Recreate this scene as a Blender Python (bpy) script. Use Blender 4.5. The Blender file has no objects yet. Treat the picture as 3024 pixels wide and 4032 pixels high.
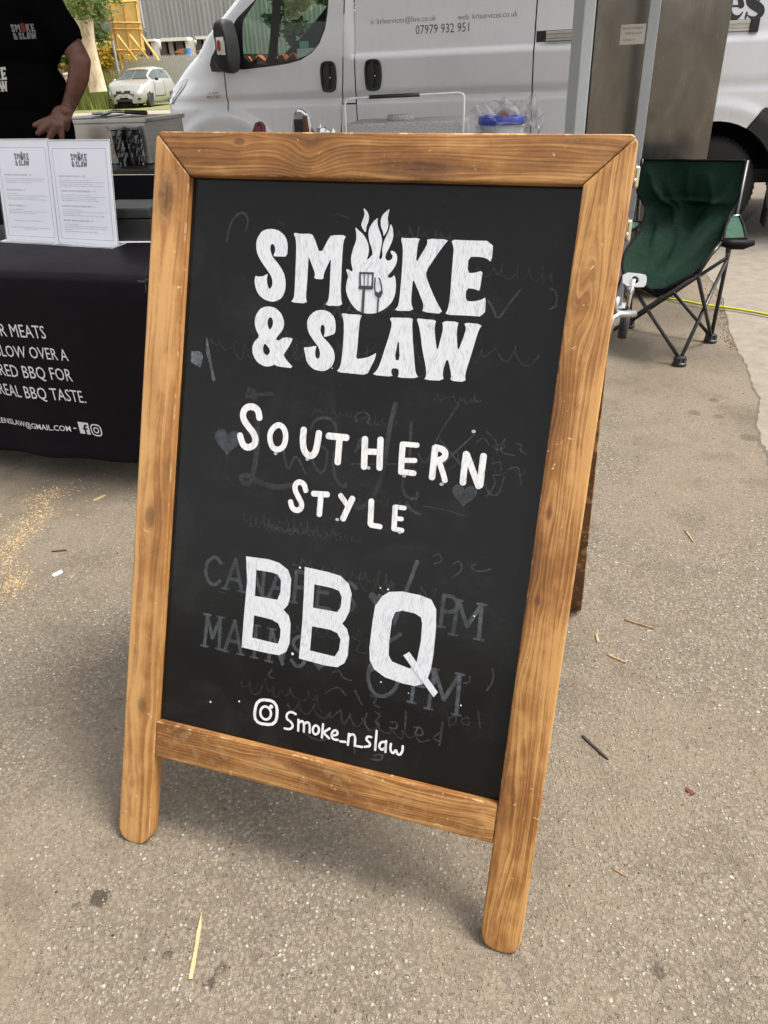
import bpy, bmesh, math, random
from math import sin, cos, pi, radians, atan2, hypot
from mathutils import Vector, Matrix
from mathutils.geometry import delaunay_2d_cdt
C = bpy.context.scene.collection
S = bpy.context.scene
random.seed(7)

# ------------------------------------------------------------------ camera
cam = bpy.data.cameras.new('camera'); cam_o = bpy.data.objects.new('camera', cam); C.objects.link(cam_o)
cam.sensor_fit = 'VERTICAL'; cam.sensor_height = 36.0
cam.lens = 2902.0/4032*36.0; cam.clip_start = 0.02; cam.clip_end = 2000
PITCH = 0.5429; ROLL = -0.0458; CAMH = 1.1836
fw = Vector((0, cos(PITCH), -sin(PITCH))); up0 = Vector((0, sin(PITCH), cos(PITCH))); rt0 = Vector((1, 0, 0))
rtv = rt0*cos(ROLL) + up0*sin(ROLL); upv = up0*cos(ROLL) - rt0*sin(ROLL)
cm = Matrix((rtv, upv, -fw)).transposed().to_4x4(); cm.translation = (0, 0, CAMH)
cam_o.matrix_world = cm
S.camera = cam_o

# ------------------------------------------------------------------ sky, sun, exposure
SUN_EL = radians(62); SUN_DIR = Vector((0.98*cos(SUN_EL), 0.02*cos(SUN_EL), sin(SUN_EL))).normalized()
w = bpy.data.worlds.new('World'); S.world = w; w.use_nodes = True
wn = w.node_tree; wn.nodes.clear()
sky = wn.nodes.new('ShaderNodeTexSky'); sky.sky_type = 'NISHITA'; sky.sun_disc = False
sky.sun_elevation = SUN_EL; sky.sun_rotation = atan2(SUN_DIR.x, SUN_DIR.y)
sky.air_density = 1.0; sky.dust_density = 4.0; sky.ozone_density = 0.6
hs = wn.nodes.new('ShaderNodeHueSaturation'); hs.inputs['Saturation'].default_value = 0.25; hs.inputs['Value'].default_value = 1.0
tint = wn.nodes.new('ShaderNodeMix'); tint.data_type = 'RGBA'; tint.blend_type = 'MULTIPLY'; tint.inputs[0].default_value = 1.0
tint.inputs[7].default_value = (1.03, 1.0, 0.95, 1)
bg = wn.nodes.new('ShaderNodeBackground'); bg.inputs['Strength'].default_value = 0.125
wo = wn.nodes.new('ShaderNodeOutputWorld')
wn.links.new(sky.outputs[0], hs.inputs['Color']); wn.links.new(hs.outputs[0], tint.inputs[6])
wn.links.new(tint.outputs[2], bg.inputs['Color']); wn.links.new(bg.outputs[0], wo.inputs[0])
sun = bpy.data.lights.new('sun', 'SUN'); sun.energy = 1.5; sun.angle = radians(17); sun.color = (1.0, 0.94, 0.84)
sun_o = bpy.data.objects.new('sun', sun); C.objects.link(sun_o)
sun_o.rotation_euler = SUN_DIR.to_track_quat('Z', 'Y').to_euler(); sun_o.location = (5, -5, 20)
S.view_settings.view_transform = 'Standard'; S.view_settings.look = 'None'
S.view_settings.gamma = 1.0; S.view_settings.use_curve_mapping = False
S.view_settings.exposure = 1.45

# ------------------------------------------------------------------ node helpers
class NT:
    def __init__(s, name):
        s.m = bpy.data.materials.new(name); s.m.use_nodes = True; s.t = s.m.node_tree
        s.t.nodes.clear(); s.out = s.t.nodes.new('ShaderNodeOutputMaterial'); s.b = s.t.nodes.new('ShaderNodeBsdfPrincipled')
        s.t.links.new(s.b.outputs[0], s.out.inputs[0])
    def n(s, typ, **kw):
        nd = s.t.nodes.new('ShaderNode'+typ)
        for k, v in kw.items(): setattr(nd, k, v)
        return nd
    def put(s, sock, v):
        if hasattr(v, 'links') or isinstance(v, bpy.types.NodeSocket): s.t.links.new(v, sock)
        elif isinstance(v, (tuple, list)) and len(v) == 3 and sock.type == 'RGBA': sock.default_value = (*v, 1)
        else: sock.default_value = v
    def math(s, op, a, b=0.0, c=0.0, clamp=False):
        nd = s.n('Math', operation=op, use_clamp=clamp)
        s.put(nd.inputs[0], a); s.put(nd.inputs[1], b); s.put(nd.inputs[2], c); return nd.outputs[0]
    def mix(s, f, a, b, mode='MIX'):
        nd = s.n('Mix', data_type='RGBA', blend_type=mode); s.put(nd.inputs[0], f); s.put(nd.inputs[6], a); s.put(nd.inputs[7], b); return nd.outputs[2]
    def coord(s, scale=(1,1,1), loc=(0,0,0), rot=(0,0,0)):
        tc = s.n('TexCoord'); mp = s.n('Mapping'); s.t.links.new(tc.outputs['Object'], mp.inputs[0])
        mp.inputs['Location'].default_value = loc; mp.inputs['Rotation'].default_value = rot; mp.inputs['Scale'].default_value = scale
        return mp.outputs[0]
    def noise(s, vec, scale, detail=3, rough=0.55, dist=0.0):
        nd = s.n('TexNoise'); s.put(nd.inputs['Vector'], vec); nd.inputs['Scale'].default_value = scale
        nd.inputs['Detail'].default_value = detail; nd.inputs['Roughness'].default_value = rough; nd.inputs['Distortion'].default_value = dist
        return nd.outputs['Fac']
    def vor(s, vec, scale, feature='F1', rnd=1.0):
        nd = s.n('TexVoronoi', feature=feature); s.put(nd.inputs['Vector'], vec); nd.inputs['Scale'].default_value = scale
        nd.inputs['Randomness'].default_value = rnd; return nd
    def ramp(s, f, stops, interp='LINEAR'):
        nd = s.n('ValToRGB'); s.put(nd.inputs[0], f); cr = nd.color_ramp; cr.interpolation = interp
        while len(cr.elements) < len(stops): cr.elements.new(0.5)
        for e, (p, c) in zip(cr.elements, stops):
            e.position = p; e.color = (*c, 1) if isinstance(c, tuple) else (c, c, c, 1)
        return nd.outputs[0]
    def sstep(s, x, lo, hi):
        nd = s.n('MapRange', interpolation_type='SMOOTHSTEP'); s.put(nd.inputs[0], x)
        nd.inputs[1].default_value = lo; nd.inputs[2].default_value = hi; return nd.outputs[0]
    def bump(s, h, strength=0.3, dist=0.002):
        nd = s.n('Bump'); nd.inputs['Strength'].default_value = strength; nd.inputs['Distance'].default_value = dist
        s.put(nd.inputs['Height'], h); s.t.links.new(nd.outputs[0], s.b.inputs['Normal']); return nd
    def set(s, **kw):
        for k, v in kw.items(): s.put(s.b.inputs[k.replace('_', ' ')], v)
        return s.m

def mat(name, col, rough=0.5, metal=0.0, var=0.12, scale=8.0, bump=0.0, bscale=200, spec=0.5, coat=0.0, sheen=0.0, alpha=1.0, trans=0.0, aniso=None):
    """plain surface with a little mottling and grain"""
    t = NT(name); v = t.coord(aniso or (1,1,1)); n = t.noise(v, scale, 4)
    dark = tuple(c*(1-var) for c in col); lite = tuple(min(1, c*(1+var)) for c in col)
    c = t.ramp(n, [(0.3, dark), (0.7, lite)])
    t.set(Base_Color=c, Metallic=metal); t.b.inputs['Specular IOR Level'].default_value = spec
    r = t.math('MULTIPLY_ADD', n, 0.16, rough-0.08); t.put(t.b.inputs['Roughness'], r)
    t.b.inputs['Coat Weight'].default_value = coat; t.b.inputs['Coat Roughness'].default_value = 0.08
    t.b.inputs['Sheen Weight'].default_value = sheen; t.b.inputs['Alpha'].default_value = alpha; t.b.inputs['Transmission Weight'].default_value = trans
    if bump: t.bump(t.noise(v, bscale, 3), bump, 0.001)
    return t.m

# ------------------------------------------------------------------ mesh helpers
class MB:
    def __init__(s): s.v = []; s.f = []
    def add(s, vs, fs, M=None):
        o = len(s.v); s.v += [tuple(M @ Vector(p)) if M else tuple(p) for p in vs]; s.f += [tuple(i+o for i in f) for f in fs]; return s
    def box(s, c, d, M=None, rz=0.0):
        x, y, z = [k/2 for k in d]; R = Matrix.Translation(c) @ Matrix.Rotation(rz, 4, 'Z')
        if M: R = M @ R
        vs = [(-x,-y,-z),(x,-y,-z),(x,y,-z),(-x,y,-z),(-x,-y,z),(x,-y,z),(x,y,z),(-x,y,z)]
        return s.add(vs, [(0,3,2,1),(4,5,6,7),(0,1,5,4),(1,2,6,5),(2,3,7,6),(3,0,4,7)], R)
    def tube(s, pts, r, seg=10, cap=True, closed=False):
        pts = [Vector(p) for p in pts]; n = len(pts); rr = r if isinstance(r, (list, tuple)) else [r]*n
        vs = []; prev = None
        for i, p in enumerate(pts):
            a = pts[(i-1) % n] if (i or closed) else p; b = pts[(i+1) % n] if (i < n-1 or closed) else p
            t = (b-a).normalized()
            if prev is None:
                q = t.cross(Vector((0,0,1)));  q = q if q.length > 0.1 else t.cross(Vector((1,0,0)))
            else: q = prev - t*prev.dot(t)
            q.normalize(); prev = q; k = t.cross(q)
            vs += [p + (q*cos(2*pi*j/seg) + k*sin(2*pi*j/seg))*rr[i] for j in range(seg)]
        fs = [(i*seg+j, i*seg+(j+1) % seg, (i+1)*seg+(j+1) % seg, (i+1)*seg+j) for i in range(n-1) for j in range(seg)]
        if closed: fs += [((n-1)*seg+j, (n-1)*seg+(j+1) % seg, (j+1) % seg, j) for j in range(seg)]
        elif cap: fs += [tuple(range(seg))[::-1], tuple((n-1)*seg+j for j in range(seg))]
        return s.add(vs, fs)
    def lathe(s, prof, c=(0,0,0), axis='Z', seg=32):
        vs = []; n = len(prof)
        for r, h in prof:
            for j in range(seg):
                a = 2*pi*j/seg; p = (r*cos(a), r*sin(a), h)
                if axis == 'Y': p = (p[0], p[2], p[1])
                if axis == 'X': p = (p[2], p[0], p[1])
                vs.append(tuple(p[k]+c[k] for k in range(3)))
        fs = [(i*seg+j, i*seg+(j+1) % seg, (i+1)*seg+(j+1) % seg, (i+1)*seg+j) for i in range(n-1) for j in range(seg)]
        fs += [tuple(range(seg))[::-1], tuple((n-1)*seg+j for j in range(seg))]
        return s.add(vs, fs)
    def prism(s, poly, M, d):
        """poly in local xy extruded along z by d, placed by M"""
        n = len(poly); vs = [(x, y, 0) for x, y in poly]+[(x, y, d) for x, y in poly]
        fs = [tuple(range(n))[::-1], tuple(range(n, 2*n))]+[(i, (i+1) % n, n+(i+1) % n, n+i) for i in range(n)]
        return s.add(vs, fs, M)
    def build(s, name, m, parent=None, smooth=False, bevel=0.0, seg=2, auto=None):
        me = bpy.data.meshes.new(name); me.from_pydata(s.v, [], s.f); me.update()
        return finish(name, me, m, parent, smooth, bevel, seg, auto)

def finish(name, me, m, parent=None, smooth=False, bevel=0.0, seg=2, auto=None):
    bm = bmesh.new(); bm.from_mesh(me)
    if bevel:
        bmesh.ops.remove_doubles(bm, verts=bm.verts, dist=1e-5)
        es = [e for e in bm.edges if len(e.link_faces) == 2 and e.calc_face_angle(0) > 0.6]
        bmesh.ops.bevel(bm, geom=es, offset=bevel, segments=seg, profile=0.6, affect='EDGES', clamp_overlap=True)
    bmesh.ops.recalc_face_normals(bm, faces=bm.faces)
    if auto:
        for e in bm.edges:
            if len(e.link_faces) == 2 and e.calc_face_angle(0) > radians(auto): e.smooth = False
    bm.to_mesh(me); bm.free()
    if smooth or auto:
        me.shade_smooth() if not auto else [setattr(p, 'use_smooth', True) for p in me.polygons]
    me.materials.append(m); o = bpy.data.objects.new(name, me); C.objects.link(o)
    if parent: o.parent = parent
    return o
def raw(name, vs, fs, m, parent=None, smooth=False, auto=None):
    me = bpy.data.meshes.new(name); me.from_pydata([tuple(v) for v in vs], [], fs); me.update()
    return finish(name, me, m, parent, smooth, 0, 2, auto)
def tag(o, label=None, cat=None, group=None, kind=None):
    for k, v in (('label', label), ('category', cat), ('group', group), ('kind', kind)):
        if v: o[k] = v
    return o
def thing(name, label, cat, loc=(0,0,0), rz=0.0, group=None, M=None):
    o = bpy.data.objects.new(name, None); C.objects.link(o); o.empty_display_size = 0.1
    if M is not None: o.matrix_world = M
    else: o.location = loc; o.rotation_euler = (0,0,rz)
    return tag(o, label, cat, group)

def inside(p, poly):
    x, y = p; c = False; n = len(poly)
    for i in range(n):
        x1, y1 = poly[i]; x2, y2 = poly[i-1]
        if (y1 > y) != (y2 > y) and x < (x2-x1)*(y-y1)/(y2-y1)+x1: c = not c
    return c
def fill(outer, holes=(), step=None):
    """triangulate a 2D outline with holes, optionally with inner grid points"""
    vs = []; es = []
    for lp in [outer]+list(holes):
        if step:
            q = []
            for i in range(len(lp)):
                a, b = lp[i], lp[(i+1) % len(lp)]; k = max(1, int(hypot(b[0]-a[0], b[1]-a[1])/step))
                q += [(a[0]+(b[0]-a[0])*j/k, a[1]+(b[1]-a[1])*j/k) for j in range(k)]
            lp = q
        o = len(vs); vs += [Vector(p) for p in lp]; es += [(o+i, o+(i+1) % len(lp)) for i in range(len(lp))]
    if step:
        x0 = min(p[0] for p in outer); x1 = max(p[0] for p in outer); y0 = min(p[1] for p in outer); y1 = max(p[1] for p in outer)
        j = 0; y = y0+step*.5
        while y < y1:
            x = x0+step*(.5 if j % 2 else .25)
            while x < x1:
                if inside((x, y), outer) and not any(inside((x, y), h) for h in holes): vs.append(Vector((x, y)))
                x += step
            y += step; j += 1
    r = delaunay_2d_cdt(vs, es, [], 0, 1e-6)
    V = [tuple(v) for v in r[0]]; F = []
    for f in r[2]:
        c = (sum(V[i][0] for i in f)/len(f), sum(V[i][1] for i in f)/len(f))
        if inside(c, outer) and not any(inside(c, h) for h in holes): F.append(tuple(f))
    return V, F
def smooth_poly(p, it=1):
    """round the corners of a closed outline (Chaikin)"""
    for _ in range(it):
        q = []
        for i in range(len(p)):
            a, b = p[i], p[(i+1) % len(p)]
            q += [(a[0]*.78+b[0]*.22, a[1]*.78+b[1]*.22), (a[0]*.22+b[0]*.78, a[1]*.22+b[1]*.78)]
        p = q
    return p
def smooth_line(p, it=2, closed=False):
    for _ in range(it):
        q = [] if closed else [p[0]]
        m = len(p) if closed else len(p)-1
        for i in range(m):
            a, b = p[i], p[(i+1) % len(p)]
            q += [tuple(a[k]*.75+b[k]*.25 for k in range(len(a))), tuple(a[k]*.25+b[k]*.75 for k in range(len(a)))]
        if not closed: q.append(p[-1])
        p = q
    return p
def stroke(p, wd, closed=False, it=2, cap=True):
    """outline quads of a brush stroke; wd number or list; returns verts, faces (strip) in 2D"""
    if isinstance(wd, (list, tuple)): p = [(*a, b) for a, b in zip(p, wd)]
    else: p = [(*a, wd) for a in p]
    if len(p) > 2: p = smooth_line(p, it, closed)
    vs = []; n = len(p)
    for i in range(n):
        a = p[(i-1) % n] if (i or closed) else p[i]; b = p[(i+1) % n] if (i < n-1 or closed) else p[i]
        tx, ty = b[0]-a[0], b[1]-a[1]; l = hypot(tx, ty) or 1; nx, ny = -ty/l, tx/l; h = p[i][2]/2
        vs += [(p[i][0]+nx*h, p[i][1]+ny*h), (p[i][0]-nx*h, p[i][1]-ny*h)]
    fs = [(2*i, 2*i+1, 2*i+3, 2*i+2) for i in range(n-1)]
    if closed: fs.append((2*n-2, 2*n-1, 1, 0))
    elif cap:
        for e, sg in ((0, -1), (n-1, 1)):
            a = p[e]; b = p[1] if e == 0 else p[n-2]; tx, ty = (a[0]-b[0]), (a[1]-b[1]); l = hypot(tx, ty) or 1; tx /= l; ty /= l
            h = a[2]/2; o = len(vs); L = 2*e
            for k in (1, 2, 3):
                an = pi*k/4; vs.append((a[0]+(-ty*cos(an)+tx*sin(an)*.8)*h, a[1]+(tx*cos(an)+ty*sin(an)*.8)*h))
            # +normal side vertex is 2e for direction a-b at the far end, reversed at the start
            if e == 0: fs.append((L+1, o, o+1, o+2, L))
            else: fs.append((L, o, o+1, o+2, L+1))
    return vs, fs
def disc(c, r, n=12, ry=None):
    return [(c[0]+r*cos(2*pi*i/n), c[1]+(ry or r)*sin(2*pi*i/n)) for i in range(n)]
_txt = {}
def text2d(body, w=None, h=None, bold=0.0, align='L', x=0.0, y=0.0, shear=0.0):
    """letters as flat 2D triangles scaled into a box w by h (cap height), baseline at y"""
    key = (body, bold)
    if key not in _txt:
        cu = bpy.data.curves.new('t', 'FONT'); cu.body = body; cu.size = 1; cu.offset = bold; cu.resolution_u = 2
        o = bpy.data.objects.new('t', cu); C.objects.link(o); dg = bpy.context.evaluated_depsgraph_get()
        me = bpy.data.meshes.new_from_object(o.evaluated_get(dg)); vs = [(v.co.x, v.co.y) for v in me.vertices]; fs = [tuple(p.vertices) for p in me.polygons]
        bpy.data.objects.remove(o); bpy.data.curves.remove(cu); bpy.data.meshes.remove(me); _txt[key] = (vs, fs)
    vs, fs = _txt[key]; x0 = min(v[0] for v in vs); x1 = max(v[0] for v in vs)
    sx = w/(x1-x0) if w else h/0.73; sy = h/0.73 if h else sx
    ww = (x1-x0)*sx; dx = {'L': 0, 'R': -ww, 'C': -ww/2}[align]
    return [((v[0]-x0)*sx+dx+x+shear*v[1]*sy, v[1]*sy+y) for v in vs], fs

class Flat:
    """collects flat marks; each gets its own hair-thin height so nothing is coplanar"""
    def __init__(s, fn, dz=5e-5, base=3e-4): s.fn = fn; s.v = []; s.f = []; s.k = 0; s.dz = dz; s.base = base
    def add(s, vs, fs, lift=0):
        o = len(s.v); h = s.base+s.k*s.dz+lift; s.v += [s.fn(p[0], p[1], h) for p in vs]; s.f += [tuple(i+o for i in f) for f in fs]; s.k = (s.k+1) % 12; return s
    def poly(s, outer, holes=(), lift=0): return s.add(*fill(outer, holes), lift)
    def line(s, p, wd, closed=False, it=2, lift=0, cap=True): return s.add(*stroke(p, wd, closed, it, cap), lift)
    def text(s, *a, **k): return s.add(*text2d(*a, **k))
    def build(s, name, m, parent=None): return raw(name, s.v, s.f, m, parent)
def plane_fn(M):
    """local x along, y up, height off the face toward the viewer (-y of matrix M whose z is up)"""
    return lambda x, y, h: M @ Vector((x, -h, y))

# ------------------------------------------------------------------ materials
def wood(name, along, knots, seed=0.0, cs=((.25,.098,.026),(.50,.245,.070),(.66,.38,.14)), freq=95.0, wear=None, rough=0.48):
    """stained softwood: growth rings that bend round knots, dark late wood, blotchy stain, pale chips on worn edges"""
    t = NT(name); tc = t.n('TexCoord'); sp = t.n('SeparateXYZ'); t.t.links.new(tc.outputs['Object'], sp.inputs[0])
    X, Y, Z = sp.outputs
    A, W_ = (Z, X) if along == 'z' else (X, Z)
    wv = t.math('MULTIPLY_ADD', Y, 0.8, W_)
    cmb = t.n('CombineXYZ'); t.put(cmb.inputs[0], t.math('MULTIPLY', A, 1.6)); t.put(cmb.inputs[1], t.math('MULTIPLY', wv, 9.0)); cmb.inputs[2].default_value = seed
    lown = t.noise(cmb.outputs[0], 1.6, 3, 0.5)
    wave = t.math('MULTIPLY_ADD', t.math('SUBTRACT', lown, 0.5), 0.040, wv)
    kmask = None; krim = None
    for (ka, kw, ra, rw, st) in knots:
        da = t.math('SUBTRACT', A, ka); dw = t.math('SUBTRACT', wv, kw)
        q = t.math('ADD', t.math('POWER', t.math('ABSOLUTE', t.math('DIVIDE', da, ra*3.0)), 2.0), t.math('POWER', t.math('ABSOLUTE', t.math('DIVIDE', dw, rw*2.4)), 2.0))
        e = t.math('POWER', 2.718, t.math('MULTIPLY', q, -1.0))
        wave = t.math('SUBTRACT', wave, t.math('MULTIPLY', t.math('MULTIPLY', dw, e), 0.92))
        d = t.math('SQRT', t.math('ADD', t.math('POWER', t.math('ABSOLUTE', t.math('DIVIDE', da, ra)), 2.0), t.math('POWER', t.math('ABSOLUTE', t.math('DIVIDE', dw, rw)), 2.0)))
        dn = t.math('ADD', d, t.math('MULTIPLY_ADD', t.noise(t.coord((1,1,1), (ka*9, kw*7, 0)), 52, 3, .6), 0.62, -0.31))
        inner = t.math('MULTIPLY', t.math('SUBTRACT', 1.0, t.sstep(dn, 0.55, 0.95)), st)
        rim = t.math('MULTIPLY', t.math('MULTIPLY', t.sstep(dn, 0.55, 0.85), t.math('SUBTRACT', 1.0, t.sstep(dn, 0.9, 1.25))), st)
        halo = t.math('MULTIPLY', t.math('SUBTRACT', 1.0, t.sstep(dn, 0.7, 2.2)), st*0.30)
        k2 = t.math('MAXIMUM', t.math('MULTIPLY', inner, .82), halo); kmask = k2 if kmask is None else t.math('MAXIMUM', kmask, k2)
        crack = 0.0 if ra < .028 else t.math('MULTIPLY', t.math('SUBTRACT', 1.0, t.sstep(t.math('ABSOLUTE', t.math('ADD', dw, t.math('MULTIPLY_ADD', lown, .01, -.005))), .0004, .0012)), inner)
        rim = t.math('MULTIPLY', rim, .50) if ra < .028 else t.math('MAXIMUM', t.math('MULTIPLY', rim, .5), crack); krim = rim if krim is None else t.math('MAXIMUM', krim, rim)
    def stretched(ka_, kb_, sc, det, ro):
        cq = t.n('CombineXYZ'); t.put(cq.inputs[0], t.math('MULTIPLY', A, ka_)); t.put(cq.inputs[1], t.math('MULTIPLY', wave, kb_)); cq.inputs[2].default_value = seed*3
        return t.noise(cq.outputs[0], sc, det, ro)
    fr = t.math('FRACT', t.math('MULTIPLY', wave, freq*1.0))
    late = t.math('MULTIPLY', t.sstep(fr, 0.15, 0.9), t.math('SUBTRACT', 1.0, t.sstep(fr, 0.9, 1.0)))
    g1 = stretched(2.0, 120.0, 1.0, 4, .6); g2 = stretched(7.0, 520.0, 1.0, 3, .6)
    cm2 = t.n('CombineXYZ'); t.put(cm2.inputs[0], t.math('MULTIPLY', A, 40.0)); t.put(cm2.inputs[1], t.math('MULTIPLY', wave, 1500.0)); t.put(cm2.inputs[2], t.math('MULTIPLY', Y, 600.0))
    fib = t.noise(cm2.outputs[0], 1.0, 2, 0.6)
    blot = t.noise(t.coord((3.2, 6, 10) if along == 'x' else (10, 6, 3.2), (seed, seed*.7, 0)), 1.0, 4, 0.62)
    blot2 = t.noise(t.coord((1, 1, 1), (seed*2, 0, 3)), 30.0, 4, 0.7)
    f = t.math('MULTIPLY', late, t.math('MULTIPLY_ADD', blot2, 0.50, -0.04))
    f = t.math('ADD', f, t.math('MULTIPLY_ADD', g1, 1.2, -0.46))
    f = t.math('ADD', f, t.math('MULTIPLY_ADD', g2, 0.55, -0.27))
    f = t.math('ADD', f, t.math('MULTIPLY_ADD', fib, 0.42, -0.21))
    f = t.math('ADD', f, t.math('MULTIPLY_ADD', blot, 2.4, -1.12))
    f = t.math('ADD', f, t.math('MULTIPLY_ADD', blot2, 0.5, -0.22), clamp=True)
    c = t.ramp(f, [(0.0, cs[2]), (0.42, cs[1]), (1.0, cs[0])])
    if kmask is not None:
        c = t.mix(kmask, c, t.mix(fib, (.060, .024, .011), (.135, .055, .022))); c = t.mix(t.math('MULTIPLY', krim, .85), c, (.045, .017, .008))
    # dents and pale scuffs
    sc = t.noise(t.coord((1, 1, 1), (seed, 1, 2)), 55.0, 2, 0.5, 1.5)
    c = t.mix(t.math('MULTIPLY', t.sstep(sc, 0.71, 0.76), 0.75), c, (.66, .46, .24))
    geo = t.n('NewGeometry'); pt = t.sstep(geo.outputs['Pointiness'], 0.52, 0.58)
    edge = t.math('MULTIPLY', pt, t.sstep(blot2, 0.5, 0.62)); c = t.mix(t.math('MULTIPLY', edge, 0.8), c, (.62, .42, .20))
    if wear:
        c = t.mix(wear(t, X, Y, Z, blot2), c, (.70, .52, .30))
    t.set(Base_Color=c, Roughness=t.math('MULTIPLY_ADD', fib, 0.22, rough-0.1)); t.b.inputs['Specular IOR Level'].default_value = 0.35
    h = t.math('ADD', t.math('MULTIPLY', late, 0.45), t.math('MULTIPLY', fib, 0.5)); h = t.math('SUBTRACT', h, t.math('MULTIPLY', sc, 0.4))
    t.bump(h, 0.35, 0.0006)
    return t.m

def mk_ground():
    t = NT('tarmac'); co = t.coord()
    wob = t.n('TexNoise'); t.put(wob.inputs['Vector'], co); wob.inputs['Scale'].default_value = 90; wob.inputs['Detail'].default_value = 2
    vm = t.n('VectorMath', operation='MULTIPLY_ADD'); t.put(vm.inputs[0], wob.outputs['Color']); vm.inputs[1].default_value = (.009,)*3; t.put(vm.inputs[2], co)
    P = vm.outputs[0]
    v1 = t.vor(P, 132); v2 = t.vor(P, 260)
    sep = t.n('SeparateColor'); t.put(sep.inputs[0], v1.outputs['Color']); r1 = sep.outputs[0]; r1b = sep.outputs[1]
    sep2 = t.n('SeparateColor'); t.put(sep2.inputs[0], v2.outputs['Color']); r2 = sep2.outputs[0]
    base = t.ramp(t.noise(co, 420, 4, 0.7), [(0.25, (0.105,0.084,0.060)), (0.5, (0.217,0.181,0.138)), (0.8, (0.315,0.269,0.212))])
    st = t.ramp(r1b, [(0.0, (0.091,0.074,0.057)), (0.35, (0.231,0.200,0.161)), (0.7, (0.329,0.296,0.252)), (0.93, (0.434,0.403,0.356)), (1.0, (0.546,0.524,0.484))])
    st2 = t.ramp(r2, [(0.0, (0.084,0.069,0.054)), (0.5, (0.224,0.197,0.158)), (1.0, (0.378,0.345,0.296))])
    m1 = t.math('MULTIPLY', t.sstep(r1, 0.46, 0.52), t.math('SUBTRACT', 1.0, t.sstep(v1.outputs['Distance'], 0.28, 0.44)))
    m2 = t.math('MULTIPLY', t.sstep(r2, 0.35, 0.45), t.math('SUBTRACT', 1.0, t.sstep(v2.outputs['Distance'], 0.30, 0.50)))
    c = t.mix(t.math('MULTIPLY', m2, 0.7), base, st2); c = t.mix(t.math('MULTIPLY', m1, 0.92), c, st)
    edge = t.math('MULTIPLY', t.sstep(v1.outputs['Distance'], 0.44, 0.62), 0.42)
    c = t.mix(edge, c, (0.052,0.043,0.032))
    big = t.noise(co, 1.1, 5, 0.6); mid = t.noise(t.coord((1,1,1), (5,3,0)), 7, 4, 0.65)
    c = t.mix(t.math('MULTIPLY', t.sstep(big, 0.42, 0.58), 0.55), c, (0.231,0.190,0.138))
    c = t.mix(t.math('MULTIPLY', t.sstep(mid, 0.48, 0.70), 0.5), c, (0.126,0.102,0.077))
    c = t.mix(t.math('MULTIPLY', t.sstep(t.noise(t.coord((1,1,1), (1,9,0)), 3.1, 3), 0.6, 0.75), 0.3), c, (0.280,0.248,0.208))
    # oil spots and damp spots
    sp = t.n('SeparateXYZ'); t.put(sp.inputs[0], co); rag = t.math('MULTIPLY_ADD', t.noise(co, 120, 4), 0.030, -0.015)
    for (x, y, r, k) in SPOTS:
        d = t.math('SQRT', t.math('ADD', t.math('POWER', t.math('ABSOLUTE', t.math('SUBTRACT', sp.outputs[0], x)), 2.0), t.math('POWER', t.math('ABSOLUTE', t.math('SUBTRACT', sp.outputs[1], y)), 2.0)))
        d = t.math('ADD', d, rag); c = t.mix(t.math('MULTIPLY', t.math('SUBTRACT', 1.0, t.sstep(d, r*(0.8 if r < .1 else .2), r*(1.2 if r < .1 else 1.5))), k), c, (0.032,0.025,0.019))
    c = t.mix(1.0, c, (.92, .925, .93), 'MULTIPLY')
    t.set(Base_Color=c, Roughness=0.86); t.b.inputs['Specular IOR Level'].default_value = 0.25
    h = t.math('ADD', t.math('MULTIPLY', t.math('MULTIPLY', m1, t.math('SUBTRACT', 1.0, v1.outputs['Distance'])), 1.0), t.math('MULTIPLY', m2, 0.45))
    h = t.math('ADD', h, t.math('MULTIPLY', t.noise(co, 500, 3), 0.5)); t.bump(h, 0.9, 0.0036)
    return t.m
SPOTS = [(*(-0.51, 0.742, 0)[:2], .016, .75), (*(-0.3, 0.601, 0)[:2], .0085, .7), (*(-0.286, 0.623, 0)[:2], .010, .45), (*(-0.547, 0.733, 0)[:2], .006, .5), (*(-0.373, 0.646, 0)[:2], .007, .6),
         (*(1.329, 2.706, 0)[:2], .02, .5), (*(1.21, 2.594, 0)[:2], .024, .4), (*(1.318, 2.366, 0)[:2], .03, .4), (*(0.388, 0.594, 0)[:2], .012, .5), (*(1.284, 2.549, 0)[:2], .02, .35), (*(1.572, 3.868, 0)[:2], .30, .42), (*(1.5, 3.211, 0)[:2], .20, .28), (*(1.153, 2.936, 0)[:2], .22, .20), (*(1.403, 2.536, 0)[:2], .12, .25), (*(-1.1, 2.256, 0)[:2], .22, .22)]

def mk_concrete():
    t = NT('concrete'); co = t.coord(); n = t.noise(co, 14, 5, 0.65); f = t.noise(co, 260, 4, 0.7); s = t.noise(t.coord((1, 7, 1), rot=(0,0,-.35)), 22, 4, 0.7)
    c = t.ramp(n, [(0.3, (.165,.143,.116)), (0.7, (.245,.218,.182))]); c = t.mix(t.math('MULTIPLY', t.sstep(f, 0.5, 0.75), 0.5), c, (.14,.12,.095))
    c = t.mix(t.math('MULTIPLY', t.sstep(s, 0.55, 0.7), 0.4), c, (.15,.13,.10)); v = t.vor(co, 120)
    c = t.mix(t.math('MULTIPLY', t.math('SUBTRACT', 1.0, t.sstep(v.outputs['Distance'], 0.1, 0.2)), 0.5), c, (.38,.35,.30))
    t.set(Base_Color=c, Roughness=0.9); t.bump(t.math('ADD', f, t.math('MULTIPLY', s, 0.8)), 0.5, 0.003); return t.m

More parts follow.
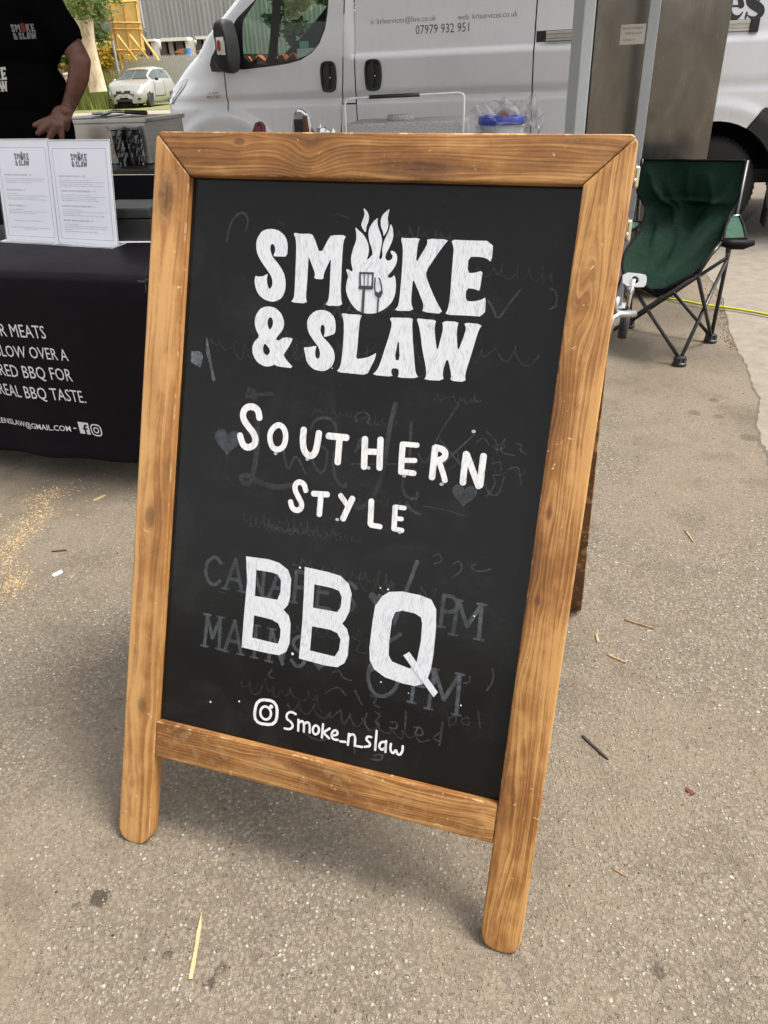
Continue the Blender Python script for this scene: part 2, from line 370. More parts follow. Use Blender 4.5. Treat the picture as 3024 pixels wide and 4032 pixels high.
def mk_chalk():
    """satin blackboard with wiped chalk haze and scratches"""
    t = NT('blackboard'); co = t.coord()
    haze = t.noise(t.coord((1, 1, 1), (3, 0, 1)), 5.5, 5, 0.62, 1.2); fine = t.noise(t.coord((3, 1, 1)), 90, 4, 0.7)
    wipe = t.noise(t.coord((1.2, 1, 7), rot=(0, .35, 0)), 9, 4, 0.7, 0.6)
    f = t.math('MULTIPLY', t.sstep(haze, 0.47, 0.72), t.math('MULTIPLY_ADD', wipe, 1.3, -0.2), clamp=True)
    c = t.mix(t.math('MULTIPLY', f, 0.5), (.0052, .0051, .0050), (.030, .032, .034))
    c = t.mix(t.math('MULTIPLY', t.sstep(fine, 0.6, 0.8), 0.18), c, (.030, .032, .035))
    scr = t.noise(t.coord((1, 1, 12), rot=(0, -1.1, 0)), 40, 3, 0.5, 0.4); c = t.mix(t.math('MULTIPLY', t.sstep(scr, 0.74, 0.78), 0.3), c, (.08, .085, .09))
    t.set(Base_Color=c, Roughness=t.math('MULTIPLY_ADD', fine, 0.07, 0.125)); t.b.inputs['Specular IOR Level'].default_value = 0.26
    t.bump(t.noise(co, 700, 2), 0.06, 0.0004); return t.m

def mk_paint(name, col, cover=0.75, scale=1.0):
    """chalk pen: opaque at the rim, streaky inside where the black shows through"""
    t = NT(name); co = t.coord()
    wn_ = t.n('TexNoise'); t.put(wn_.inputs['Vector'], co); wn_.inputs['Scale'].default_value = 14
    vm = t.n('VectorMath', operation='MULTIPLY_ADD'); t.put(vm.inputs[0], wn_.outputs['Color']); vm.inputs[1].default_value = (.05,)*3; t.put(vm.inputs[2], co)
    mp = t.n('Mapping'); t.put(mp.inputs[0], vm.outputs[0]); mp.inputs['Rotation'].default_value = (0, .35, 0); mp.inputs['Scale'].default_value = (9*scale, 1, 1.3*scale)
    n = t.noise(mp.outputs[0], 60, 4, 0.65); n2 = t.noise(co, 28, 3)
    f = t.math('MULTIPLY', t.sstep(n, 0.47, 0.66), t.math('MULTIPLY_ADD', n2, 0.7, 0.15))
    dark = tuple(k*(1-cover) + .02 for k in col)
    c = t.mix(f, col, (col[0]*.40, col[1]*.42, col[2]*.47)); c = t.mix(t.math('MULTIPLY', t.sstep(n, 0.68, 0.78), 1-cover), c, dark)
    t.set(Base_Color=c, Roughness=0.7); t.bump(n, 0.15, 0.0003); return t.m
def mk_ghost(name, col, a0, a1, scale=60):
    """half wiped chalk: thin grey film, patchy"""
    t = NT(name); co = t.coord(); n = t.noise(co, scale, 4, 0.7); n2 = t.noise(co, 9, 3)
    a = t.math('MULTIPLY_ADD', t.math('MULTIPLY', n, n2), (a1-a0)*3.4, a0-(a1-a0)*.35, clamp=True)
    t.set(Base_Color=col, Roughness=0.8, Alpha=a); return t.m

M = {}
M['white_vinyl'] = mat('white_print', (.62,.63,.68), .6, var=.05)
M['black_print'] = mat('black_print', (.03,.03,.035), .5)
M['grey_print'] = mat('grey_print', (.035,.035,.04), .6)
M['paper'] = mat('paper', (.86,.86,.93), .35, var=.03, coat=.5)
M['plain_paper'] = mat('plain_paper', (.66,.67,.74), .7, var=.04)
M['acrylic'] = mat('acrylic', (.75,.76,.78), .12, var=.03, coat=1.0, alpha=.55)
M['black_cloth'] = mat('black_cloth', (.0050,.0042,.0068), .55, var=.2, scale=30, bump=.15, bscale=900, spec=.09)
M['tshirt'] = mat('black_cotton', (.0022,.0022,.0026), .95, var=.2, bump=.3, bscale=500, spec=.02)
M['trousers'] = mat('dark_trousers', (.004,.004,.005), .9, bump=.2, bscale=500, spec=.05)
M['skin'] = mat('skin', (.115,.048,.032), .55, var=.18, scale=30, bump=.25, bscale=300)
M['hair'] = mat('brown_hair', (.04,.024,.014), .8, var=.4, scale=80)
M['eye'] = mat('eye_white', (.7,.68,.65), .2)
M['steel'] = mat('stainless', (.50,.49,.46), .42, 1.0, var=.10, scale=6, aniso=(1, 1, 14))
M['chrome'] = mat('chrome', (.78,.78,.78), .12, 1.0, var=.03)
M['dull_metal'] = mat('dull_metal', (.35,.35,.35), .4, 1.0, var=.1)
M['brass'] = mat('brass_plated', (.38,.33,.22), .4, 1.0, var=.1)
M['grey_metal'] = mat('grey_coated_metal', (.36,.38,.40), .5, var=.04)
M['white_plastic'] = mat('white_embossed_plastic', (.56,.60,.61), .55, var=.04, scale=60, bump=.9, bscale=130)
M['black_plastic'] = mat('black_plastic', (.018,.018,.02), .38, var=.2, scale=20)
M['grey_plastic'] = mat('textured_grey_plastic', (.022,.023,.026), .6, var=.15, bump=.4, bscale=400)
M['rubber'] = mat('rubber', (.020,.018,.018), .75, var=.3, scale=25, bump=.4, bscale=120)
M['black_steel'] = mat('black_powder_coat', (.012,.012,.013), .3, var=.2, scale=30)
M['void'] = mat('dark_underside', (.008,.008,.008), .9)

# ------------------------------------------------------------------ A-board
BU = Vector((0.9474, -0.3194, -0.0223)); BV = Vector((0.1484, 0.3763, 0.9145)); BN = Vector((0.2837, 0.8697, -0.4039))      # width, stile and backward directions of the front frame
BP = Vector((-0.5113, 0.8536, 0))                                         # foot of its left stile
BW, BL, SW, TR = 0.728, 1.2153, 0.0635, 0.0645
BM = Matrix((BU, BN, BV)).transposed().to_4x4(); BM.translation = BP
REC = 0.014
def ground_z(x, y):
    d = Vector((x, y, 0))-BP; a = max(0, min(1, d.dot(BU)/BW)); r = (Vector((x, y, 0))-(BP+BU*.36+Vector((.13,.4,0)))).length
    k = max(0, min(1, (2.1-r)/1.2)); k = k*k*(3-2*k)
    return -0.0178*a*k

def a_board():
    th = thing('a_board', 'wooden framed blackboard A-board sign painted SMOKE & SLAW Southern Style BBQ', 'sign', M=BM)
    T = 0.030
    knL = [(1.1189, 0.025, 0.03, 0.013, 1), (0.6011, 0.0281, 0.019, 0.009, 0.85), (0.2663, 0.0343, 0.013, 0.008, 0.85), (0.8489, 0.0275, 0.05, 0.006, 0.12), (0.1169, 0.0226, 0.008, 0.006, 0.2)]
    knR = [(0.7023, 0.6801, 0.01, 0.004, 0.95), (0.5706, 0.6814, 0.006, 0.0035, 0.9), (1.029, 0.6889, 0.024, 0.007, 0.3), (0.9909, 0.6753, 0.012, 0.008, 0.22), (0.2369, 0.6747, 0.055, 0.014, 0.22), (0.8559, 0.6671, 0.012, 0.005, 0.3)]
    knT = [(0.1474, 1.2008, 0.009, 0.005, 0.95), (0.4413, 1.1639, 0.03, 0.01, 0.7), (0.2631, 1.2114, 0.012, 0.02, 0.25)]
    knB = [(0.3641, 0.2242, 0.05, 0.01, 0.45), (0.1077, 0.2289, 0.006, 0.004, 0.6), (0.6374, 0.2034, 0.01, 0.006, 0.4)]
    wl = wood('pine_left', 'z', knL, 1.3, freq=45, cs=((0.127,0.048,0.013),(0.293,0.133,0.039),(0.475,0.263,0.099)))
    wr = wood('pine_right', 'z', knR, 4.1, freq=150, cs=((0.068,0.024,0.006),(0.234,0.098,0.025),(0.459,0.248,0.086)))
    wt = wood('pine_top', 'x', knT, 7.7, freq=170, cs=((0.079,0.029,0.007),(0.253,0.109,0.030),(0.459,0.248,0.086)))
    wb = wood('pine_bottom', 'x', knB, 11.2, freq=190, cs=((0.063,0.022,0.006),(0.214,0.089,0.024),(0.444,0.241,0.086)))
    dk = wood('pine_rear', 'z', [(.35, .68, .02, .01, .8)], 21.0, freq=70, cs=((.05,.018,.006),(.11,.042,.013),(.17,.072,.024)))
    F = Matrix(((1,0,0,0),(0,0,1,0),(0,1,0,0),(0,0,0,1)))   # local (x,y,d) -> (x, d, z=y)
    g = 0.0006
    def foot(x0, x1, n=7):
        c = (x0+x1)/2; r = (x1-x0)/2
        return [(x0, .030), (x0+.0015, .020), (x0+.006, .010), (x0+.014, .0035), (x0+.024, .0005), (x1-.024, .0), (x1-.014, .003), (x1-.006, .010), (x1-.0015, .020), (x1, .030)]
    rt_ = .006
    left = foot(0, SW)+[(SW, BL-TR-g), (.004, BL-.0045), (0, BL-.010)]
    right = foot(BW-SW, BW)+[(BW, BL-.010), (BW-.004, BL-.0045), (BW-SW, BL-TR-g)]
    top = [(SW+g, BL-TR), (BW-SW-g, BL-TR), (BW-.0035+g*0, BL-.0035), (BW-.009, BL), (.009, BL), (.0035, BL-.0035)]
    b0, b1 = 0.1767, 0.2418
    bot = [(SW+g, b0), (BW-SW-g, b0), (BW-SW-g, b1), (SW+g, b1)]
    def piece(name, poly, m, y0, d, par, bev=.0035):
        mb = MB(); mb.prism(poly, Matrix.Translation((0, y0, 0)) @ F, d); return mb.build(name, m, par, bevel=bev, seg=3, auto=50)
    piece('stile', left, wl, 0, T, th); piece('stile', right, wr, 0, T, th)
    piece('top_rail', top, wt, -.0004, T, th); piece('bottom_rail', bot, wb, .0015, T-.003, th, .0025)
    bd = raw('blackboard', *(lambda V, Fc: ([(x, REC, y) for x, y in V], Fc))(*fill([(SW-.004, b1-.006), (BW-SW+.004, b1-.006), (BW-SW+.004, BL-TR+.004), (SW-.004, BL-TR+.004)])), mk_chalk(), th)
    MB().box((BW/2, REC+.006, (b1+BL-TR)/2), (BW-2*SW+.01, .0105, BL-TR-b1+.02)).build('backing_panel', M['black_plastic'], th)
    # rear frame, hinged at the top
    lean = math.atan2(1, 1)
    top_h = (BM @ Vector((BW/2, T+.012, BL-.03)))
    rf = Vector((0.474, 1.454, -0.017)) ; rl = rf-BU*(BW-.03); rl.z = 0
    c_top_r = BM @ Vector((BW-.012, T+.012, BL-.015)); c_top_l = BM @ Vector((.012, T+.012, BL-.015))
    iv = BM.inverted()
    def leg(p_top, p_bot, inward, m, nm):
        a, b = iv @ p_top, iv @ p_bot; ax = (b-a).normalized(); x = Vector((1,0,0)); n = ax.cross(x).normalized()
        L = (b-a).length; R = Matrix((x*inward, -ax, n)).transposed().to_4x4(); R.translation = b
        pl = [(0, .012), (.008, .002), (SW-.008, .002), (SW, .012), (SW, L), (0, L)]
        mb = MB(); mb.prism(pl, R @ Matrix.Translation((0, 0, -T)), T); return mb.build(nm, m, th, bevel=.003, seg=2, auto=50), R, L
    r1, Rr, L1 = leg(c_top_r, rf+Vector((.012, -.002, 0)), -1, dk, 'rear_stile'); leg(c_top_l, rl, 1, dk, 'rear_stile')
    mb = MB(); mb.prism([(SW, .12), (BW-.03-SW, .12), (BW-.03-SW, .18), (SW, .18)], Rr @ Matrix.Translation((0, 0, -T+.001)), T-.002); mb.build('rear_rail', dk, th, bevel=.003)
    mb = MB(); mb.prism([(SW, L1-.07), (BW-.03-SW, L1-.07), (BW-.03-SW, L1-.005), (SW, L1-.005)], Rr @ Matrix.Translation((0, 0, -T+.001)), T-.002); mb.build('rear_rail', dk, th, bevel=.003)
    mb = MB(); mb.prism([(SW-.003, .185), (BW-.03-SW+.003, .185), (BW-.03-SW+.003, L1-.075), (SW-.003, L1-.075)], Rr @ Matrix.Translation((0, 0, -T+.012)), .006); mb.build('rear_blackboard', M['black_plastic'], th)
    for z in (BL-.045, BL-.115):
        h = MB(); h.lathe([(.003, -.014), (.0036, -.012), (.0036, .012), (.003, .014)], (BW+.004, T+.002, z), 'Z', 12)
        h.box((BW+.001, T-.010, z), (.0018, .018, .024)); hh = h.build('hinge', M['brass'], th, bevel=.0006)
        s = MB(); [s.lathe([(.0028, 0), (.0022, .0014)], (BW+.0024, T-.012, z+dz), 'X', 10) for dz in (-.008, .008)]; s.build('screw', M['chrome'], hh)
    # lettering ------------------------------------------------------------
    fn = lambda x, y, h: (x, REC-h, y)
    paint = mk_paint('chalk_pen', (.58, .60, .635)); solid = mk_paint('chalk_pen_solid', (.68, .68, .69), .9, .6)
    LOGO = {
    'S': ([(0.1875, 1.0735), (0.1958, 1.0776), (0.207, 1.0786), (0.2186, 1.076), (0.2293, 1.0676), (0.2339, 1.0566), (0.2342, 1.0383), (0.2207, 1.0379), (0.2107, 1.0378), (0.2137, 1.0457), (0.2122, 1.0531), (0.2081, 1.0567), (0.2049, 1.0541), (0.2051, 1.0466), (0.2099, 1.0366), (0.2217, 1.0259), (0.2313, 1.0138), (0.2353, 1.0013), (0.2359, 0.9886), (0.2318, 0.9769), (0.2237, 0.9713), (0.2153, 0.969), (0.2021, 0.9712), (0.1898, 0.9794), (0.1835, 0.9919), (0.1822, 1.0009), (0.1831, 1.0073), (0.1875, 1.0057), (0.1961, 1.0068), (0.2044, 1.0115), (0.203, 1.0046), (0.2043, 0.9957), (0.2072, 0.9894), (0.2102, 0.9884), (0.2126, 0.9923), (0.2133, 0.9988), (0.2104, 1.0076), (0.204, 1.0149), (0.1929, 1.027), (0.1839, 1.0392), (0.1801, 1.0518), (0.1811, 1.0632)],),
    'M': ([(0.2413, 1.0744), (0.254, 1.0729), (0.2705, 1.0741), (0.276, 1.0695), (0.2886, 1.0435), (0.3011, 1.0706), (0.3049, 1.073), (0.3277, 1.0742), (0.3239, 1.0643), (0.3244, 1.041), (0.3264, 1.0016), (0.3285, 0.9817), (0.3321, 0.9704), (0.3037, 0.9691), (0.3082, 0.9767), (0.309, 0.9905), (0.3074, 1.0203), (0.3068, 1.0401), (0.3012, 1.0274), (0.2969, 1.0148), (0.2976, 1.0078), (0.2819, 1.0077), (0.2831, 1.0153), (0.2763, 1.0286), (0.2695, 1.0408), (0.27, 1.0333), (0.2711, 0.9983), (0.271, 0.9806), (0.274, 0.9702), (0.2461, 0.9704), (0.2512, 0.9768), (0.2514, 0.9895), (0.2494, 1.0323), (0.2481, 1.0547), (0.2464, 1.0647)],),
    'K': ([(0.4127, 1.0745), (0.42, 1.0734), (0.4429, 1.0748), (0.4397, 1.0669), (0.4399, 1.0382), (0.4478, 1.0536), (0.4546, 1.0675), (0.4526, 1.0741), (0.4857, 1.0745), (0.4796, 1.067), (0.4697, 1.0515), (0.4591, 1.0332), (0.4564, 1.0234), (0.4647, 1.0071), (0.4773, 0.9862), (0.49, 0.969), (0.4574, 0.9702), (0.4587, 0.9766), (0.4572, 0.9837), (0.4459, 1.0036), (0.4382, 1.0172), (0.4382, 0.9984), (0.4391, 0.9813), (0.4445, 0.9705), (0.4142, 0.9689), (0.4195, 0.9752), (0.4206, 0.985), (0.4204, 1.0118), (0.4195, 1.0384), (0.4179, 1.0599)],),
    'E': ([(0.4887, 1.0744), (0.508, 1.0742), (0.5502, 1.0751), (0.5513, 1.0454), (0.544, 1.0505), (0.5353, 1.0524), (0.517, 1.0519), (0.5184, 1.0292), (0.5283, 1.0298), (0.54, 1.0339), (0.5395, 1.0186), (0.5388, 1.0044), (0.5323, 1.0076), (0.5191, 1.008), (0.5203, 0.9902), (0.5307, 0.9897), (0.5427, 0.9928), (0.5495, 0.9975), (0.5505, 0.9696), (0.5208, 0.9694), (0.4921, 0.9684), (0.4956, 0.9766), (0.4968, 0.9923), (0.4953, 1.0256), (0.4945, 1.0492), (0.494, 1.0633)],),
    '&': ([(0.2101, 0.962), (0.2218, 0.9604), (0.2329, 0.9519), (0.2389, 0.939), (0.2369, 0.9272), (0.2286, 0.9167), (0.2262, 0.9121), (0.232, 0.9104), (0.2387, 0.9164), (0.2553, 0.9167), (0.2528, 0.909), (0.2462, 0.8968), (0.2414, 0.8899), (0.2476, 0.8818), (0.2615, 0.8702), (0.2327, 0.8708), (0.2267, 0.8737), (0.2245, 0.8711), (0.2125, 0.8685), (0.1989, 0.8731), (0.1891, 0.8842), (0.1866, 0.8971), (0.1902, 0.9066), (0.1982, 0.9143), (0.1916, 0.9238), (0.1878, 0.934), (0.1883, 0.9457), (0.1947, 0.9565), (0.2016, 0.9603)], [(0.2116, 0.9447), (0.2159, 0.9458), (0.2195, 0.9401), (0.2191, 0.9323), (0.2148, 0.9254), (0.2104, 0.933), (0.2098, 0.9394)], [(0.2079, 0.9054), (0.2158, 0.8982), (0.2185, 0.8932), (0.216, 0.8878), (0.2115, 0.8865), (0.2068, 0.8909), (0.2054, 0.8987)]),
    'S2': ([(0.2794, 0.952), (0.2884, 0.9603), (0.2993, 0.9627), (0.312, 0.9605), (0.3211, 0.9523), (0.3241, 0.9412), (0.3243, 0.9286), (0.3155, 0.9248), (0.306, 0.9216), (0.3072, 0.9298), (0.3065, 0.9374), (0.3028, 0.9409), (0.2997, 0.9382), (0.2997, 0.9306), (0.3046, 0.922), (0.3167, 0.9128), (0.3255, 0.902), (0.3278, 0.8907), (0.3242, 0.8788), (0.3151, 0.8716), (0.3055, 0.8699), (0.2927, 0.8721), (0.2818, 0.8816), (0.2778, 0.8942), (0.2743, 0.9043), (0.2826, 0.9044), (0.2961, 0.9085), (0.2941, 0.9007), (0.295, 0.8918), (0.299, 0.8877), (0.3021, 0.8898), (0.3028, 0.8975), (0.2992, 0.9062), (0.2898, 0.9157), (0.2814, 0.9253), (0.2773, 0.9353), (0.2765, 0.9441)],),
    'L': ([(0.3306, 0.9601), (0.3449, 0.959), (0.3652, 0.9597), (0.3619, 0.9528), (0.3619, 0.9315), (0.3624, 0.9088), (0.3617, 0.8935), (0.3706, 0.8948), (0.3811, 0.8977), (0.3887, 0.9021), (0.3932, 0.9055), (0.392, 0.8961), (0.3867, 0.8831), (0.3817, 0.8709), (0.3567, 0.871), (0.3319, 0.871), (0.3379, 0.88), (0.339, 0.8967), (0.3386, 0.9272), (0.3364, 0.9496)],),
    'A': ([(0.4079, 0.9585), (0.4223, 0.9594), (0.4449, 0.9605), (0.4439, 0.9524), (0.4483, 0.9257), (0.4542, 0.8964), (0.4572, 0.8818), (0.4633, 0.8736), (0.4302, 0.8713), (0.432, 0.877), (0.43, 0.8849), (0.42, 0.8847), (0.4193, 0.8784), (0.4235, 0.8719), (0.3893, 0.8719), (0.3966, 0.8788), (0.4008, 0.8893), (0.4053, 0.9098), (0.4108, 0.9326), (0.4133, 0.9502)], [(0.4254, 0.9312), (0.4313, 0.8969), (0.4226, 0.8975)]),
    'W': ([(0.4495, 0.9606), (0.4637, 0.9599), (0.4803, 0.9598), (0.4787, 0.9525), (0.4804, 0.938), (0.487, 0.914), (0.4898, 0.9338), (0.4919, 0.9485), (0.4889, 0.9593), (0.514, 0.9599), (0.5124, 0.9525), (0.5134, 0.9381), (0.5177, 0.9166), (0.5229, 0.9364), (0.5261, 0.9511), (0.5213, 0.9596), (0.5489, 0.9587), (0.5444, 0.95), (0.5417, 0.9354), (0.5377, 0.9133), (0.5322, 0.8861), (0.5341, 0.8745), (0.5109, 0.8743), (0.5125, 0.8819), (0.5029, 0.9092), (0.4981, 0.8855), (0.5016, 0.8734), (0.4713, 0.8719), (0.4744, 0.8783), (0.4723, 0.8905), (0.4635, 0.917), (0.4584, 0.9387), (0.4545, 0.9507)],),
    'flame': ([(0.3404, 1.0868), (0.3457, 1.0822), (0.3543, 1.0765), (0.3619, 1.067), (0.3657, 1.0563), (0.3654, 1.0466), (0.3634, 1.0404), (0.3672, 1.0418), (0.3695, 1.0456), (0.3724, 1.0476), (0.3695, 1.0577), (0.3656, 1.0648), (0.3623, 1.0756), (0.3626, 1.0852), (0.3682, 1.0951), (0.3749, 1.1012), (0.3747, 1.0952), (0.3762, 1.0882), (0.3819, 1.0776), (0.3845, 1.0704), (0.3848, 1.0632), (0.3834, 1.051), (0.3825, 1.0426), (0.3857, 1.0415), (0.3875, 1.0452), (0.3874, 1.0501), (0.386, 1.0561), (0.3871, 1.0657), (0.3901, 1.0743), (0.3942, 1.084), (0.395, 1.0936), (0.399, 1.0878), (0.4013, 1.0783), (0.4009, 1.0699), (0.3969, 1.0589), (0.3927, 1.0503), (0.3921, 1.0443), (0.395, 1.0407), (0.399, 1.0403), (0.4031, 1.0435), (0.4033, 1.0484), (0.3995, 1.0519), (0.4, 1.055), (0.4053, 1.054), (0.4097, 1.0499), (0.4111, 1.044), (0.41, 1.0354), (0.4045, 1.0256), (0.3987, 1.0191), (0.4004, 1.0156), (0.4055, 1.0164), (0.4089, 1.0208), (0.4118, 1.0138), (0.4134, 1.0041), (0.4134, 0.992), (0.4094, 0.9807), (0.4012, 0.9716), (0.3908, 0.9654), (0.3875, 0.9637), (0.377, 0.9618), (0.367, 0.9623), (0.3621, 0.9635), (0.3536, 0.9671), (0.3431, 0.9777), (0.3364, 0.9897), (0.3346, 0.9995), (0.3358, 1.0094), (0.3371, 1.0145), (0.3319, 1.0253), (0.3369, 1.0243), (0.3426, 1.021), (0.3431, 1.0247), (0.3394, 1.0343), (0.3384, 1.0441), (0.3405, 1.0552), (0.3442, 1.0663), (0.3437, 1.076)],),
    'lick': ([(0.3503, 1.1141), (0.356, 1.1107), (0.3608, 1.1032), (0.3608, 1.0948), (0.3583, 1.0887), (0.3581, 1.0786), (0.3537, 1.0825), (0.3495, 1.0896), (0.351, 1.0957), (0.353, 1.1017), (0.3531, 1.1077)],),
    'lick2': ([(0.3916, 1.1144), (0.3904, 1.1066), (0.39, 1.0994), (0.392, 1.0923), (0.3916, 1.084), (0.3884, 1.0779), (0.3861, 1.0748), (0.3849, 1.0813), (0.3807, 1.0883), (0.3793, 1.0967), (0.3808, 1.1038), (0.3862, 1.11)],)}
    for k, v in LOGO.items():
        fl = Flat(fn); fl.poly(smooth_poly(v[0], 1), [smooth_poly(h, 1) for h in v[1:]]); fl.build('painted_flame' if k in ('flame', 'lick', 'lick2') else 'painted_letter', paint, th)
    d = Flat(fn, base=1.0e-3)
    for p, wd in (([(0.3548, 1.0204), (0.3761, 1.021)], .005), ([(0.3554, 1.0204), (0.3579, 0.9989)], .0045), ([(0.3758, 1.0216), (0.3766, 0.999)], .0045), ([(0.357, 0.9993), (0.3764, 1)], .009),
                  ([(0.3622, 1.0188), (0.364, 1.0007)], .0022), ([(0.3685, 1.0192), (0.3699, 1.0011)], .0022), ([(0.3639, 0.9999), (0.3654, 0.9622)], .0072), ([(0.388, 0.9842), (0.389, 0.9648)], .0042), ([(0.38, 1.0144), (0.3807, 0.9973), (0.3848, 0.989), (0.3886, 0.9855), (0.3917, 0.9886), (0.3929, 0.9968), (0.3893, 1.0089), (0.386, 1.0147)], .0035), ([(0.3839, 0.9921), (0.3883, 0.989), (0.3917, 0.9941)], .010)):
        d.line(p, wd*.58, it=2)
    d.build('painted_utensils', M['black_print'], th)
    d = Flat(fn, base=1.9e-3)
    # Southern Style
    for si, (p, wd, cl) in enumerate((
        ([(0.209, 0.7866), (0.206, 0.7989), (0.1972, 0.8039), (0.1857, 0.8027), (0.179, 0.7936), (0.1805, 0.7821), (0.1899, 0.7718), (0.2, 0.7629), (0.2056, 0.7528), (0.2039, 0.7429), (0.1934, 0.7371), (0.1844, 0.7395), (0.1796, 0.7486), (0.1767, 0.756)], .021, 0),
        ([(0.2409, 0.781), (0.2519, 0.7772), (0.2575, 0.7652), (0.2561, 0.7481), (0.2476, 0.7402), (0.2367, 0.7411), (0.2302, 0.7522), (0.2292, 0.7676)], .018, 1),
        ([(0.2866, 0.7777), (0.2862, 0.7601), (0.2898, 0.7437), (0.2996, 0.7359), (0.3082, 0.7403), (0.3114, 0.7533), (0.3125, 0.7751)], .020, 0),
        ([(0.3282, 0.7719), (0.3595, 0.7726)], .021, 0), ([(0.3475, 0.7699), (0.3481, 0.7321)], .020, 0),
        ([(0.3889, 0.7746), (0.3902, 0.7543), (0.3919, 0.7304)], .020, 0), ([(0.4138, 0.7767), (0.4151, 0.7546), (0.4169, 0.7319)], .020, 0), ([(0.3916, 0.755), (0.4137, 0.7566)], .018, 0),
        ([(0.4496, 0.7735), (0.4504, 0.7508), (0.4517, 0.7297)], .019, 0), ([(0.4496, 0.7733), (0.4728, 0.7741)], .015, 0), ([(0.4518, 0.7487), (0.4721, 0.7508)], .015, 0), ([(0.4521, 0.7311), (0.4726, 0.7313)], .017, 0),
        ([(0.5001, 0.7742), (0.5004, 0.7488), (0.5006, 0.728)], .019, 0), ([(0.5007, 0.774), (0.5128, 0.7727), (0.518, 0.7656), (0.5135, 0.7574), (0.5019, 0.7539)], .018, 0), ([(0.5086, 0.7531), (0.5149, 0.7413), (0.5211, 0.7261)], .017, 0),
        ([(0.548, 0.7706), (0.5476, 0.7494), (0.5483, 0.7262)], .019, 0), ([(0.5491, 0.7694), (0.5611, 0.7458), (0.5728, 0.724)], .018, 0), ([(0.5741, 0.7707), (0.5741, 0.7475), (0.5742, 0.7258)], .018, 0),
        ([(0.2993, 0.6809), (0.2957, 0.6909), (0.2868, 0.6945), (0.2798, 0.6888), (0.2807, 0.679), (0.2884, 0.668), (0.2946, 0.6594), (0.2937, 0.6507), (0.2867, 0.6468), (0.2782, 0.6499), (0.2744, 0.6603)], .017, 0),
        ([(0.312, 0.6781), (0.3367, 0.68)], .018, 0), ([(0.3254, 0.677), (0.3256, 0.6458)], .017, 0),
        ([(0.3579, 0.6817), (0.3711, 0.6673)], .017, 0), ([(0.3783, 0.6798), (0.371, 0.6603), (0.3657, 0.6448)], .018, 0),
        ([(0.4093, 0.6801), (0.4115, 0.6431)], .018, 0), ([(0.4122, 0.642), (0.4283, 0.6417)], .016, 0),
        ([(0.4483, 0.6761), (0.4502, 0.641)], .017, 0), ([(0.4491, 0.6761), (0.4638, 0.6762)], .014, 0), ([(0.4492, 0.658), (0.4612, 0.6587)], .013, 0), ([(0.4501, 0.6415), (0.4638, 0.6411)], .015, 0))):
        if si in (0, 1, 2, 3, 5, 8, 12, 15, 18, 19, 21, 23, 25): f2 = Flat(fn)
        r_ = random.uniform(.96, 1.06); f2.line(p, wd*.52*r_, bool(cl), 2)
        if si in (0, 1, 2, 4, 7, 11, 14, 17, 18, 20, 22, 24, 28): f2.build('painted_letter', solid, th)
    for (o, h) in (([(0.2042, 0.5585), (0.2449, 0.5601), (0.2639, 0.5573), (0.2804, 0.5482), (0.2872, 0.5346), (0.2881, 0.5035), (0.2857, 0.4897), (0.2787, 0.4803), (0.2888, 0.4723), (0.2931, 0.4596), (0.2946, 0.4266), (0.2898, 0.4104), (0.2779, 0.4019), (0.2555, 0.4012), (0.209, 0.4021), (0.2088, 0.456), (0.2096, 0.5168)], ([(0.2245, 0.5388), (0.253, 0.5392), (0.2632, 0.5373), (0.2697, 0.5285), (0.2707, 0.5095), (0.2663, 0.4951), (0.2257, 0.4946)], [(0.2272, 0.4615), (0.2599, 0.46), (0.2715, 0.4554), (0.2765, 0.4458), (0.2767, 0.4322), (0.2736, 0.421), (0.2269, 0.4226)])),
                   ([(0.3089, 0.5578), (0.3501, 0.5559), (0.3714, 0.5531), (0.3859, 0.5426), (0.3924, 0.5277), (0.3918, 0.4985), (0.386, 0.4829), (0.3815, 0.4761), (0.3904, 0.4689), (0.3957, 0.4552), (0.3963, 0.4257), (0.3918, 0.4114), (0.3806, 0.4022), (0.3592, 0.4008), (0.3131, 0.4035), (0.3134, 0.4603), (0.3117, 0.5106)], ([(0.3281, 0.5321), (0.3586, 0.5312), (0.3709, 0.5284), (0.3763, 0.5191), (0.3765, 0.5031), (0.3714, 0.4933), (0.3295, 0.4931)], [(0.3308, 0.4621), (0.3624, 0.4621), (0.3749, 0.4586), (0.3813, 0.4495), (0.3806, 0.4315), (0.3743, 0.4191), (0.3311, 0.4208)])),
                   ([(0.4428, 0.5323), (0.4533, 0.5413), (0.4744, 0.5456), (0.5043, 0.5446), (0.5216, 0.5406), (0.5308, 0.5267), (0.5339, 0.4962), (0.5347, 0.4534), (0.5336, 0.4302), (0.5296, 0.412), (0.522, 0.4031), (0.5112, 0.3979), (0.4909, 0.3979), (0.4612, 0.402), (0.4425, 0.4114), (0.4338, 0.4244), (0.4308, 0.4444), (0.4314, 0.4883), (0.433, 0.5147)], ([(0.4668, 0.5108), (0.4778, 0.5152), (0.4979, 0.5144), (0.5083, 0.5099), (0.5114, 0.5004), (0.5126, 0.4721), (0.5097, 0.4354), (0.4995, 0.4246), (0.4877, 0.4266), (0.4699, 0.4302), (0.4636, 0.4392), (0.462, 0.4622), (0.4626, 0.4971)],)),
                   ([(0.4873, 0.444), (0.4964, 0.4516), (0.549, 0.3957), (0.5432, 0.3866)], ())):
        f3 = Flat(fn); f3.poly(o, h, lift=0 if len(o) > 4 else 9e-4); f3.build('painted_letter', paint, th)
    f4 = Flat(fn)
    ic = [(0.2439, 0.3179), (0.2818, 0.3218), (0.2841, 0.279), (0.2417, 0.2747)]
    f4.line(smooth_poly(ic, 2), .0052, True, 0)
    cc = [(0.2624, 0.2968), (0.2716, 0.3101)]
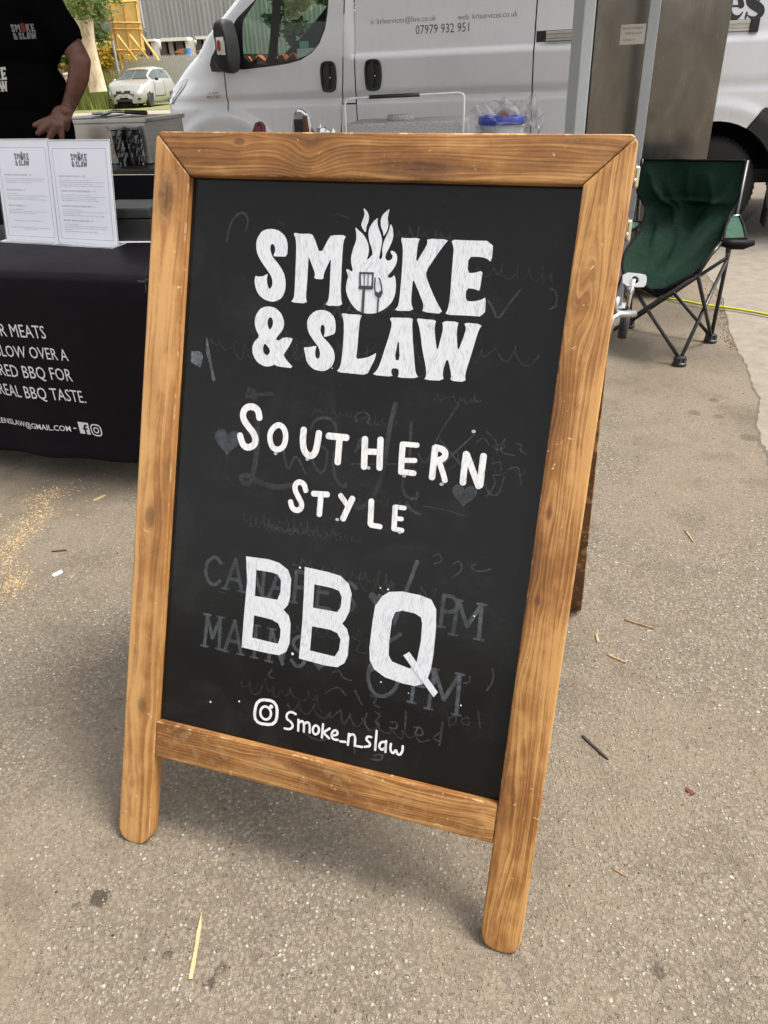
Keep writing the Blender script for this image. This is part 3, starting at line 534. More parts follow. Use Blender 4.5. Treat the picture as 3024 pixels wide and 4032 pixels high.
    f4.line(disc(cc[0], .0098, 20, .0115), .0042, True, 0); f4.poly(disc(cc[1], .0036))
    for p in ([(0.3167, 0.3069), (0.3085, 0.3097), (0.3009, 0.3048), (0.3002, 0.2953), (0.3102, 0.2914), (0.314, 0.2844), (0.3082, 0.2778), (0.2986, 0.2777)], [(0.3222, 0.2988), (0.3235, 0.2788)], [(0.3228, 0.2927), (0.3286, 0.2986), (0.3326, 0.2949), (0.3335, 0.2795)], [(0.3328, 0.2933), (0.3386, 0.2987), (0.3431, 0.2951), (0.3438, 0.2804)],
              [(0.3659, 0.301), (0.3661, 0.2769)], [(0.3782, 0.2961), (0.3668, 0.2858)], [(0.368, 0.286), (0.379, 0.2787)], [(0.383, 0.2848), (0.3929, 0.2882), (0.3912, 0.2955), (0.3852, 0.2946), (0.3813, 0.286), (0.3855, 0.2784), (0.394, 0.2798)], [(0.3978, 0.2782), (0.4076, 0.2793)],
              [(0.4118, 0.2947), (0.4117, 0.2747)], [(0.4117, 0.2895), (0.4171, 0.296), (0.423, 0.2927), (0.4237, 0.2761)], [(0.4268, 0.2765), (0.4367, 0.2773)], [(0.4502, 0.2976), (0.4433, 0.2975), (0.4411, 0.2909), (0.4482, 0.288), (0.4493, 0.2816), (0.4403, 0.2785)], [(0.4575, 0.3105), (0.4584, 0.2773)],
              [(0.4735, 0.2949), (0.4662, 0.2932), (0.464, 0.2842), (0.4696, 0.2794), (0.474, 0.285)], [(0.475, 0.2971), (0.4756, 0.2778)], [(0.4834, 0.2943), (0.4831, 0.2827), (0.489, 0.278), (0.4927, 0.2874), (0.4954, 0.279), (0.5007, 0.2791), (0.5038, 0.2877), (0.503, 0.295)]):
        f4.line(p, .0039, False, 2)
    f4.line([(0.3539, 0.2967), (0.3599, 0.2928), (0.3598, 0.2841), (0.354, 0.279), (0.349, 0.2831), (0.349, 0.2916)], .0039, True, 2)
    f4.build('painted_handle', solid, th)
    # drips and dots of paint
    f5 = Flat(fn)
    for (x, y), r in zip([(0.3007, 0.5553), (0.3012, 0.4091), (0.4558, 0.3928), (0.2123, 0.3065), (0.5871, 0.3823), (0.4385, 0.545), (0.5903, 0.527), (0.451, 0.5449), (0.1881, 0.2369), (0.5025, 0.3842), (0.2418, 0.238), (0.3249, 0.8762), (0.1586, 0.2937)], (.003,.004,.0022,.0028,.0022,.002,.0022,.0026,.002,.0015,.0024,.0015,.003)):
        f5.poly(disc((x, y), r*.62, 7))
    tag(f5.build('paint_dots', solid, th), kind='stuff')
    f6 = Flat(fn)
    for (x, y) in [(0.2419, 0.7338), (0.297, 0.7314), (0.3993, 0.7303), (0.4572, 0.7254), (0.5163, 0.7203), (0.3564, 0.6426), (0.4599, 0.6377), (0.5552, 0.8042)]: f6.poly(disc((x, y), .0032, 9, .0026))
    tag(f6.build('paint_drips', mk_paint('thin_paint', (.35, .40, .42)), th), kind='stuff')
    # wiped ghosts of older chalk writing
    gA = Flat(fn, base=1e-4, dz=1.2e-5); gB = Flat(fn, base=1e-4, dz=1.2e-5); gC = Flat(fn, base=2e-5, dz=4e-6); gD = Flat(fn, base=6e-6, dz=1e-6)
    V = [(0.1299, 0.4981), (0.4116, 0.4946), (0.138, 0.3907), (0.3362, 0.386), (0.5357, 0.5011), (0.5587, 0.4922), (0.4566, 0.4916), (0.4233, 0.3671), (0.5021, 0.3702), (0.5344, 0.3657), (0.1556, 0.7444), (0.5525, 0.7095), (0.4329, 0.5267), (0.3491, 0.4045)]
    def serif(ch, x, y, h, wd):
        """block capitals with slab serifs in pixel-free board metres"""
        st = {'C': [[(.95,.8),(.6,1),(.15,.8),(.05,.5),(.15,.2),(.6,0),(.95,.2)]], 'A': [[(0,0),(.5,1)],[(.5,1),(1,0)],[(.25,.35),(.75,.35)]], 'N': [[(.1,0),(.1,1)],[(.1,1),(.9,0)],[(.9,0),(.9,1)]],
              'P': [[(.15,0),(.15,1)],[(.15,1),(.7,1),(.95,.75),(.7,.5),(.15,.5)]], 'E': [[(.15,0),(.15,1)],[(.15,1),(.9,1)],[(.15,.5),(.7,.5)],[(.15,0),(.9,0)]], 'S': [[(.9,.8),(.5,1),(.1,.8),(.2,.58),(.8,.42),(.9,.2),(.5,0),(.1,.2)]],
              'M': [[(.05,0),(.1,1)],[(.1,1),(.5,.3)],[(.5,.3),(.9,1)],[(.9,1),(.95,0)]], 'I': [[(.5,0),(.5,1)]], '6': [[(.8,1),(.35,.75),(.1,.35),(.25,.05),(.6,0),(.9,.25),(.75,.5),(.4,.5),(.15,.35)]], '7': [[(.9,1),(.25,0)]]}[ch]
        for s_ in st: gA.line([(x+a*wd, y+b*h) for a, b in s_], .0062, False, 2)
        if ch in 'ANPMI':
            for a, b in {'A': [(0,0),(1,0)], 'N': [(.1,0),(.1,1),(.9,1)], 'P': [(.15,0)], 'M': [(.05,0),(.95,0),(.1,1),(.9,1)], 'I': [(.5,0),(.5,1)]}[ch]: gA.line([(x+a*wd-.007, y+b*h), (x+a*wd+.007, y+b*h)], .0036, False, 0)
    for word, a, b, h, n in (('CANAPES', V[0], V[1], .052, 7), ('MAINS', V[2], V[3], .056, 5)):
        for i, ch in enumerate(word):
            x = a[0]+(b[0]-a[0])*i/n; serif(ch, x, a[1]+(b[1]-a[1])*i/n, h, (b[0]-a[0])/n*.78)
    for ch, p, h, wd in (('P', V[4], .05, .03), ('M', V[5], .055, .045), ('7', V[6], .105, .04), ('6', V[7], .11, .07), ('P', V[8], .06, .045), ('M', V[9], .066, .05)): serif(ch, p[0], p[1], h, wd)
    def heart(c, r): return [(c[0]+r*(16*sin(a)**3)/16, c[1]+r*(13*cos(a)-5*cos(2*a)-2*cos(3*a)-cos(4*a))/16) for a in [2*pi*i/22 for i in range(22)]]
    for c, r in ((V[10], .024), (V[11], .019), (V[12], .012), (V[13], .014)): gA.poly(heart(c, r))
    o_g = gA.build('chalk_ghost', mk_ghost('chalk_ghost', (.075,.085,.098), .15, .9), th)
    tag(o_g, kind='stuff')
    for p, wd in (
        ([(0.195, 0.83), (0.1999, 0.8081), (0.2073, 0.7695), (0.2095, 0.7328), (0.2059, 0.7008), (0.2001, 0.6768), (0.187, 0.6809), (0.1832, 0.6892), (0.1955, 0.6936), (0.2151, 0.6846), (0.2469, 0.6787), (0.2738, 0.6865)], .014),
        ([(0.2276, 0.8277), (0.1941, 0.8216), (0.182, 0.8176), (0.1871, 0.832)], .010), ([(0.2984, 0.7796), (0.303, 0.7939), (0.3201, 0.8012), (0.3382, 0.795), (0.3439, 0.7681), (0.339, 0.7288), (0.3507, 0.6996), (0.366, 0.6946), (0.3638, 0.7013)], .008),
        ([(0.2531, 0.7464), (0.2662, 0.7026), (0.275, 0.7406), (0.2962, 0.708)], .006), ([(0.3041, 0.7356), (0.3136, 0.7144), (0.3286, 0.7135), (0.3309, 0.75), (0.3188, 0.7541)], .006), ([(0.4314, 0.8317), (0.4258, 0.7937), (0.4246, 0.7394), (0.4175, 0.7001), (0.4034, 0.6705), (0.3865, 0.6652), (0.3782, 0.6753)], .012),
        ([(0.3708, 0.7327), (0.4246, 0.7394), (0.4716, 0.7453)], .005), ([(0.459, 0.808), (0.4641, 0.7389), (0.4541, 0.7159), (0.4623, 0.6925), (0.4805, 0.6923), (0.4806, 0.7031)], .008), ([(0.4649, 0.6818), (0.4771, 0.6726), (0.4899, 0.6703)], .007),
        ([(0.3745, 0.7524), (0.3919, 0.7791), (0.3811, 0.7724), (0.3792, 0.764)], .008), ([(0.4753, 0.7619), (0.4886, 0.742), (0.5019, 0.7916), (0.5281, 0.8415)], .004), ([(0.5149, 0.7506), (0.5313, 0.7712), (0.557, 0.8004)], .005),
        ([(0.5052, 0.7867), (0.5233, 0.7703), (0.5447, 0.7491), (0.5649, 0.7358)], .004), ([(0.5777, 0.74), (0.5858, 0.7173), (0.6023, 0.7116), (0.6086, 0.7441)], .004), ([(0.4926, 0.683), (0.5228, 0.6832), (0.5561, 0.6771)], .003),
        ([(0.5612, 0.7879), (0.5703, 0.7993), (0.5797, 0.7874)], .0045), ([(0.5864, 0.7856), (0.5974, 0.7908), (0.6056, 0.7879), (0.5936, 0.78), (0.5864, 0.7856)], .0045), ([(0.3727, 0.7987), (0.3688, 0.809), (0.3823, 0.8159), (0.3945, 0.8091), (0.3898, 0.7992)], .004),
        ([(0.5529, 0.9927), (0.5618, 0.9813), (0.5701, 0.9648), (0.583, 0.9899), (0.5974, 1.011)], .0045), ([(0.638, 1.0146), (0.648, 1.0106), (0.6506, 0.9919), (0.6418, 0.9865)], .004), ([(0.5737, 0.8065), (0.5935, 0.791), (0.5929, 0.7757)], .004), ([(0.6026, 0.7996), (0.5951, 0.7785), (0.6181, 0.7762)], .004),
        ([(0.6183, 0.7939), (0.6285, 0.7926), (0.6246, 0.7846), (0.6351, 0.7808)], .004), ([(0.5873, 0.7597), (0.6017, 0.7666), (0.6021, 0.7437), (0.5892, 0.7445), (0.5983, 0.7329), (0.5858, 0.7105)], .004), ([(0.6133, 0.7553), (0.6275, 0.7622), (0.6336, 0.735)], .004),
        ([(0.5152, 0.6079), (0.5254, 0.6151), (0.5324, 0.6024), (0.5192, 0.5974)], .004), ([(0.5489, 0.6023), (0.559, 0.6094), (0.5635, 0.5937), (0.5488, 0.5802)], .004), ([(0.5835, 0.608), (0.5735, 0.6009), (0.5904, 0.5955), (0.6054, 0.6034)], .004), ([(0.3993, 0.4559), (0.4174, 0.4535), (0.4075, 0.4338), (0.4253, 0.4345)], .004),
        ([(0.3725, 0.3909), (0.3839, 0.3993), (0.3913, 0.3857), (0.4065, 0.3845)], .004), ([(0.4387, 0.3358), (0.4344, 0.3198), (0.4448, 0.307)], .0045), ([(0.45, 0.3414), (0.4623, 0.3382), (0.452, 0.3238), (0.4613, 0.3199)], .0045), ([(0.4779, 0.3297), (0.4894, 0.3324), (0.4907, 0.3207), (0.4775, 0.3206)], .0045),
        ([(0.5017, 0.353), (0.5036, 0.3237)], .0045), ([(0.5174, 0.3298), (0.53, 0.3327), (0.5345, 0.3189), (0.5187, 0.3182), (0.5244, 0.3315)], .0045), ([(0.5624, 0.3491), (0.5617, 0.3312), (0.5613, 0.3104)], .006), ([(0.559, 0.3306), (0.5488, 0.3193), (0.5606, 0.3162)], .0045),
        ([(0.57, 0.3567), (0.5748, 0.3402)], .004), ([(0.57, 0.3567), (0.5829, 0.3654), (0.5819, 0.3506), (0.5727, 0.3456)], .004), ([(0.5918, 0.3616), (0.6023, 0.3668), (0.604, 0.3528), (0.5915, 0.3528), (0.5918, 0.3616)], .004), ([(0.6146, 0.3783), (0.6205, 0.3537)], .004),
        ([(0.4141, 0.3696), (0.4283, 0.3486)], .005), ([(0.4414, 0.3665), (0.4533, 0.3662), (0.4459, 0.3525), (0.458, 0.3506)], .005), ([(0.3336, 0.278), (0.3597, 0.2685), (0.3804, 0.2797)], .005), ([(0.4198, 0.2858), (0.4252, 0.2626)], .005), ([(0.4579, 0.2674), (0.4722, 0.274), (0.4706, 0.2614), (0.4527, 0.2601)], .006),
        ([(0.3639, 0.3527), (0.3836, 0.3721), (0.4002, 0.3576)], .004), ([(0.2674, 0.3752), (0.259, 0.3611), (0.2719, 0.3606)], .004), ([(0.5876, 0.4184), (0.598, 0.4235), (0.5944, 0.4313)], .003), ([(0.6238, 0.4147), (0.6322, 0.4336), (0.6272, 0.4523)], .004),
        ([(0.1286, 1.0549), (0.1321, 1.0819), (0.142, 1.0967), (0.1528, 1.1019), (0.1646, 1.0926), (0.1607, 1.0733)], .006), ([(0.3004, 1.0997), (0.3102, 1.1047), (0.3288, 1.0984)], .002), ([(0.2118, 1.0848), (0.2167, 1.0897), (0.2252, 1.0852)], .002)):
        gB.line(p, wd*.62, False, 2)
    rs = random.Random(12)
    for _ in range(20):
        x0, y0 = rs.uniform(SW+.03, BW-SW-.14), rs.uniform(b1+.03, BL-TR-.06); n_ = rs.randint(5, 13); r_ = rs.uniform(.006, .017); a_ = rs.uniform(-.05, .05); ph = rs.uniform(0, 6); pts = []
        for k in range(n_*4):
            ph += rs.choice((.8, 1.5, 1.9, 2.5, 3.1)); x_ = x0+k*r_*.48; hgt = r_*rs.choice((.7, .9, 1, 1, 1.2, 2.0))
            if x_ > BW-SW-.02: break
            pts.append((x_+r_*.55*cos(ph), y0+a_*(x_-x0)+hgt*sin(ph)))
        if len(pts) > 3: gC.line(pts, rs.choice((.0014, .0018, .0024)), False, 2)
    o_c = gC.build('chalk_handwriting', mk_ghost('chalk_faint', (.07,.073,.077), .0, .40, 90), th); tag(o_c, kind='stuff')
    for _ in range(16):
        x0, y0 = rs.uniform(SW+.05, BW-SW-.12), rs.uniform(b1+.05, BL-TR-.08); l_ = rs.uniform(.04, .13); a_ = rs.uniform(-.5, .7); gD.line([(x0, y0), (x0+l_*.5*cos(a_), y0+l_*.5*sin(a_)+.01), (min(x0+l_*cos(a_), BW-SW-.01), y0+l_*sin(a_))], [.006, rs.uniform(.018, .045), .005], False, 2)
    o_d = gD.build('chalk_wipe', mk_ghost('chalk_wipe', (.045,.048,.052), .0, .10, 26), th); tag(o_d, kind='stuff')
    o_g = gB.build('chalk_scrawl', mk_ghost('chalk_scrawl', (.075,.078,.082), .0, .62, 140), th)
    tag(o_g, kind='stuff')
    sm = Flat(fn, base=1e-4)
    for p, wd in (([(0.0801, 0.881), (0.0892, 0.8728), (0.096, 0.86)], [.003,.03,.006]), ([(0.1053, 0.9052), (0.1086, 0.8833), (0.115, 0.8654), (0.1229, 0.8401)], [.002,.008,.004,.006])): sm.line(p, wd, False, 2)
    sm.build('chalk_smear', mk_ghost('chalk_smear', (.24,.29,.33), .0, .55, 240), th)
    # side fittings
    kb = MB(); q = [(0.7272, 0.012, 0.96), (0.7277, 0.014, 0.9803), (0.7357, 0.02, 0.9864), (0.757, 0.045, 0.9913), (0.7574, 0.045, 0.9886)]
    kb.tube(q, [.0035,.004,.004,.004,.003], 8)
    kb.tube([(0.7304, 0.03, 1.0109), (0.7294, 0.03, 0.9989), (0.7305, 0.032, 0.9913), (0.738, 0.035, 0.9897), (0.7569, 0.05, 0.9934)], .004, 8)
    kb.build('side_bracket', M['dull_metal'], th, True)
    th2 = thing('umbrella_stay', 'steel rod with black grip and white tab hooked on the right side of the A-board', 'rod', M=Matrix.Translation((0.536, 1.55, 0.759)))
    iv2 = th2.matrix_world.inverted(); L3 = lambda pts: [iv2 @ Vector(p) for p in pts]
    MB().tube(L3([(0.541, 1.55, 0.786), (0.537, 1.55, 0.754), (0.535, 1.55, 0.715)]), .0048, 12).build('rod', M['chrome'], th2, True)
    MB().tube(L3([(0.534, 1.55, 0.723), (0.533, 1.55, 0.686), (0.532, 1.55, 0.662)]), [.0095,.0105,.0108], 12).build('grip', M['black_plastic'], th2, True)
    tb = MB(); cpt = iv2 @ Vector((0.542, 1.555, 0.782)); R = Matrix.Translation(cpt) @ Matrix.Rotation(radians(8), 4, 'Y') @ Matrix.Rotation(radians(62), 4, 'X')
    o = smooth_poly([(-.024,-.014),(.022,-.014),(.027,-.006),(.027,.009),(.021,.014),(-.024,.014)], 1); hl = disc((.003, .001), .008, 14)
    V2, F2 = fill(o, [hl]); n = len(V2); vs = [(x, y, 0) for x, y in V2]+[(x, y, .004) for x, y in V2]
    tb.add(vs, [f[::-1] for f in F2]+[tuple(i+n for i in f) for f in F2], R); tb.build('tab', mat('worn_white_plastic', (.36,.37,.38), .5), th2)
    MB().lathe([(.010, 0), (.014, .004), (.014, .012), (.006, .016)], iv2 @ Vector((0.531, 1.56, 0.761)), 'X', 14).build('knob', M['dull_metal'], th2, True)
    # wire catch on the left stile
    wc = MB(); wc.tube([(-0.0124, 0.02, 1.011), (-0.0119, 0.012, 1.0047), (-0.0115, 0.012, 0.991)], .0013, 8); wc.tube([(-0.0266, 0.012, 0.9861), (-0.0121, 0.012, 0.9861), (-0.0097, 0.02, 0.9828)], .0014, 8); wc.tube([(-0.0138, 0.014, 0.9839), (-0.0119, 0.014, 0.9759), (-0.0124, 0.014, 0.9693)], .0013, 8)
    wc.box([(-0.0104, 0.012, 0.9886)][0], (.004, .003, .005)); wc.build('wire_catch', M['grey_plastic'], th, True)
    return th, LOGO

# ------------------------------------------------------------------ ground
def axis_steps(a, b, near0, near1, fine):
    out = []; x = near0
    while x <= near1+1e-6: out.append(x); x += fine
    st = fine; x = near1
    while x < b: st *= 1.5; x = min(b, x+st); out.append(x)
    st = fine; x = near0; lo = []
    while x > a: st *= 1.5; x = max(a, x-st); lo.append(x)
    return lo[::-1]+out
xs = axis_steps(-400, 400, -3, 3.6, .06); ys = axis_steps(-120, 700, -.6, 5.4, .06)
vs = [(x, y, ground_z(x, y)) for y in ys for x in xs]; nx = len(xs)
fs = [(j*nx+i, j*nx+i+1, (j+1)*nx+i+1, (j+1)*nx+i) for j in range(len(ys)-1) for i in range(nx-1)]
tag(raw('ground', vs, fs, mk_ground(), smooth=True), kind='structure')
# worn concrete strip beside the tarmac, ragged edge, 12 mm proud
edge = [(2.129, 5.139, 0), (2.062, 4.583, 0), (1.971, 4.184, 0), (1.905, 3.985, 0), (1.835, 3.78, 0), (1.752, 3.553, 0), (1.691, 3.365, 0), (1.678, 3.293, 0), (1.636, 3.158, 0), (1.585, 2.971, 0), (1.536, 2.83, 0), (1.493, 2.7, 0), (1.444, 2.579, 0), (1.4, 2.467, 0), (1.348, 2.321, 0), (1.327, 2.243, 0), (1.273, 2.065, 0), (1.186, 1.807, 0)]
ed = []
rnd = random.Random(5)
wk = 0.0
for a, b in zip(edge, edge[1:]):
    for k in range(16):
        t_ = k/16; y_ = a[1]+(b[1]-a[1])*t_; wk = wk*.90+rnd.uniform(-.0042, .0042); ed.append((a[0]+(b[0]-a[0])*t_+wk*(.3 if y_ > 3.3 else 1)+.004*sin(y_*19), y_))
poly_ = ed+[(1.35, .2), (9, -3), (9, 7), (5.2, 9.5), (2.6, 5.6)]
V_, F_ = fill(poly_); n_ = len(V_)
m_ = len(poly_); vs = [(x, y, .0055) for x, y in V_]+[(x-.012, y, -.004) for x, y in poly_]
fs = F_+[(i, (i+1) % m_, n_+(i+1) % m_, n_+i) for i in range(m_)]
tag(raw('concrete_pavement', vs, fs, mk_concrete()), kind='structure')
road = MB(); road.v = [(-40, 24, .004), (40, 24, .004), (40, 33.2, .004), (-6, 34.2, .004), (-13, 36.2, .004), (-40, 38, .004)]; road.f = [(0,1,2,3,4,5)]
tag(road.build('road', mat('pale_road', (.30,.26,.21), .9, var=.15, scale=2)), kind='structure')
vg = MB(); vg.v = [(-60, 38.1, .006), (-13.2, 36.3, .006), (-8, 36, .006), (-8, 44, .006), (-60, 50, .006)]; vg.f = [(0,1,2,3,4)]
tag(vg.build('grass_verge', mat('verge_soil', (.16,.17,.05), .95, var=.3, scale=3)), kind='structure')

# ------------------------------------------------------------------ van
VX = 2.4265; VY = 5.6474; VYAW = -.3257
vu = Vector((cos(VYAW), sin(VYAW), 0)); vn = Vector((-sin(VYAW), cos(VYAW), 0))
VMx = Matrix((vu, vn, Vector((0,0,1)))).transposed().to_4x4(); VMx.translation = (VX, VY, 0)
van = thing('van', 'silver white panel van parked behind the stall, KRL Services lettering on its side', 'van', M=VMx)
def van_paint():
    t = NT('van_paint'); co = t.coord(); n = t.noise(co, 3, 5, .6); d = t.noise(t.coord((2.5,1,.6)), 9, 5, .7)
    sp = t.n('SeparateXYZ'); t.put(sp.inputs[0], co)
    c = t.ramp(n, [(.3, (.80,.815,.86)), (.7, (.83,.845,.885))])
    low = t.math('SUBTRACT', 1.0, t.sstep(sp.outputs[2], .35, .95)); f = t.math('MULTIPLY', t.math('MULTIPLY_ADD', low, .5, .06), t.sstep(d, .45, .75))
    c = t.mix(f, c, (.36,.33,.29))
    t.set(Base_Color=c, Roughness=t.math('MULTIPLY_ADD', d, .2, .22), Metallic=.0); t.b.inputs['Coat Weight'].default_value = .9; t.b.inputs['Coat Roughness'].default_value = .12
    return t.m
VP = van_paint()
def glass(name, tintc, refl=.12):
    m = bpy.data.materials.new(name); m.use_nodes = True; t = m.node_tree; t.nodes.clear()
    o = t.nodes.new('ShaderNodeOutputMaterial'); mx = t.nodes.new('ShaderNodeMixShader'); tr = t.nodes.new('ShaderNodeBsdfTransparent'); gl = t.nodes.new('ShaderNodeBsdfGlossy')
    lw = t.nodes.new('ShaderNodeLayerWeight'); lw.inputs[0].default_value = .5; pw = t.nodes.new('ShaderNodeMath'); pw.operation = 'POWER'; pw.inputs[1].default_value = 3.5; ml = t.nodes.new('ShaderNodeMath'); ml.operation = 'MULTIPLY_ADD'; ml.inputs[1].default_value = refl*4; ml.inputs[2].default_value = refl*.35; ml.use_clamp = True
    t.links.new(lw.outputs['Facing'], pw.inputs[0]); t.links.new(pw.outputs[0], ml.inputs[0]); tr.inputs[0].default_value = (*tintc, 1); gl.inputs['Roughness'].default_value = .02
    nz = t.nodes.new('ShaderNodeTexNoise'); nz.inputs['Scale'].default_value = 3; rr = t.nodes.new('ShaderNodeMath'); rr.operation = 'MULTIPLY_ADD'; rr.inputs[1].default_value = .03; rr.inputs[2].default_value = .0
    t.links.new(nz.outputs[0], rr.inputs[0]); t.links.new(rr.outputs[0], gl.inputs['Roughness'])
    t.links.new(ml.outputs[0], mx.inputs[0]); t.links.new(tr.outputs[0], mx.inputs[1]); t.links.new(gl.outputs[0], mx.inputs[2]); t.links.new(mx.outputs[0], o.inputs[0]); return m
M['van_glass'] = glass('van_glass', (.72,.86,.76))
M['shiny_film'] = glass('shiny_film', (.95,.95,.96), .22)
M['clear_film'] = glass('clear_film', (.97,.97,.98), .12)
VW = 2.05
sil_px = [(-3.5148, 1.6568), (-3.731, 1.4861), (-3.922, 1.3338), (-4.0555, 1.2598), (-4.1758, 1.1851), (-4.2381, 1.1372), (-4.2924, 1.0629), (-4.3209, 0.9995)]
SIL = [(s-.10, z) for s, z in sil_px]
(sa, za), (sb, zb) = SIL[0], SIL[2]; k_ = (sa-sb)/(za-zb)
SIL = [(sa+k_*(2.05-za)+.62, 2.42), (sa+k_*(2.05-za)+.28, 2.33), (sa+k_*(2.0-za), 2.05)]+SIL+[(SIL[-1][0]-.02, .82), (SIL[-1][0]-.03, .62), (SIL[-1][0], .40), (SIL[-1][0]+.08, .30)]
def dseg(p, a, b):
    ax, ay = a; bx, by = b; dx, dy = bx-ax, by-ay; t_ = max(0, min(1, ((p[0]-ax)*dx+(p[1]-ay)*dy)/(dx*dx+dy*dy+1e-12)))
    return hypot(p[0]-ax-t_*dx, p[1]-ay-t_*dy)
def rad(z): return .34 if z < 1.15 else (.09 if z > 1.45 else .34-.25*(z-1.15)/.3)
ss = lambda x, a, b: (lambda t_: t_*t_*(3-2*t_))(max(0, min(1, (x-a)/(b-a))))
FW, RW = (-3.80, .34), (-.03, .336)
def vout(s, z, edge=True):
    o = -.07*max(0, z-1.26)**1.2
    if z < .5: o -= .10*(.5-z)
    # V shaped swage low on the doors
    zc = 1.005; o -= .017*math.exp(-((z-zc+.012)/.020)**2) if s > -4.3 else 0
    o -= .004*ss(zc-z, 0, .05)
    # ledge under the load panel
    k = ss(s, -2.70, -2.62); zt = 1.262; o -= .024*k*ss(z, zt-.010, zt+.016)
    # arches
    for (cx, cz), r0 in ((FW, .60), (RW, .575)):
        r = hypot(s-cx, z-cz)
        if z > .2: o += .016*(1-ss(r, r0-.045, r0+.012)) - .014*(1-ss(r, .44, .53))
    if edge and s < -2.9:
        d = min(dseg((s, z), a, b) for a, b in zip(SIL, SIL[1:])); r = rad(z)
        if d < r: o -= r*(1-math.sqrt(max(0, 1-(1-d/r)**2)))
    return o
def skin_panel(name, outer, holes=(), m=None, par=van, step=.024, off=0.0, far=False, fn=None):
    V, Fc = fill(outer, holes, step); f = fn or vout
    vs = [(s, (VW+f(s, z)-off if far else -f(s, z)-off), z) for s, z in V]
    return raw(name, vs, Fc, m or VP, par, smooth=True)
ARC = lambda c, r, a0, a1, n=14: [(c[0]+r*cos(radians(a0+(a1-a0)*i/n)), c[1]+r*sin(radians(a0+(a1-a0)*i/n))) for i in range(n+1)]
G1 = [(-3.8261, 1.2511), (-3.7308, 1.2007), (-3.735, 1.0292), (-3.7387, 0.9316), (-3.7476, 0.8325)]      # fender to door gap
gA = [(-2.6926, 1.6103), (-2.7056, 1.4568), (-2.731, 1.135), (-2.752, 0.932), (-2.7727, 0.7655)]; gB = [(-2.6244, 1.6065), (-2.6265, 1.4529), (-2.6304, 1.2673), (-2.6352, 0.9633), (-2.6333, 0.7896)]; gC = [(-1.2987, 1.5316), (-1.3003, 1.402), (-1.3002, 1.2687), (-1.2958, 1.0068), (-1.2898, 0.7392)]
def ext(g, zt, zb_): return [(g[0][0]+(g[0][0]-g[1][0])/(g[0][1]-g[1][1])*(zt-g[0][1])*.3, zt)]+g+[(g[-1][0], zb_)]
gA = ext(gA, 2.06, .40); gB = ext(gB, 2.06, .40); gC = ext(gC, 2.06, .40)
sh = lambda g, d: [(s+d, z) for s, z in g]
g_ = .0045
hood = [(-3.9215, 1.334), (-3.8261, 1.2511)]; hj = (hood[0][0]-.09, hood[0][1])
lowx = G1[-1][0]
fend = SIL[5:-1]+[(SIL[-1][0], .32)]+ARC((FW[0], FW[1]), .47, 190, -3, 16)+[(lowx-g_, .45)]+sh(G1[::-1], -g_)+[(G1[0][0], G1[0][1])]
fend = SIL[5:]+[(FW[0]-.44, .30)]+ARC(FW, .44, 185, 12, 16)+sh(G1[::-1][1:], -g_)
skin_panel('front_wing', fend, (), VP)
# pillar strip between the wing and the door window
wo = [(-3.4106, 1.6509), (-3.5683, 1.5481), (-3.6104, 1.5053), (-3.6313, 1.4423), (-3.7078, 1.3699), (-3.745, 1.2162), (-3.5536, 1.2081), (-3.3309, 1.2203), (-3.2812, 1.224), (-3.1685, 1.2333), (-3.0629, 1.2536), (-2.9701, 1.2954), (-2.9042, 1.3534), (-2.8531, 1.4421), (-2.8268, 1.5427), (-2.8153, 1.6172)]
wtop = [(wo[-1][0]+.01, 1.90), (wo[-1][0]-.10, 1.97), (wo[0][0]+.42, 1.97)]
winout = wo+wtop
door = [(G1[1][0]+g_, G1[1][1])]+sh(G1[1:], g_)+ARC(FW, .47, 8, -20, 4)+[(gA[-1][0]-g_, .40)]+sh(gA[::-1][1:], -g_)+[(gA[0][0]-.5, 2.12), (SIL[2][0]+.42, 2.12), (SIL[2][0]+.10, 2.02)]+[(a+.075, b-.01) for a, b in SIL[3:5]]+[(hood[1][0], hood[1][1]-.0)]
door = [p for p in door]
skin_panel('front_door', door, [winout], VP)
apil = [SIL[2]]+SIL[3:6]+[(hood[1][0], hood[1][1])]+[(a+.07, b-.01) for a, b in SIL[3:5]][::-1]+[(SIL[2][0]+.09, 2.02)]
skin_panel('windscreen_pillar', apil, (), VP)
skin_panel('roof_side', [(SIL[2][0]+.11, 2.035), (SIL[2][0]+.43, 2.135), (gA[0][0], 2.135), (1.2, 2.135), (1.2, 2.42), SIL[0], SIL[1]], (), VP)
# window surround, panes and quarter trim
p1 = [(-3.397, 1.6501), (-3.522, 1.5299), (-3.5341, 1.4751), (-3.5461, 1.3412), (-3.5453, 1.2864), (-3.5036, 1.2545), (-3.354, 1.2322), (-3.3148, 1.385), (-3.2621, 1.6425)]; p2 = [(-3.1919, 1.6385), (-3.2326, 1.4342), (-3.2703, 1.2438), (-3.1666, 1.2496), (-3.0894, 1.2617), (-3.0119, 1.2838), (-2.9619, 1.311), (-2.9172, 1.3566), (-2.8826, 1.4073), (-2.8574, 1.468), (-2.8359, 1.5583), (-2.8269, 1.6179)]
p1 = p1+[(p1[-1][0]+.01, 1.91), (p1[0][0]+.33, 1.91)]; p2 = p2+[(p2[-1][0]-.01, 1.86), (p2[-1][0]-.06, 1.91), (p2[0][0]+.02, 1.91)]
wf = skin_panel('window_surround', winout, [p1, p2], M['black_plastic'], off=-.006)
skin_panel('window', p1, (), M['van_glass'], wf, .12, -.014); skin_panel('window', p2, (), M['van_glass'], wf, .12, -.014)
skin_panel('pillar_panel', sh(gA[:6], g_)+[(gA[6][0]+g_, .955)]+[(gB[6][0]-g_, .955)]+sh(gB[:6][::-1], -g_), (), VP)
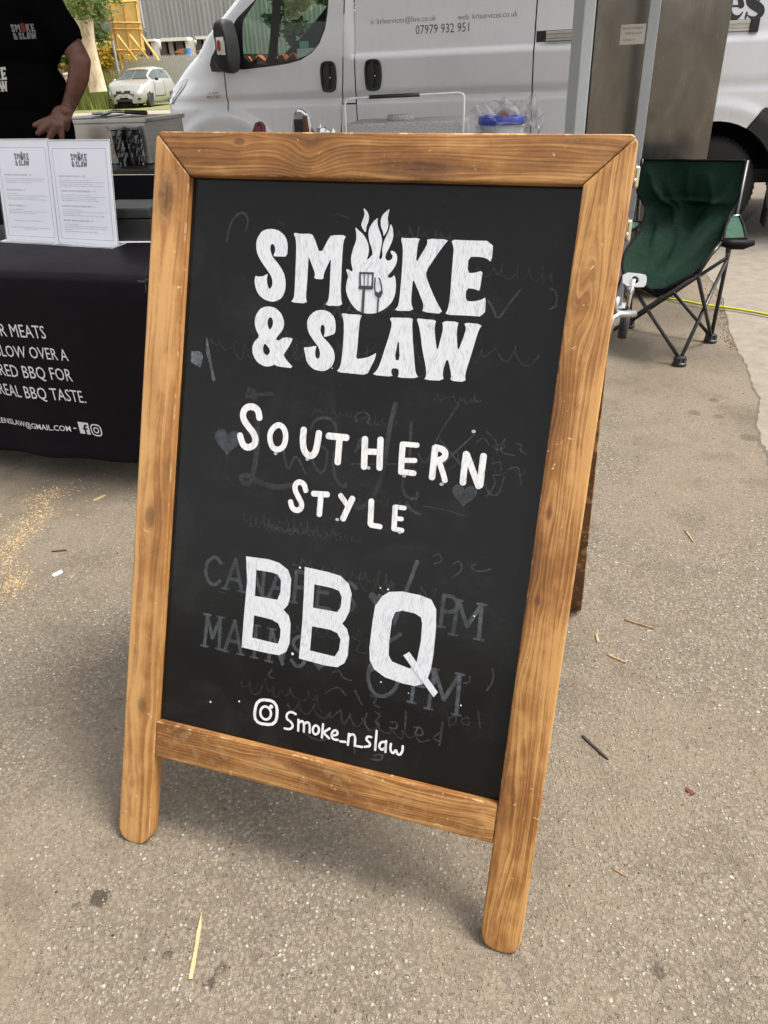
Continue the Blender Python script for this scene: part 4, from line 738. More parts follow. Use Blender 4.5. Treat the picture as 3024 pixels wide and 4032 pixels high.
skin_panel('pillar_panel', [(gA[6][0]+g_, .945), (gA[-1][0]+g_, .40), (gB[-1][0]-g_, .40), (gB[6][0]-g_, .945)], (), VP)
skin_panel('sliding_door', sh(gB, g_)+sh(gC[::-1], -g_), (), VP, step=.021)
blk = [(0.2602, 0.8495), (0.2443, 0.8365), (0.1952, 0.7695), (0.177, 0.7332)]
rear = sh(gC, g_)[:-1]+[(gC[-1][0]+g_, .40), (RW[0]-.44, .40)]+ARC(RW, .44, 175, 63, 14)+[blk[1], blk[0], (1.16, blk[0][1]+.02), (1.18, 2.12), (gC[0][0]+g_, 2.12)]
skin_panel('rear_quarter', rear, (), VP, step=.024)
trim = ARC(RW, .44, 62, 20, 6)+[(RW[0]+.40, .36), (RW[0]+.43, .22), (1.16, .30), (1.16, blk[0][1]), blk[0], blk[1]]
skin_panel('corner_bumper', trim, (), M['grey_plastic'], off=.008)
MB().box((RW[0]+.45, .16, .22), (.012, .26, .28)).build('mud_flap', M['rubber'], van)
# shell: roof, floor, bulkhead, rear, far side, liners
skin_panel('inner_skin', [(-2.50, .36), (-2.50, 2.1), (1.15, 2.1), (1.15, .70), (.35, .70)]+ARC(RW, .47, 50, 178, 8)[::1]+[(RW[0]-.48, .36)], (), M['void'], off=-.03, step=.12); skin_panel('inner_skin', [(lowx-.04, .8), (lowx-.06, 1.1), (lowx+.06, 1.1), (lowx+.05, .8)], (), M['void'], off=-.03, step=.1)
fr = [(s, rad(z), z) for s, z in SIL]; far_ = [(s, VW-rad(z), z) for s, z in SIL]; nS = len(SIL)
iW0, iW1 = 2, 6
raw('windscreen', fr[iW0:iW1]+far_[iW0:iW1], [(i, i+1, (iW1-iW0)+i+1, (iW1-iW0)+i) for i in range(iW1-iW0-1)], M['van_glass'], van, smooth=True)
raw('bonnet', fr[iW1-1:]+far_[iW1-1:], [(i, i+1, nS-iW1+1+i+1, nS-iW1+1+i) for i in range(nS-iW1)], VP, van, smooth=True)
raw('roof', fr[:3]+[(1.2, .12, 2.46)]+far_[:3]+[(1.2, VW-.12, 2.46)], [(3, 0, 4, 7), (0, 1, 5, 4), (1, 2, 6, 5)], VP, van)
MB().box((1.19, VW/2, 1.4), (.03, VW-.1, 2.1)).build('rear_doors', VP, van)
MB().box((-1.5, VW/2, .42), (5.2, VW-.25, .08)).box((-2.42, VW/2, 1.3), (.04, VW-.15, 1.8)).build('floor', M['void'], van)
fwin = [(p[0], p[1]) for p in winout]
farp = SIL[2:-1]+[(lowx, .4), (1.15, .4), (1.15, 2.1), (-2.4, 2.1)]
skin_panel('far_side', farp, [fwin], M['grey_plastic'], step=.14, far=True)
wl_ = MB(); wl_.tube([(RW[0]+.48*cos(a), .30, RW[1]+.48*sin(a)) for a in [radians(x) for x in range(0, 181, 12)]], .05, 6); wl_.box((RW[0], .62, .62), (1.1, .03, .62)); wl_.box((RW[0]-.1, .35, .90), (1.2, .6, .03)); wl_.build('wheel_liner', M['void'], van)
def wheel(cx, cz, R, par, y=.07):
    w_ = MB(); r2 = R*.545
    prof = [(r2, .03), (r2+.012, .004), (R*.80, -.012), (R*.93, .004), (R*.985, .022), (R, .05), (R, .19), (R*.95, .22), (r2, .21)]
    w_.lathe(prof, (cx, y, cz), 'Y', 56)
    for i in range(56):
        a = 2*pi*i/56; w_.box((cx+R*.992*cos(a), y+.12, cz+R*.992*sin(a)), (.016, .13, .016))
    wo_ = w_.build('wheel', M['rubber'], par, auto=40)
    r_ = MB(); r_.lathe([(r2, .035), (r2*.93, .02), (r2*.9, .06), (r2*.55, .075), (r2*.42, .045), (r2*.30, .03), (.001, .03)], (cx, y, cz), 'Y', 40); r_.build('rim', M['dull_metal'], wo_, auto=40)
    n_ = MB(); [n_.lathe([(.011, -.008), (.011, .012)], (cx+.085*cos(a), y+.03, cz+.085*sin(a)), 'Y', 6) for a in [2*pi*i/5 for i in range(5)]]; tag(n_.build('wheel_nuts', M['steel'], wo_), kind='stuff')
    return wo_
wheel(RW[0], RW[1], .336, van, .08); wheel(FW[0], .336, .336, van, .12)
wheel(RW[0], RW[1], .336, van, VW-.30); wheel(FW[0], .336, .336, van, VW-.32)
MB().box((RW[0]+.2, 1.0, .38), (.09, 1.5, .09)).box((.9, .95, .26), (.06, 1.8, .05)).build('axle', M['rubber'], van)
# door handles
def handle(cx, cz, ww, hh):
    o_ = -vout(cx, cz)
    P = lambda w2, h2: smooth_poly([(cx-w2*.8, cz-h2), (cx+w2*.72, cz-h2), (cx+w2, cz-h2*.3), (cx+w2, cz+h2*.55), (cx+w2*.75, cz+h2), (cx-w2*.7, cz+h2), (cx-w2, cz+h2*.5), (cx-w2*.95, cz-h2*.5)], 2)
    Fz = Matrix(((1,0,0,0),(0,0,-1,0),(0,1,0,0),(0,0,0,1)))
    mb = MB(); V, Fc = fill(P(ww, hh)); n = len(V); q = P(ww, hh); qi = [(cx+(x-cx)*.72, cz+(z-cz)*.80) for x, z in q]; m_ = len(q)
    vs = [(x, o_-.001, z) for x, z in q]+[(cx+(x-cx)*.93, o_-.012, cz+(z-cz)*.96) for x, z in q]+[(x, o_-.010, z) for x, z in qi]+[(cx+(x-cx)*.9, o_-.0015, cz+(z-cz)*.94) for x, z in qi]
    fs = [(k*m_+i, k*m_+(i+1) % m_, (k+1)*m_+(i+1) % m_, (k+1)*m_+i) for k in range(3) for i in range(m_)]+[tuple(range(3*m_, 4*m_))]
    mb.add(vs, fs); h_ = mb.build('door_handle', M['black_plastic'], van, auto=50)
    gq = [(cx-.018, cz-.06), (cx+.010, cz-.075), (cx+.016, cz+.088), (cx-.012, cz+.092)]
    g2 = MB(); g2.prism(smooth_poly(gq, 1), Matrix.Translation((0, o_-.002, 0)) @ Fz, .012); g2.build('grip', M['black_plastic'], h_, bevel=.003)
    MB().lathe([(.006, 0), (.005, -.003)], (cx+.02, o_-.014, cz-.005), 'Y', 12).build('lock', M['chrome'], h_)
h1 = [(-2.9162, 1.1368), (-2.781, 1.1322), (-2.8397, 1.2386), (-2.8571, 1.0301)]; handle((h1[0][0]+h1[1][0])/2, (h1[2][1]+h1[3][1])/2, (h1[1][0]-h1[0][0])/2, (h1[2][1]-h1[3][1])/2)
h2 = [(-2.5594, 1.1362), (-2.42, 1.1313), (-2.4854, 1.2378), (-2.4958, 1.0285)]; handle((h2[0][0]+h2[1][0])/2, (h2[2][1]+h2[3][1])/2, (h2[1][0]-h2[0][0])/2, (h2[2][1]-h2[3][1])/2)
# sliding rail
rl = [(-1.2909, 1.2863), (-1.2955, 1.3548), (0.118, 1.3404), (0.1293, 1.2852), (-1.2221, 1.3483), (-1.2177, 1.2875)]
rl = [(gC[4][0]+.006, rl[0][1]), (gC[4][0]+.006, rl[1][1]), rl[2], rl[3], rl[4], rl[5]]
zr1, zr0 = rl[1][1], rl[0][1]; s0, s1 = rl[0][0], rl[2][0]; sm_ = rl[4][0]; ro = -vout(0, zr1)
b = MB(); b.box(((s0+s1)/2, ro+.004, (zr0+zr1)/2), (s1-s0, .016, zr1-zr0)); rail_ = b.build('sliding_rail', M['black_plastic'], van, bevel=.003)
b = MB(); b.box(((sm_+s1-.04)/2, ro-.008, zr1-.013), (s1-.04-sm_, .02, .020)); b.box(((sm_+s1-.04)/2, ro-.008, zr0+.012), (s1-.04-sm_, .02, .014)); b.box(((sm_+s1-.04)/2, ro-.0045, (zr0+zr1)/2), (s1-.04-sm_, .006, zr1-zr0-.04)); b.build('rail_trim', M['white_plastic'] if 0 else mat('anodised', (.60,.58,.52), .35, .6), rail_, bevel=.004)
MB().box((s1-.015, ro-.012, (zr0+zr1)/2), (.055, .03, zr1-zr0+.01)).build('end_cap', M['black_plastic'], rail_, bevel=.006)
# mirror
mz = [(-3.6617, 1.5079), (-3.6492, 1.5274), (-3.6262, 1.5379), (-3.5836, 1.5399), (-3.5669, 1.5254), (-3.5577, 1.4815), (-3.549, 1.4331), (-3.5444, 1.3845), (-3.5438, 1.3193), (-3.547, 1.2423), (-3.563, 1.1939), (-3.5826, 1.1834), (-3.6133, 1.1868), (-3.6598, 1.2008), (-3.6867, 1.2365), (-3.6996, 1.2815), (-3.6664, 1.3244), (-3.6596, 1.4005), (-3.6684, 1.4548)]
mir = MB(); q = smooth_poly(mz, 1); Fz = Matrix(((1,0,0,0),(0,0,-1,0),(0,1,0,0),(0,0,0,1)))
cxm = sum(p[0] for p in q)/len(q); czm = sum(p[1] for p in q)/len(q)
def ring_(k, y): return [(cxm+(x-cxm)*k, y, czm+(z-czm)*k) for x, z in q]
rs = [ring_(.80, -.03), ring_(.95, -.06), ring_(1, -.12), ring_(.99, -.17), ring_(.93, -.215), ring_(.80, -.235)]; m_ = len(q)
mv = [p for r in rs for p in r]; mir.add(mv, [(k*m_+i, k*m_+(i+1) % m_, (k+1)*m_+(i+1) % m_, (k+1)*m_+i) for k in range(5) for i in range(m_)]+[tuple(range(m_)), tuple(range(5*m_, 6*m_))])
mo = mir.build('door_mirror', M['grey_plastic'], van, auto=60)
iq = [(-3.6378, 1.4238), (-3.5758, 1.4247), (-3.5731, 1.3051), (-3.6422, 1.3096)]; ir = [(-3.6317, 1.4046), (-3.6024, 1.4006), (-3.6101, 1.3302), (-3.6377, 1.3369)]; iw = [(-3.5989, 1.4004), (-3.5717, 1.4008), (-3.5727, 1.3259), (-3.6069, 1.3274)]
def plate(q_, y, d, nm, m, par, bev=.002): b_ = MB(); b_.prism(q_, Matrix.Translation((0, y, 0)) @ Fz, d); return b_.build(nm, m, par, bevel=bev)
plate(iq, -.232, .008, 'indicator_housing', M['chrome'], mo); plate(smooth_poly(ir, 1), -.240, .005, 'indicator_lens', mat('amber_lens', (.45,.06,.01), .15), mo)
rb = MB(); [rb.box(((iw[0][0]+iw[1][0])/2+(.5-k/12)*0.004, -.2425, iw[0][1]+(iw[3][1]-iw[0][1])*(k+.5)/12), (abs(iw[1][0]-iw[0][0]), .004, abs(iw[3][1]-iw[0][1])/12*.6)) for k in range(12)]; rb.build('lens_ribs', mat('clear_lens', (.75,.75,.75), .15), mo)
qt = [(-3.8237, 1.251), (-3.8025, 1.3014), (-3.7347, 1.3766), (-3.7077, 1.4432), (-3.677, 1.4624), (-3.6419, 1.4446), (-3.6824, 1.213), (-3.7004, 1.1996), (-3.8161, 1.2038)]
plate(qt, -.0, .05, 'mirror_base', M['black_plastic'], van, .006)
MB().box((cxm-.03, -.05, czm-.08), (.10, .12, .09)).build('mirror_arm', M['black_plastic'], van, bevel=.01); MB().box((cxm-.03, -.05, czm+.07), (.08, .12, .05)).build('mirror_arm', M['black_plastic'], van, bevel=.01)
# headlamp and badge
hl = [(s-.055, z) for s, z in [(-4.0679, 1.1661), (-4.0628, 1.1471), (-4.0912, 1.1067), (-4.1361, 1.0647), (-4.2007, 1.0183), (-4.2599, 0.9845), (-4.306, 0.9705), (-4.3202, 0.9905), (-4.3016, 1.0432), (-4.2676, 1.0817), (-4.225, 1.1196), (-4.1589, 1.152)]]
hv = lambda s, z: vout(s, z)+.008
skin_panel('headlamp', smooth_poly(hl, 1), (), mat('headlamp_plastic', (.55,.56,.56), .08, .5, coat=1), step=.03, fn=hv)
hl2 = [(s-.055, z) for s, z in [(-4.1439, 1.1257), (-4.1102, 1.1246), (-4.1819, 1.0529), (-4.2437, 1.0062), (-4.2667, 1.0068), (-4.2134, 1.067)]]
skin_panel('lamp_reflector', smooth_poly(hl2, 1), (), M['chrome'], step=.03, fn=lambda s, z: vout(s, z)+.012)
tl = [(s-.055, z) for s, z in [(-4.262, 1.0816), (-4.2391, 1.0809), (-4.2667, 1.0334), (-4.2951, 0.9987), (-4.308, 1.0035)]]
skin_panel('lamp_lens', tl, (), mat('smoked_lens', (.12,.12,.12), .1), step=.03, fn=lambda s, z: vout(s, z)+.012)
def van_fn(x, y, h): return Vector((x, -vout(x, y)-h, y))
bdg = Flat(van_fn, base=.004); bq = [(-3.8876, 1.0481), (-3.8043, 1.0457), (-3.9152, 1.0207), (-3.7873, 1.0287)]
bdg.text('130', bq[1][0]-bq[0][0], .016, .02, x=bq[0][0], y=bq[0][1]); bdg.text('MULTIJET', bq[3][0]-bq[2][0], .018, .02, x=bq[2][0], y=bq[2][1]); bdg.build('badge', M['dull_metal'], van)
# sign writing
tx = Flat(van_fn, base=.0012); tq = [(-2.5012, 1.4545), (-2.0101, 1.4522), (-1.8521, 1.4507), (-1.4281, 1.4448), (-2.1608, 1.3811), (-1.7676, 1.3748)]
tx.text('e: krlservices@live.co.uk', tq[1][0]-tq[0][0], .036, -.012, x=tq[0][0], y=(tq[0][1]+tq[1][1])/2); tx.text('web: krlservices.co.uk', tq[3][0]-tq[2][0], .036, -.012, x=tq[2][0], y=(tq[2][1]+tq[3][1])/2)
tx.text('07979 932 951', tq[5][0]-tq[4][0], .058, -.006, x=tq[4][0], y=(tq[4][1]+tq[5][1])/2-.002); tx.build('sign_writing', M['grey_print'], van)
bigl = Flat(van_fn, base=.0012)
for p, wd in (([(-0.1411, 1.4735), (-0.1701, 1.4984), (-0.1989, 1.4986), (-0.2229, 1.4709), (-0.2236, 1.4268), (-0.2045, 1.3888), (-0.1722, 1.3707), (-0.1438, 1.3745), (-0.1213, 1.4007)], [.012,.02,.03,.05,.062,.05,.03,.018,.008]), ([(-0.1634, 1.4835), (-0.1405, 1.4698)], .05),
              ([(-0.0762, 1.432), (-0.0391, 1.43), (0.006, 1.4275)], .012), ([(0.006, 1.4275), (-0.008, 1.4659), (-0.038, 1.4878), (-0.0649, 1.48), (-0.0844, 1.4412), (-0.0776, 1.4042), (-0.0485, 1.3718), (-0.0143, 1.3641), (0.0078, 1.3762), (0.0204, 1.3953)], [.035,.03,.014,.02,.052,.058,.04,.028,.014,.006]),
              ([(0.104, 1.4596), (0.0842, 1.4786), (0.0554, 1.4824), (0.0401, 1.4668), (0.0551, 1.4443), (0.0912, 1.4243), (0.1233, 1.4044), (0.1303, 1.3786), (0.1085, 1.3592), (0.0758, 1.3609), (0.0483, 1.377)], [.006,.014,.02,.035,.05,.055,.05,.04,.02,.014,.006]), ([(0.1055, 1.4523), (0.103, 1.4797)], .012), ([(0.0417, 1.3612), (0.0454, 1.3918)], .012)):
    bigl.line(p, wd, False, 2)
bigl.build('van_lettering', M['black_print'], van)
# cab interior
d0 = (-3.7305, 1.4069); 
cab = MB(); cab.box((-3.55, VW/2, 1.02), (.75, VW-.3, .42)); cab.box((-3.28, 1.45, 1.22), (.22, .42, .12)); cab.box((-3.12, .95, 1.05), (.22, .4, .42)); cab.build('dashboard', M['grey_plastic'], van, bevel=.05, seg=3)
for y_ in (.45, 1.5):
    b = MB(); b.box((-2.78, y_, .80), (.5, .48, .2)); b.box((-2.55, y_, 1.15), (.16, .46, .62), rz=0); b.build('seat', M['trousers'], van, bevel=.05, seg=3)
st = MB(); c_ = Vector((-3.02, 1.5, 1.27)); ax1 = Vector((.55, 0, .83)); ax2 = Vector((0, 1, 0)); st.tube([c_+(ax1*cos(a)+ax2*sin(a))*.19 for a in [2*pi*i/24 for i in range(24)]], .014, 8, closed=True)
st.tube([c_-ax2*.18, c_, c_+ax2*.18], .014, 6); st.tube([c_, c_-ax1*.18], .014, 6); st.tube([c_, c_+Vector((-.25, 0, -.12))], .03, 8); st.build('steering_wheel', M['black_plastic'], van, True)
cl = MB(); rnd = random.Random(3)
cl = thing('safety_vest', 'crumpled orange hi-vis vest lying on the van dashboard', 'vest', M=VMx @ Matrix.Translation((-3.5, .55, 1.235)))
V, Fc = fill([(-.2,-.16),(.2,-.16),(.22,.14),(-.15,.18)], (), .03); raw('cloth', [(x, y, abs(.07*sin(x*31+y*9)*cos(y*23))+.01) for x, y in V], Fc, mat('hi_vis_orange', (.75,.12,.02), .8), cl, smooth=True)
cp = thing('paper_card', 'pale card with a turquoise slip propped inside the van window', 'card', M=VMx @ Matrix.Translation(Vector((*[(-3.0601, 1.3049)[0]], .12, (-3.0601, 1.3049)[1]))))
MB().box((0, 0, -.02), (.16, .004, .09)).build('card', M['plain_paper'], cp); MB().box((-.02, .006, .05), (.075, .004, .045)).build('slip', mat('turquoise_paper', (.20,.42,.40), .6), cp)

# ------------------------------------------------------------------ stall
YW = radians(-18.3); tu = Vector((cos(YW), sin(YW), 0)); tn = Vector((-sin(YW), cos(YW), 0))
def frame(p, yaw): return Matrix.Translation(p) @ Matrix.Rotation(yaw, 4, 'Z')
# front counter: origin at the right front foot of the cloth
T0 = Vector((-0.796, 2.196, 0.08)); T0.z = 0; TH = .700; TL_ = 1.9
TM = frame(T0, YW)
ft = thing('stall_table', 'folding stall table under a black slogan cloth, left of the A-board', 'table', M=TM)
MB().box((-TL_/2+.08, .37, TH-.03), (TL_+.10, .68, .03)).build('table_top', M['black_plastic'], ft)
for x in (.06, -TL_+.12):
    for y in (.10, .64): MB().tube([(x, y, .0), (x, y, TH-.045)], .014, 8).build('leg', M['black_steel'], ft)
clo = bpy.data.objects.new('tablecloth', None); bpy.data.objects.remove(clo)
def cloth_mesh():
    vs = []; prof = []
    # section through front: hem to top to back
    hem = .085
    sec = [(0, hem), (-.004, hem+.012), (0, hem+.03)]+[(0, hem+.03+(TH-.05-hem)*i/9) for i in range(1, 10)]+[(.002, TH-.014), (.012, TH-.003), (.030, TH)]+[(.03+.68*i/5, TH) for i in range(1, 6)]+[(.735, TH-.02), (.74, .12)]
    nx = 70; rows = []
    for i in range(nx+1):
        x = -TL_+(TL_+.165)*i/nx
        for j, (y, z) in enumerate(sec):
            k = max(0, (TH-.05-z)/TH) if j < 13 else 0
            f = .012*k*sin(x*9+1.0)+.008*k*sin(x*23+z*3)-.018*k*ss(x, -.45, 0)*0
            dz = .006*sin(x*6+2) if j in (0, 1, 2) else .0025*sin(x*17)*sin(y*9) if j > 14 else 0
            vs.append((x, y+f-.01*k, z+dz))
    n = len(sec); fs = [(i*n+j, (i+1)*n+j, (i+1)*n+j+1, i*n+j+1) for i in range(nx) for j in range(n-1)]
    # right end flap
    o = len(vs); yy = [s_[0] for s_ in sec[12:20]]
    for j in range(12, 20):
        y = sec[j][0]
        for k in range(9): vs.append((.168+.008*sin(k*.7+y*14)*k/8, y, TH-.006-(TH-.1)*k/8))
    fs += [(o+j*9+k, o+(j+1)*9+k, o+(j+1)*9+k+1, o+j*9+k+1) for j in range(7) for k in range(8)]
    return vs, fs
tc_ = raw('tablecloth', *cloth_mesh(), M['black_cloth'], None, smooth=True); tc_.matrix_world = TM
tag(tc_, 'fitted black tablecloth with white slogan lettering hanging over the stall table', 'tablecloth')
def tc_fn(x, y, h):
    k = max(0, (TH-.05-y)/TH); f = .012*k*sin(x*9+1.0)+.008*k*sin(x*23+y*3)-.01*k; return (x, f-h-.0008, y)
pr = Flat(tc_fn, base=.0012, dz=2e-5)
for (body, q, wl, hh) in (('OUR MEATS', [(-0.3805, 0.501), (-0.2378, 0.499), (-0.2235, 0.5424)], 3.25, 0), ('SLOW OVER A', [(-0.3319, 0.4304), (-0.1742, 0.432), (-0.1697, 0.4725)], 2.9, 0),
                          ('SPIRED BBQ FOR', [(-0.3628, 0.3637), (-0.1778, 0.3647), (-0.1785, 0.4082)], 1.65*1.21, 0), ('THE REAL BBQ TASTE.', [(-0.3886, 0.2899), (-0.1465, 0.2946), (-0.1479, 0.3382)], 1.9, 0)):
    (xa, za), (xb, zb), (xc, zc) = q; h_ = abs(zc-zb)*.93; full = {'OUR MEATS': (xb-xa)*9.2/5.1, 'SLOW OVER A': (xb-xa)*11.2/6.05, 'SPIRED BBQ FOR': (xb-xa)*14/7.1, 'THE REAL BBQ TASTE.': (xb-xa)*19.2/9.8}[body]
    pr.text(body, full*.94, h_*1.06, .0, 'R', x=xb, y=zb+.002); pr.build('slogan_line', M['white_vinyl'], tc_); pr = Flat(tc_fn, base=.0012, dz=2e-5)
q = [(-0.4051, 0.1853), (-0.3026, 0.1825), (-0.3137, 0.203)]
q2 = [(-0.5463, 0.1681), (-0.2385, 0.1876), (-0.2319, 0.2089), (-0.2268, 0.2005), (-0.2172, 0.2004), (-0.2045, 0.2168), (-0.2138, 0.1857), (-0.1626, 0.2208), (-0.1566, 0.2154), (-0.1274, 0.1871)]
pr.text('SMOKENSLAW@GMAIL.COM', (q2[1][0]-q2[0][0])*20/16.6, abs(q2[2][1]-q2[1][1])*.95, .01, 'R', x=q2[1][0], y=q2[1][1])
pr.line([q2[3], (q2[4][0], q2[3][1])], .004, False, 0); pr.build('contact_line', M['white_vinyl'], tc_); pr = Flat(tc_fn, base=.0012, dz=2e-5)
a, b2, c2 = q2[5], q2[6], q2[7]; wq = c2[0]-a[0]; bz = b2[1]-.002
pr.poly([(a[0], bz), (a[0]+wq*.48, bz), (a[0]+wq*.48, bz+wq*.38), (a[0]+wq*.36, bz+wq*.38), (a[0]+wq*.36, bz+wq*.52), (a[0]+wq*.48, bz+wq*.52), (a[0]+wq*.5, bz+wq*.72), (a[0]+wq*.66, bz+wq*.84), (a[0]+wq*.84, bz+wq*.82), (a[0]+wq*.84, bz+wq*.68), (a[0]+wq*.68, bz+wq*.66), (a[0]+wq*.66, bz+wq*.52), (a[0]+wq*.84, bz+wq*.52), (a[0]+wq*.82, bz+wq*.38), (a[0]+wq*.66, bz+wq*.38), (a[0]+wq*.66, bz), (a[0]+wq, bz), (a[0]+wq, bz+wq), (a[0], bz+wq)])
i0 = (q2[8][0]+wq*.5, bz+wq*.46); pr.line(smooth_poly([(i0[0]-wq*.46, i0[1]-wq*.46), (i0[0]+wq*.46, i0[1]-wq*.46), (i0[0]+wq*.46, i0[1]+wq*.46), (i0[0]-wq*.46, i0[1]+wq*.46)], 2), wq*.11, True, 0); pr.line(disc(i0, wq*.22, 14), wq*.10, True, 0)
pr.build('social_icons', M['white_vinyl'], tc_)

board, LOGO = a_board()
lx = [p for v in LOGO.values() for p in v[0]]; LX0, LX1 = min(p[0] for p in lx), max(p[0] for p in lx); LZ0, LZ1 = min(p[1] for p in lx), max(p[1] for p in lx)
def logo(fl, x, y, wdt, skip=()):
    k = wdt/(LX1-LX0)
    for n_, v in LOGO.items():
        if n_ in skip: continue
        fl.poly([(x+(a-LX0)*k, y+(b-LZ0)*k*1.05) for a, b in v[0]], [[(x+(a-LX0)*k, y+(b-LZ0)*k*1.05) for a, b in h] for h in v[1:]])

# menus in acrylic stands
def menu(px, lines, label, c=None):
    BLp, BRp, TLp = [Vector(p) for p in px]; ux = (BRp-BLp); ux.z = 0; wd = ux.length; ux.normalize(); upd = (TLp-BLp); upd = (upd-ux*upd.dot(ux)); ht = upd.length; upd.normalize(); nb = ux.cross(upd)*-1
    Mx = Matrix((ux, nb, upd)).transposed().to_4x4(); Mx.translation = BLp
    t_ = thing('menu_stand', label, 'menu', M=Mx, group='printed menus in acrylic stands on the counter')
    MB().box((wd/2, .0035, ht/2), (wd, .0015, ht)).build('paper_sheet', M['paper'], t_)
    MB().box((wd/2, -.0008, ht/2), (wd+.004, .0012, ht+.004)).build('front_cover', M['clear_film'], t_)
    MB().box((wd/2, .0075, ht/2), (wd+.004, .0025, ht+.004)).box((wd/2, .0035, ht+.003), (wd+.004, .010, .003)).build('acrylic_back', M['acrylic'], t_)
    iv = Mx.inverted(); fz = MB(); down = (iv.to_3x3() @ Vector((0,0,-1))); fwd_ = (iv.to_3x3() @ Vector((tn.x, tn.y, 0)))
    fv = [Vector((0,0,0)), Vector((wd,0,0)), Vector((wd,0,0))-fwd_*.030, Vector((0,0,0))-fwd_*.030]; up_ = -down*.003
    fz.add([v+down*.002 for v in fv]+[v+up_ for v in fv], [(0,1,2,3),(7,6,5,4),(0,4,5,1),(1,5,6,2),(2,6,7,3),(3,7,4,0)])
    bv = [Vector((0,.006,0)), Vector((wd,.006,0)), Vector((wd,.006,0))+fwd_*.08, Vector((0,.006,0))+fwd_*.08]
    fz.add([v+down*.002 for v in bv]+[v+up_ for v in bv], [(0,1,2,3),(7,6,5,4),(0,4,5,1),(1,5,6,2),(2,6,7,3),(3,7,4,0)])
    fz.build('acrylic_foot', M['acrylic'], t_)
    fl = Flat(lambda x, y, h: (x, .0027-h, y), base=1e-4, dz=1e-5)
    m_ = .014; fl.line([(m_, m_*1.2), (wd-m_, m_*1.2), (wd-m_, ht-m_*1.6), (m_, ht-m_*1.6)], .0013, True, 0)
    logo(fl, wd*.36, ht*.755, wd*.27)
    y = ht*.66
    for (txt, wf, kind) in lines:
        if txt is None: y -= ht*wf; continue
        hh = ht*(.017 if kind == 'h' else .0095); fl.text(txt, wd*wf, hh, 0.0 if kind == 'h' else -.005, x=wd*.13 if kind != 'c' else wd*(.5-wf/2), y=y); y -= hh*1.95
    fl.build('menu_print', M['grey_print'], t_)
    return t_
R_ = [((0, 0, 1.184), )] if 0 else None
def onplane(px): return px
mR = [(-1.091, 2.714, 0.702), (-0.858, 2.607, 0.702), (-1.1022, 2.7862, 1.0157)]; mL = [(-1.318, 2.819, 0.702), (-1.094, 2.715, 0.702), (-1.3262, 2.8908, 1.0193)]
menu(mR, [('MEAT MEAT MEAT!!! - 25', .44, 'h'), ('"Big enough to share...but you won\'t want to!"', .55, 's'), ('Beef Brisket, Pulled Pork, Smoke House Sausage, comes with homemade', .74, 's'), ('Apple Slaw, Potato Salad & Pickles served in a tray', .55, 's'), ('ALLERGENS: Mustard, Egg, Milk, Wheat, Celery', .74, 's'), (None, .035, ''),
          ('TEXAS SMOKED BEEF BRISKET - 15', .58, 'h'), ('"Juicy, Sticky, Slow...the sauce needed!"', .5, 's'), ('14 Hour Pimento smoked Texas style Beef Brisket, comes with', .74, 's'), ('homemade Appleslaw, our Potato salad & House pickles', .6, 's'), ('ALLERGENS: Mustard, Milk, Egg, Celery', .64, 's'), (None, .04, ''),
          ('HICKORY SMOKED PULLED PORK - 13', .56, 'h'), ('"Pulled Pork, Properly Done."', .32, 's'), ('12 - Hour Hickory smoked Pulled Pork with homemade Appleslaw, our', .76, 's'), ('Potato salad & House pickles', .3, 's'), ('ALLERGENS: Mustard, Milk, Celery, Egg', .7, 's'), (None, .035, ''),
          ('BRISKET \'BURNT ENDS\' BUN - 12', .5, 'h'), ('"The Best Bits in BBQ"', .25, 's'), ('Texas Smoked Beef Brisket in a sweetened BBQ Sauce with homemade', .74, 's'), ('Apple Slaw, BBQ mayo, Pickles & a touch of Hot Sauce in a toasted', .7, 's'), ('Brioche Bun.', .14, 's'), ('ALLERGENS: Mustard, Milk, Egg', .56, 's')],
     'right-hand menu sheet in an acrylic stand, nearest the A-board, headed Meat Meat Meat')
menu(mL, [(None, .0, ''), ('SMOKE HOUSE SAUSAGE - 10', .5, 'h'), ('Hickory Smoked Smoke House sausage gently wrapped with', .74, 's'), ('Pickles served with homemade Apple Slaw, our Potato salad', .7, 's'), ('ALLERGENS: Mustard, Celery', .5, 's'), (None, .06, ''), ('PULLED PORK BUN - 10', .36, 'h'), ('"Pulled Perfection"', .2, 's'), ('Hickory smoked Pulled Pork with homemade Apple Slaw, BBQ mayo,', .76, 's'), ('Pickles & a touch of Hot Sauce in a toasted Brioche Bun', .6, 's'), ('ALLERGENS: Mustard, Celery', .74, 's'), (None, .05, ''),
          ('MAC \'N\' CHEESE (V) - 7', .36, 'h'), ('"The perfect BBQ Sidekick"', .3, 's'), ('Macaroni cooked in our cheesy Cheese sauce, served with more', .74, 's'), ('ALLERGENS: Milk, Wheat', .5, 's'), (None, .06, ''), ('EXTRA APPLE SLAW OR POTATO SALAD (V) - 3.5', .58, 'c'), (None, .05, ''), ('PLEASE DISCUSS ANY ALLERGENS WITH US WHEN ORDERING', .72, 'c'), ('YOUR FOOD. THANKS', .25, 'c')],
     'left-hand menu sheet in an acrylic stand listing sausage and pulled pork')
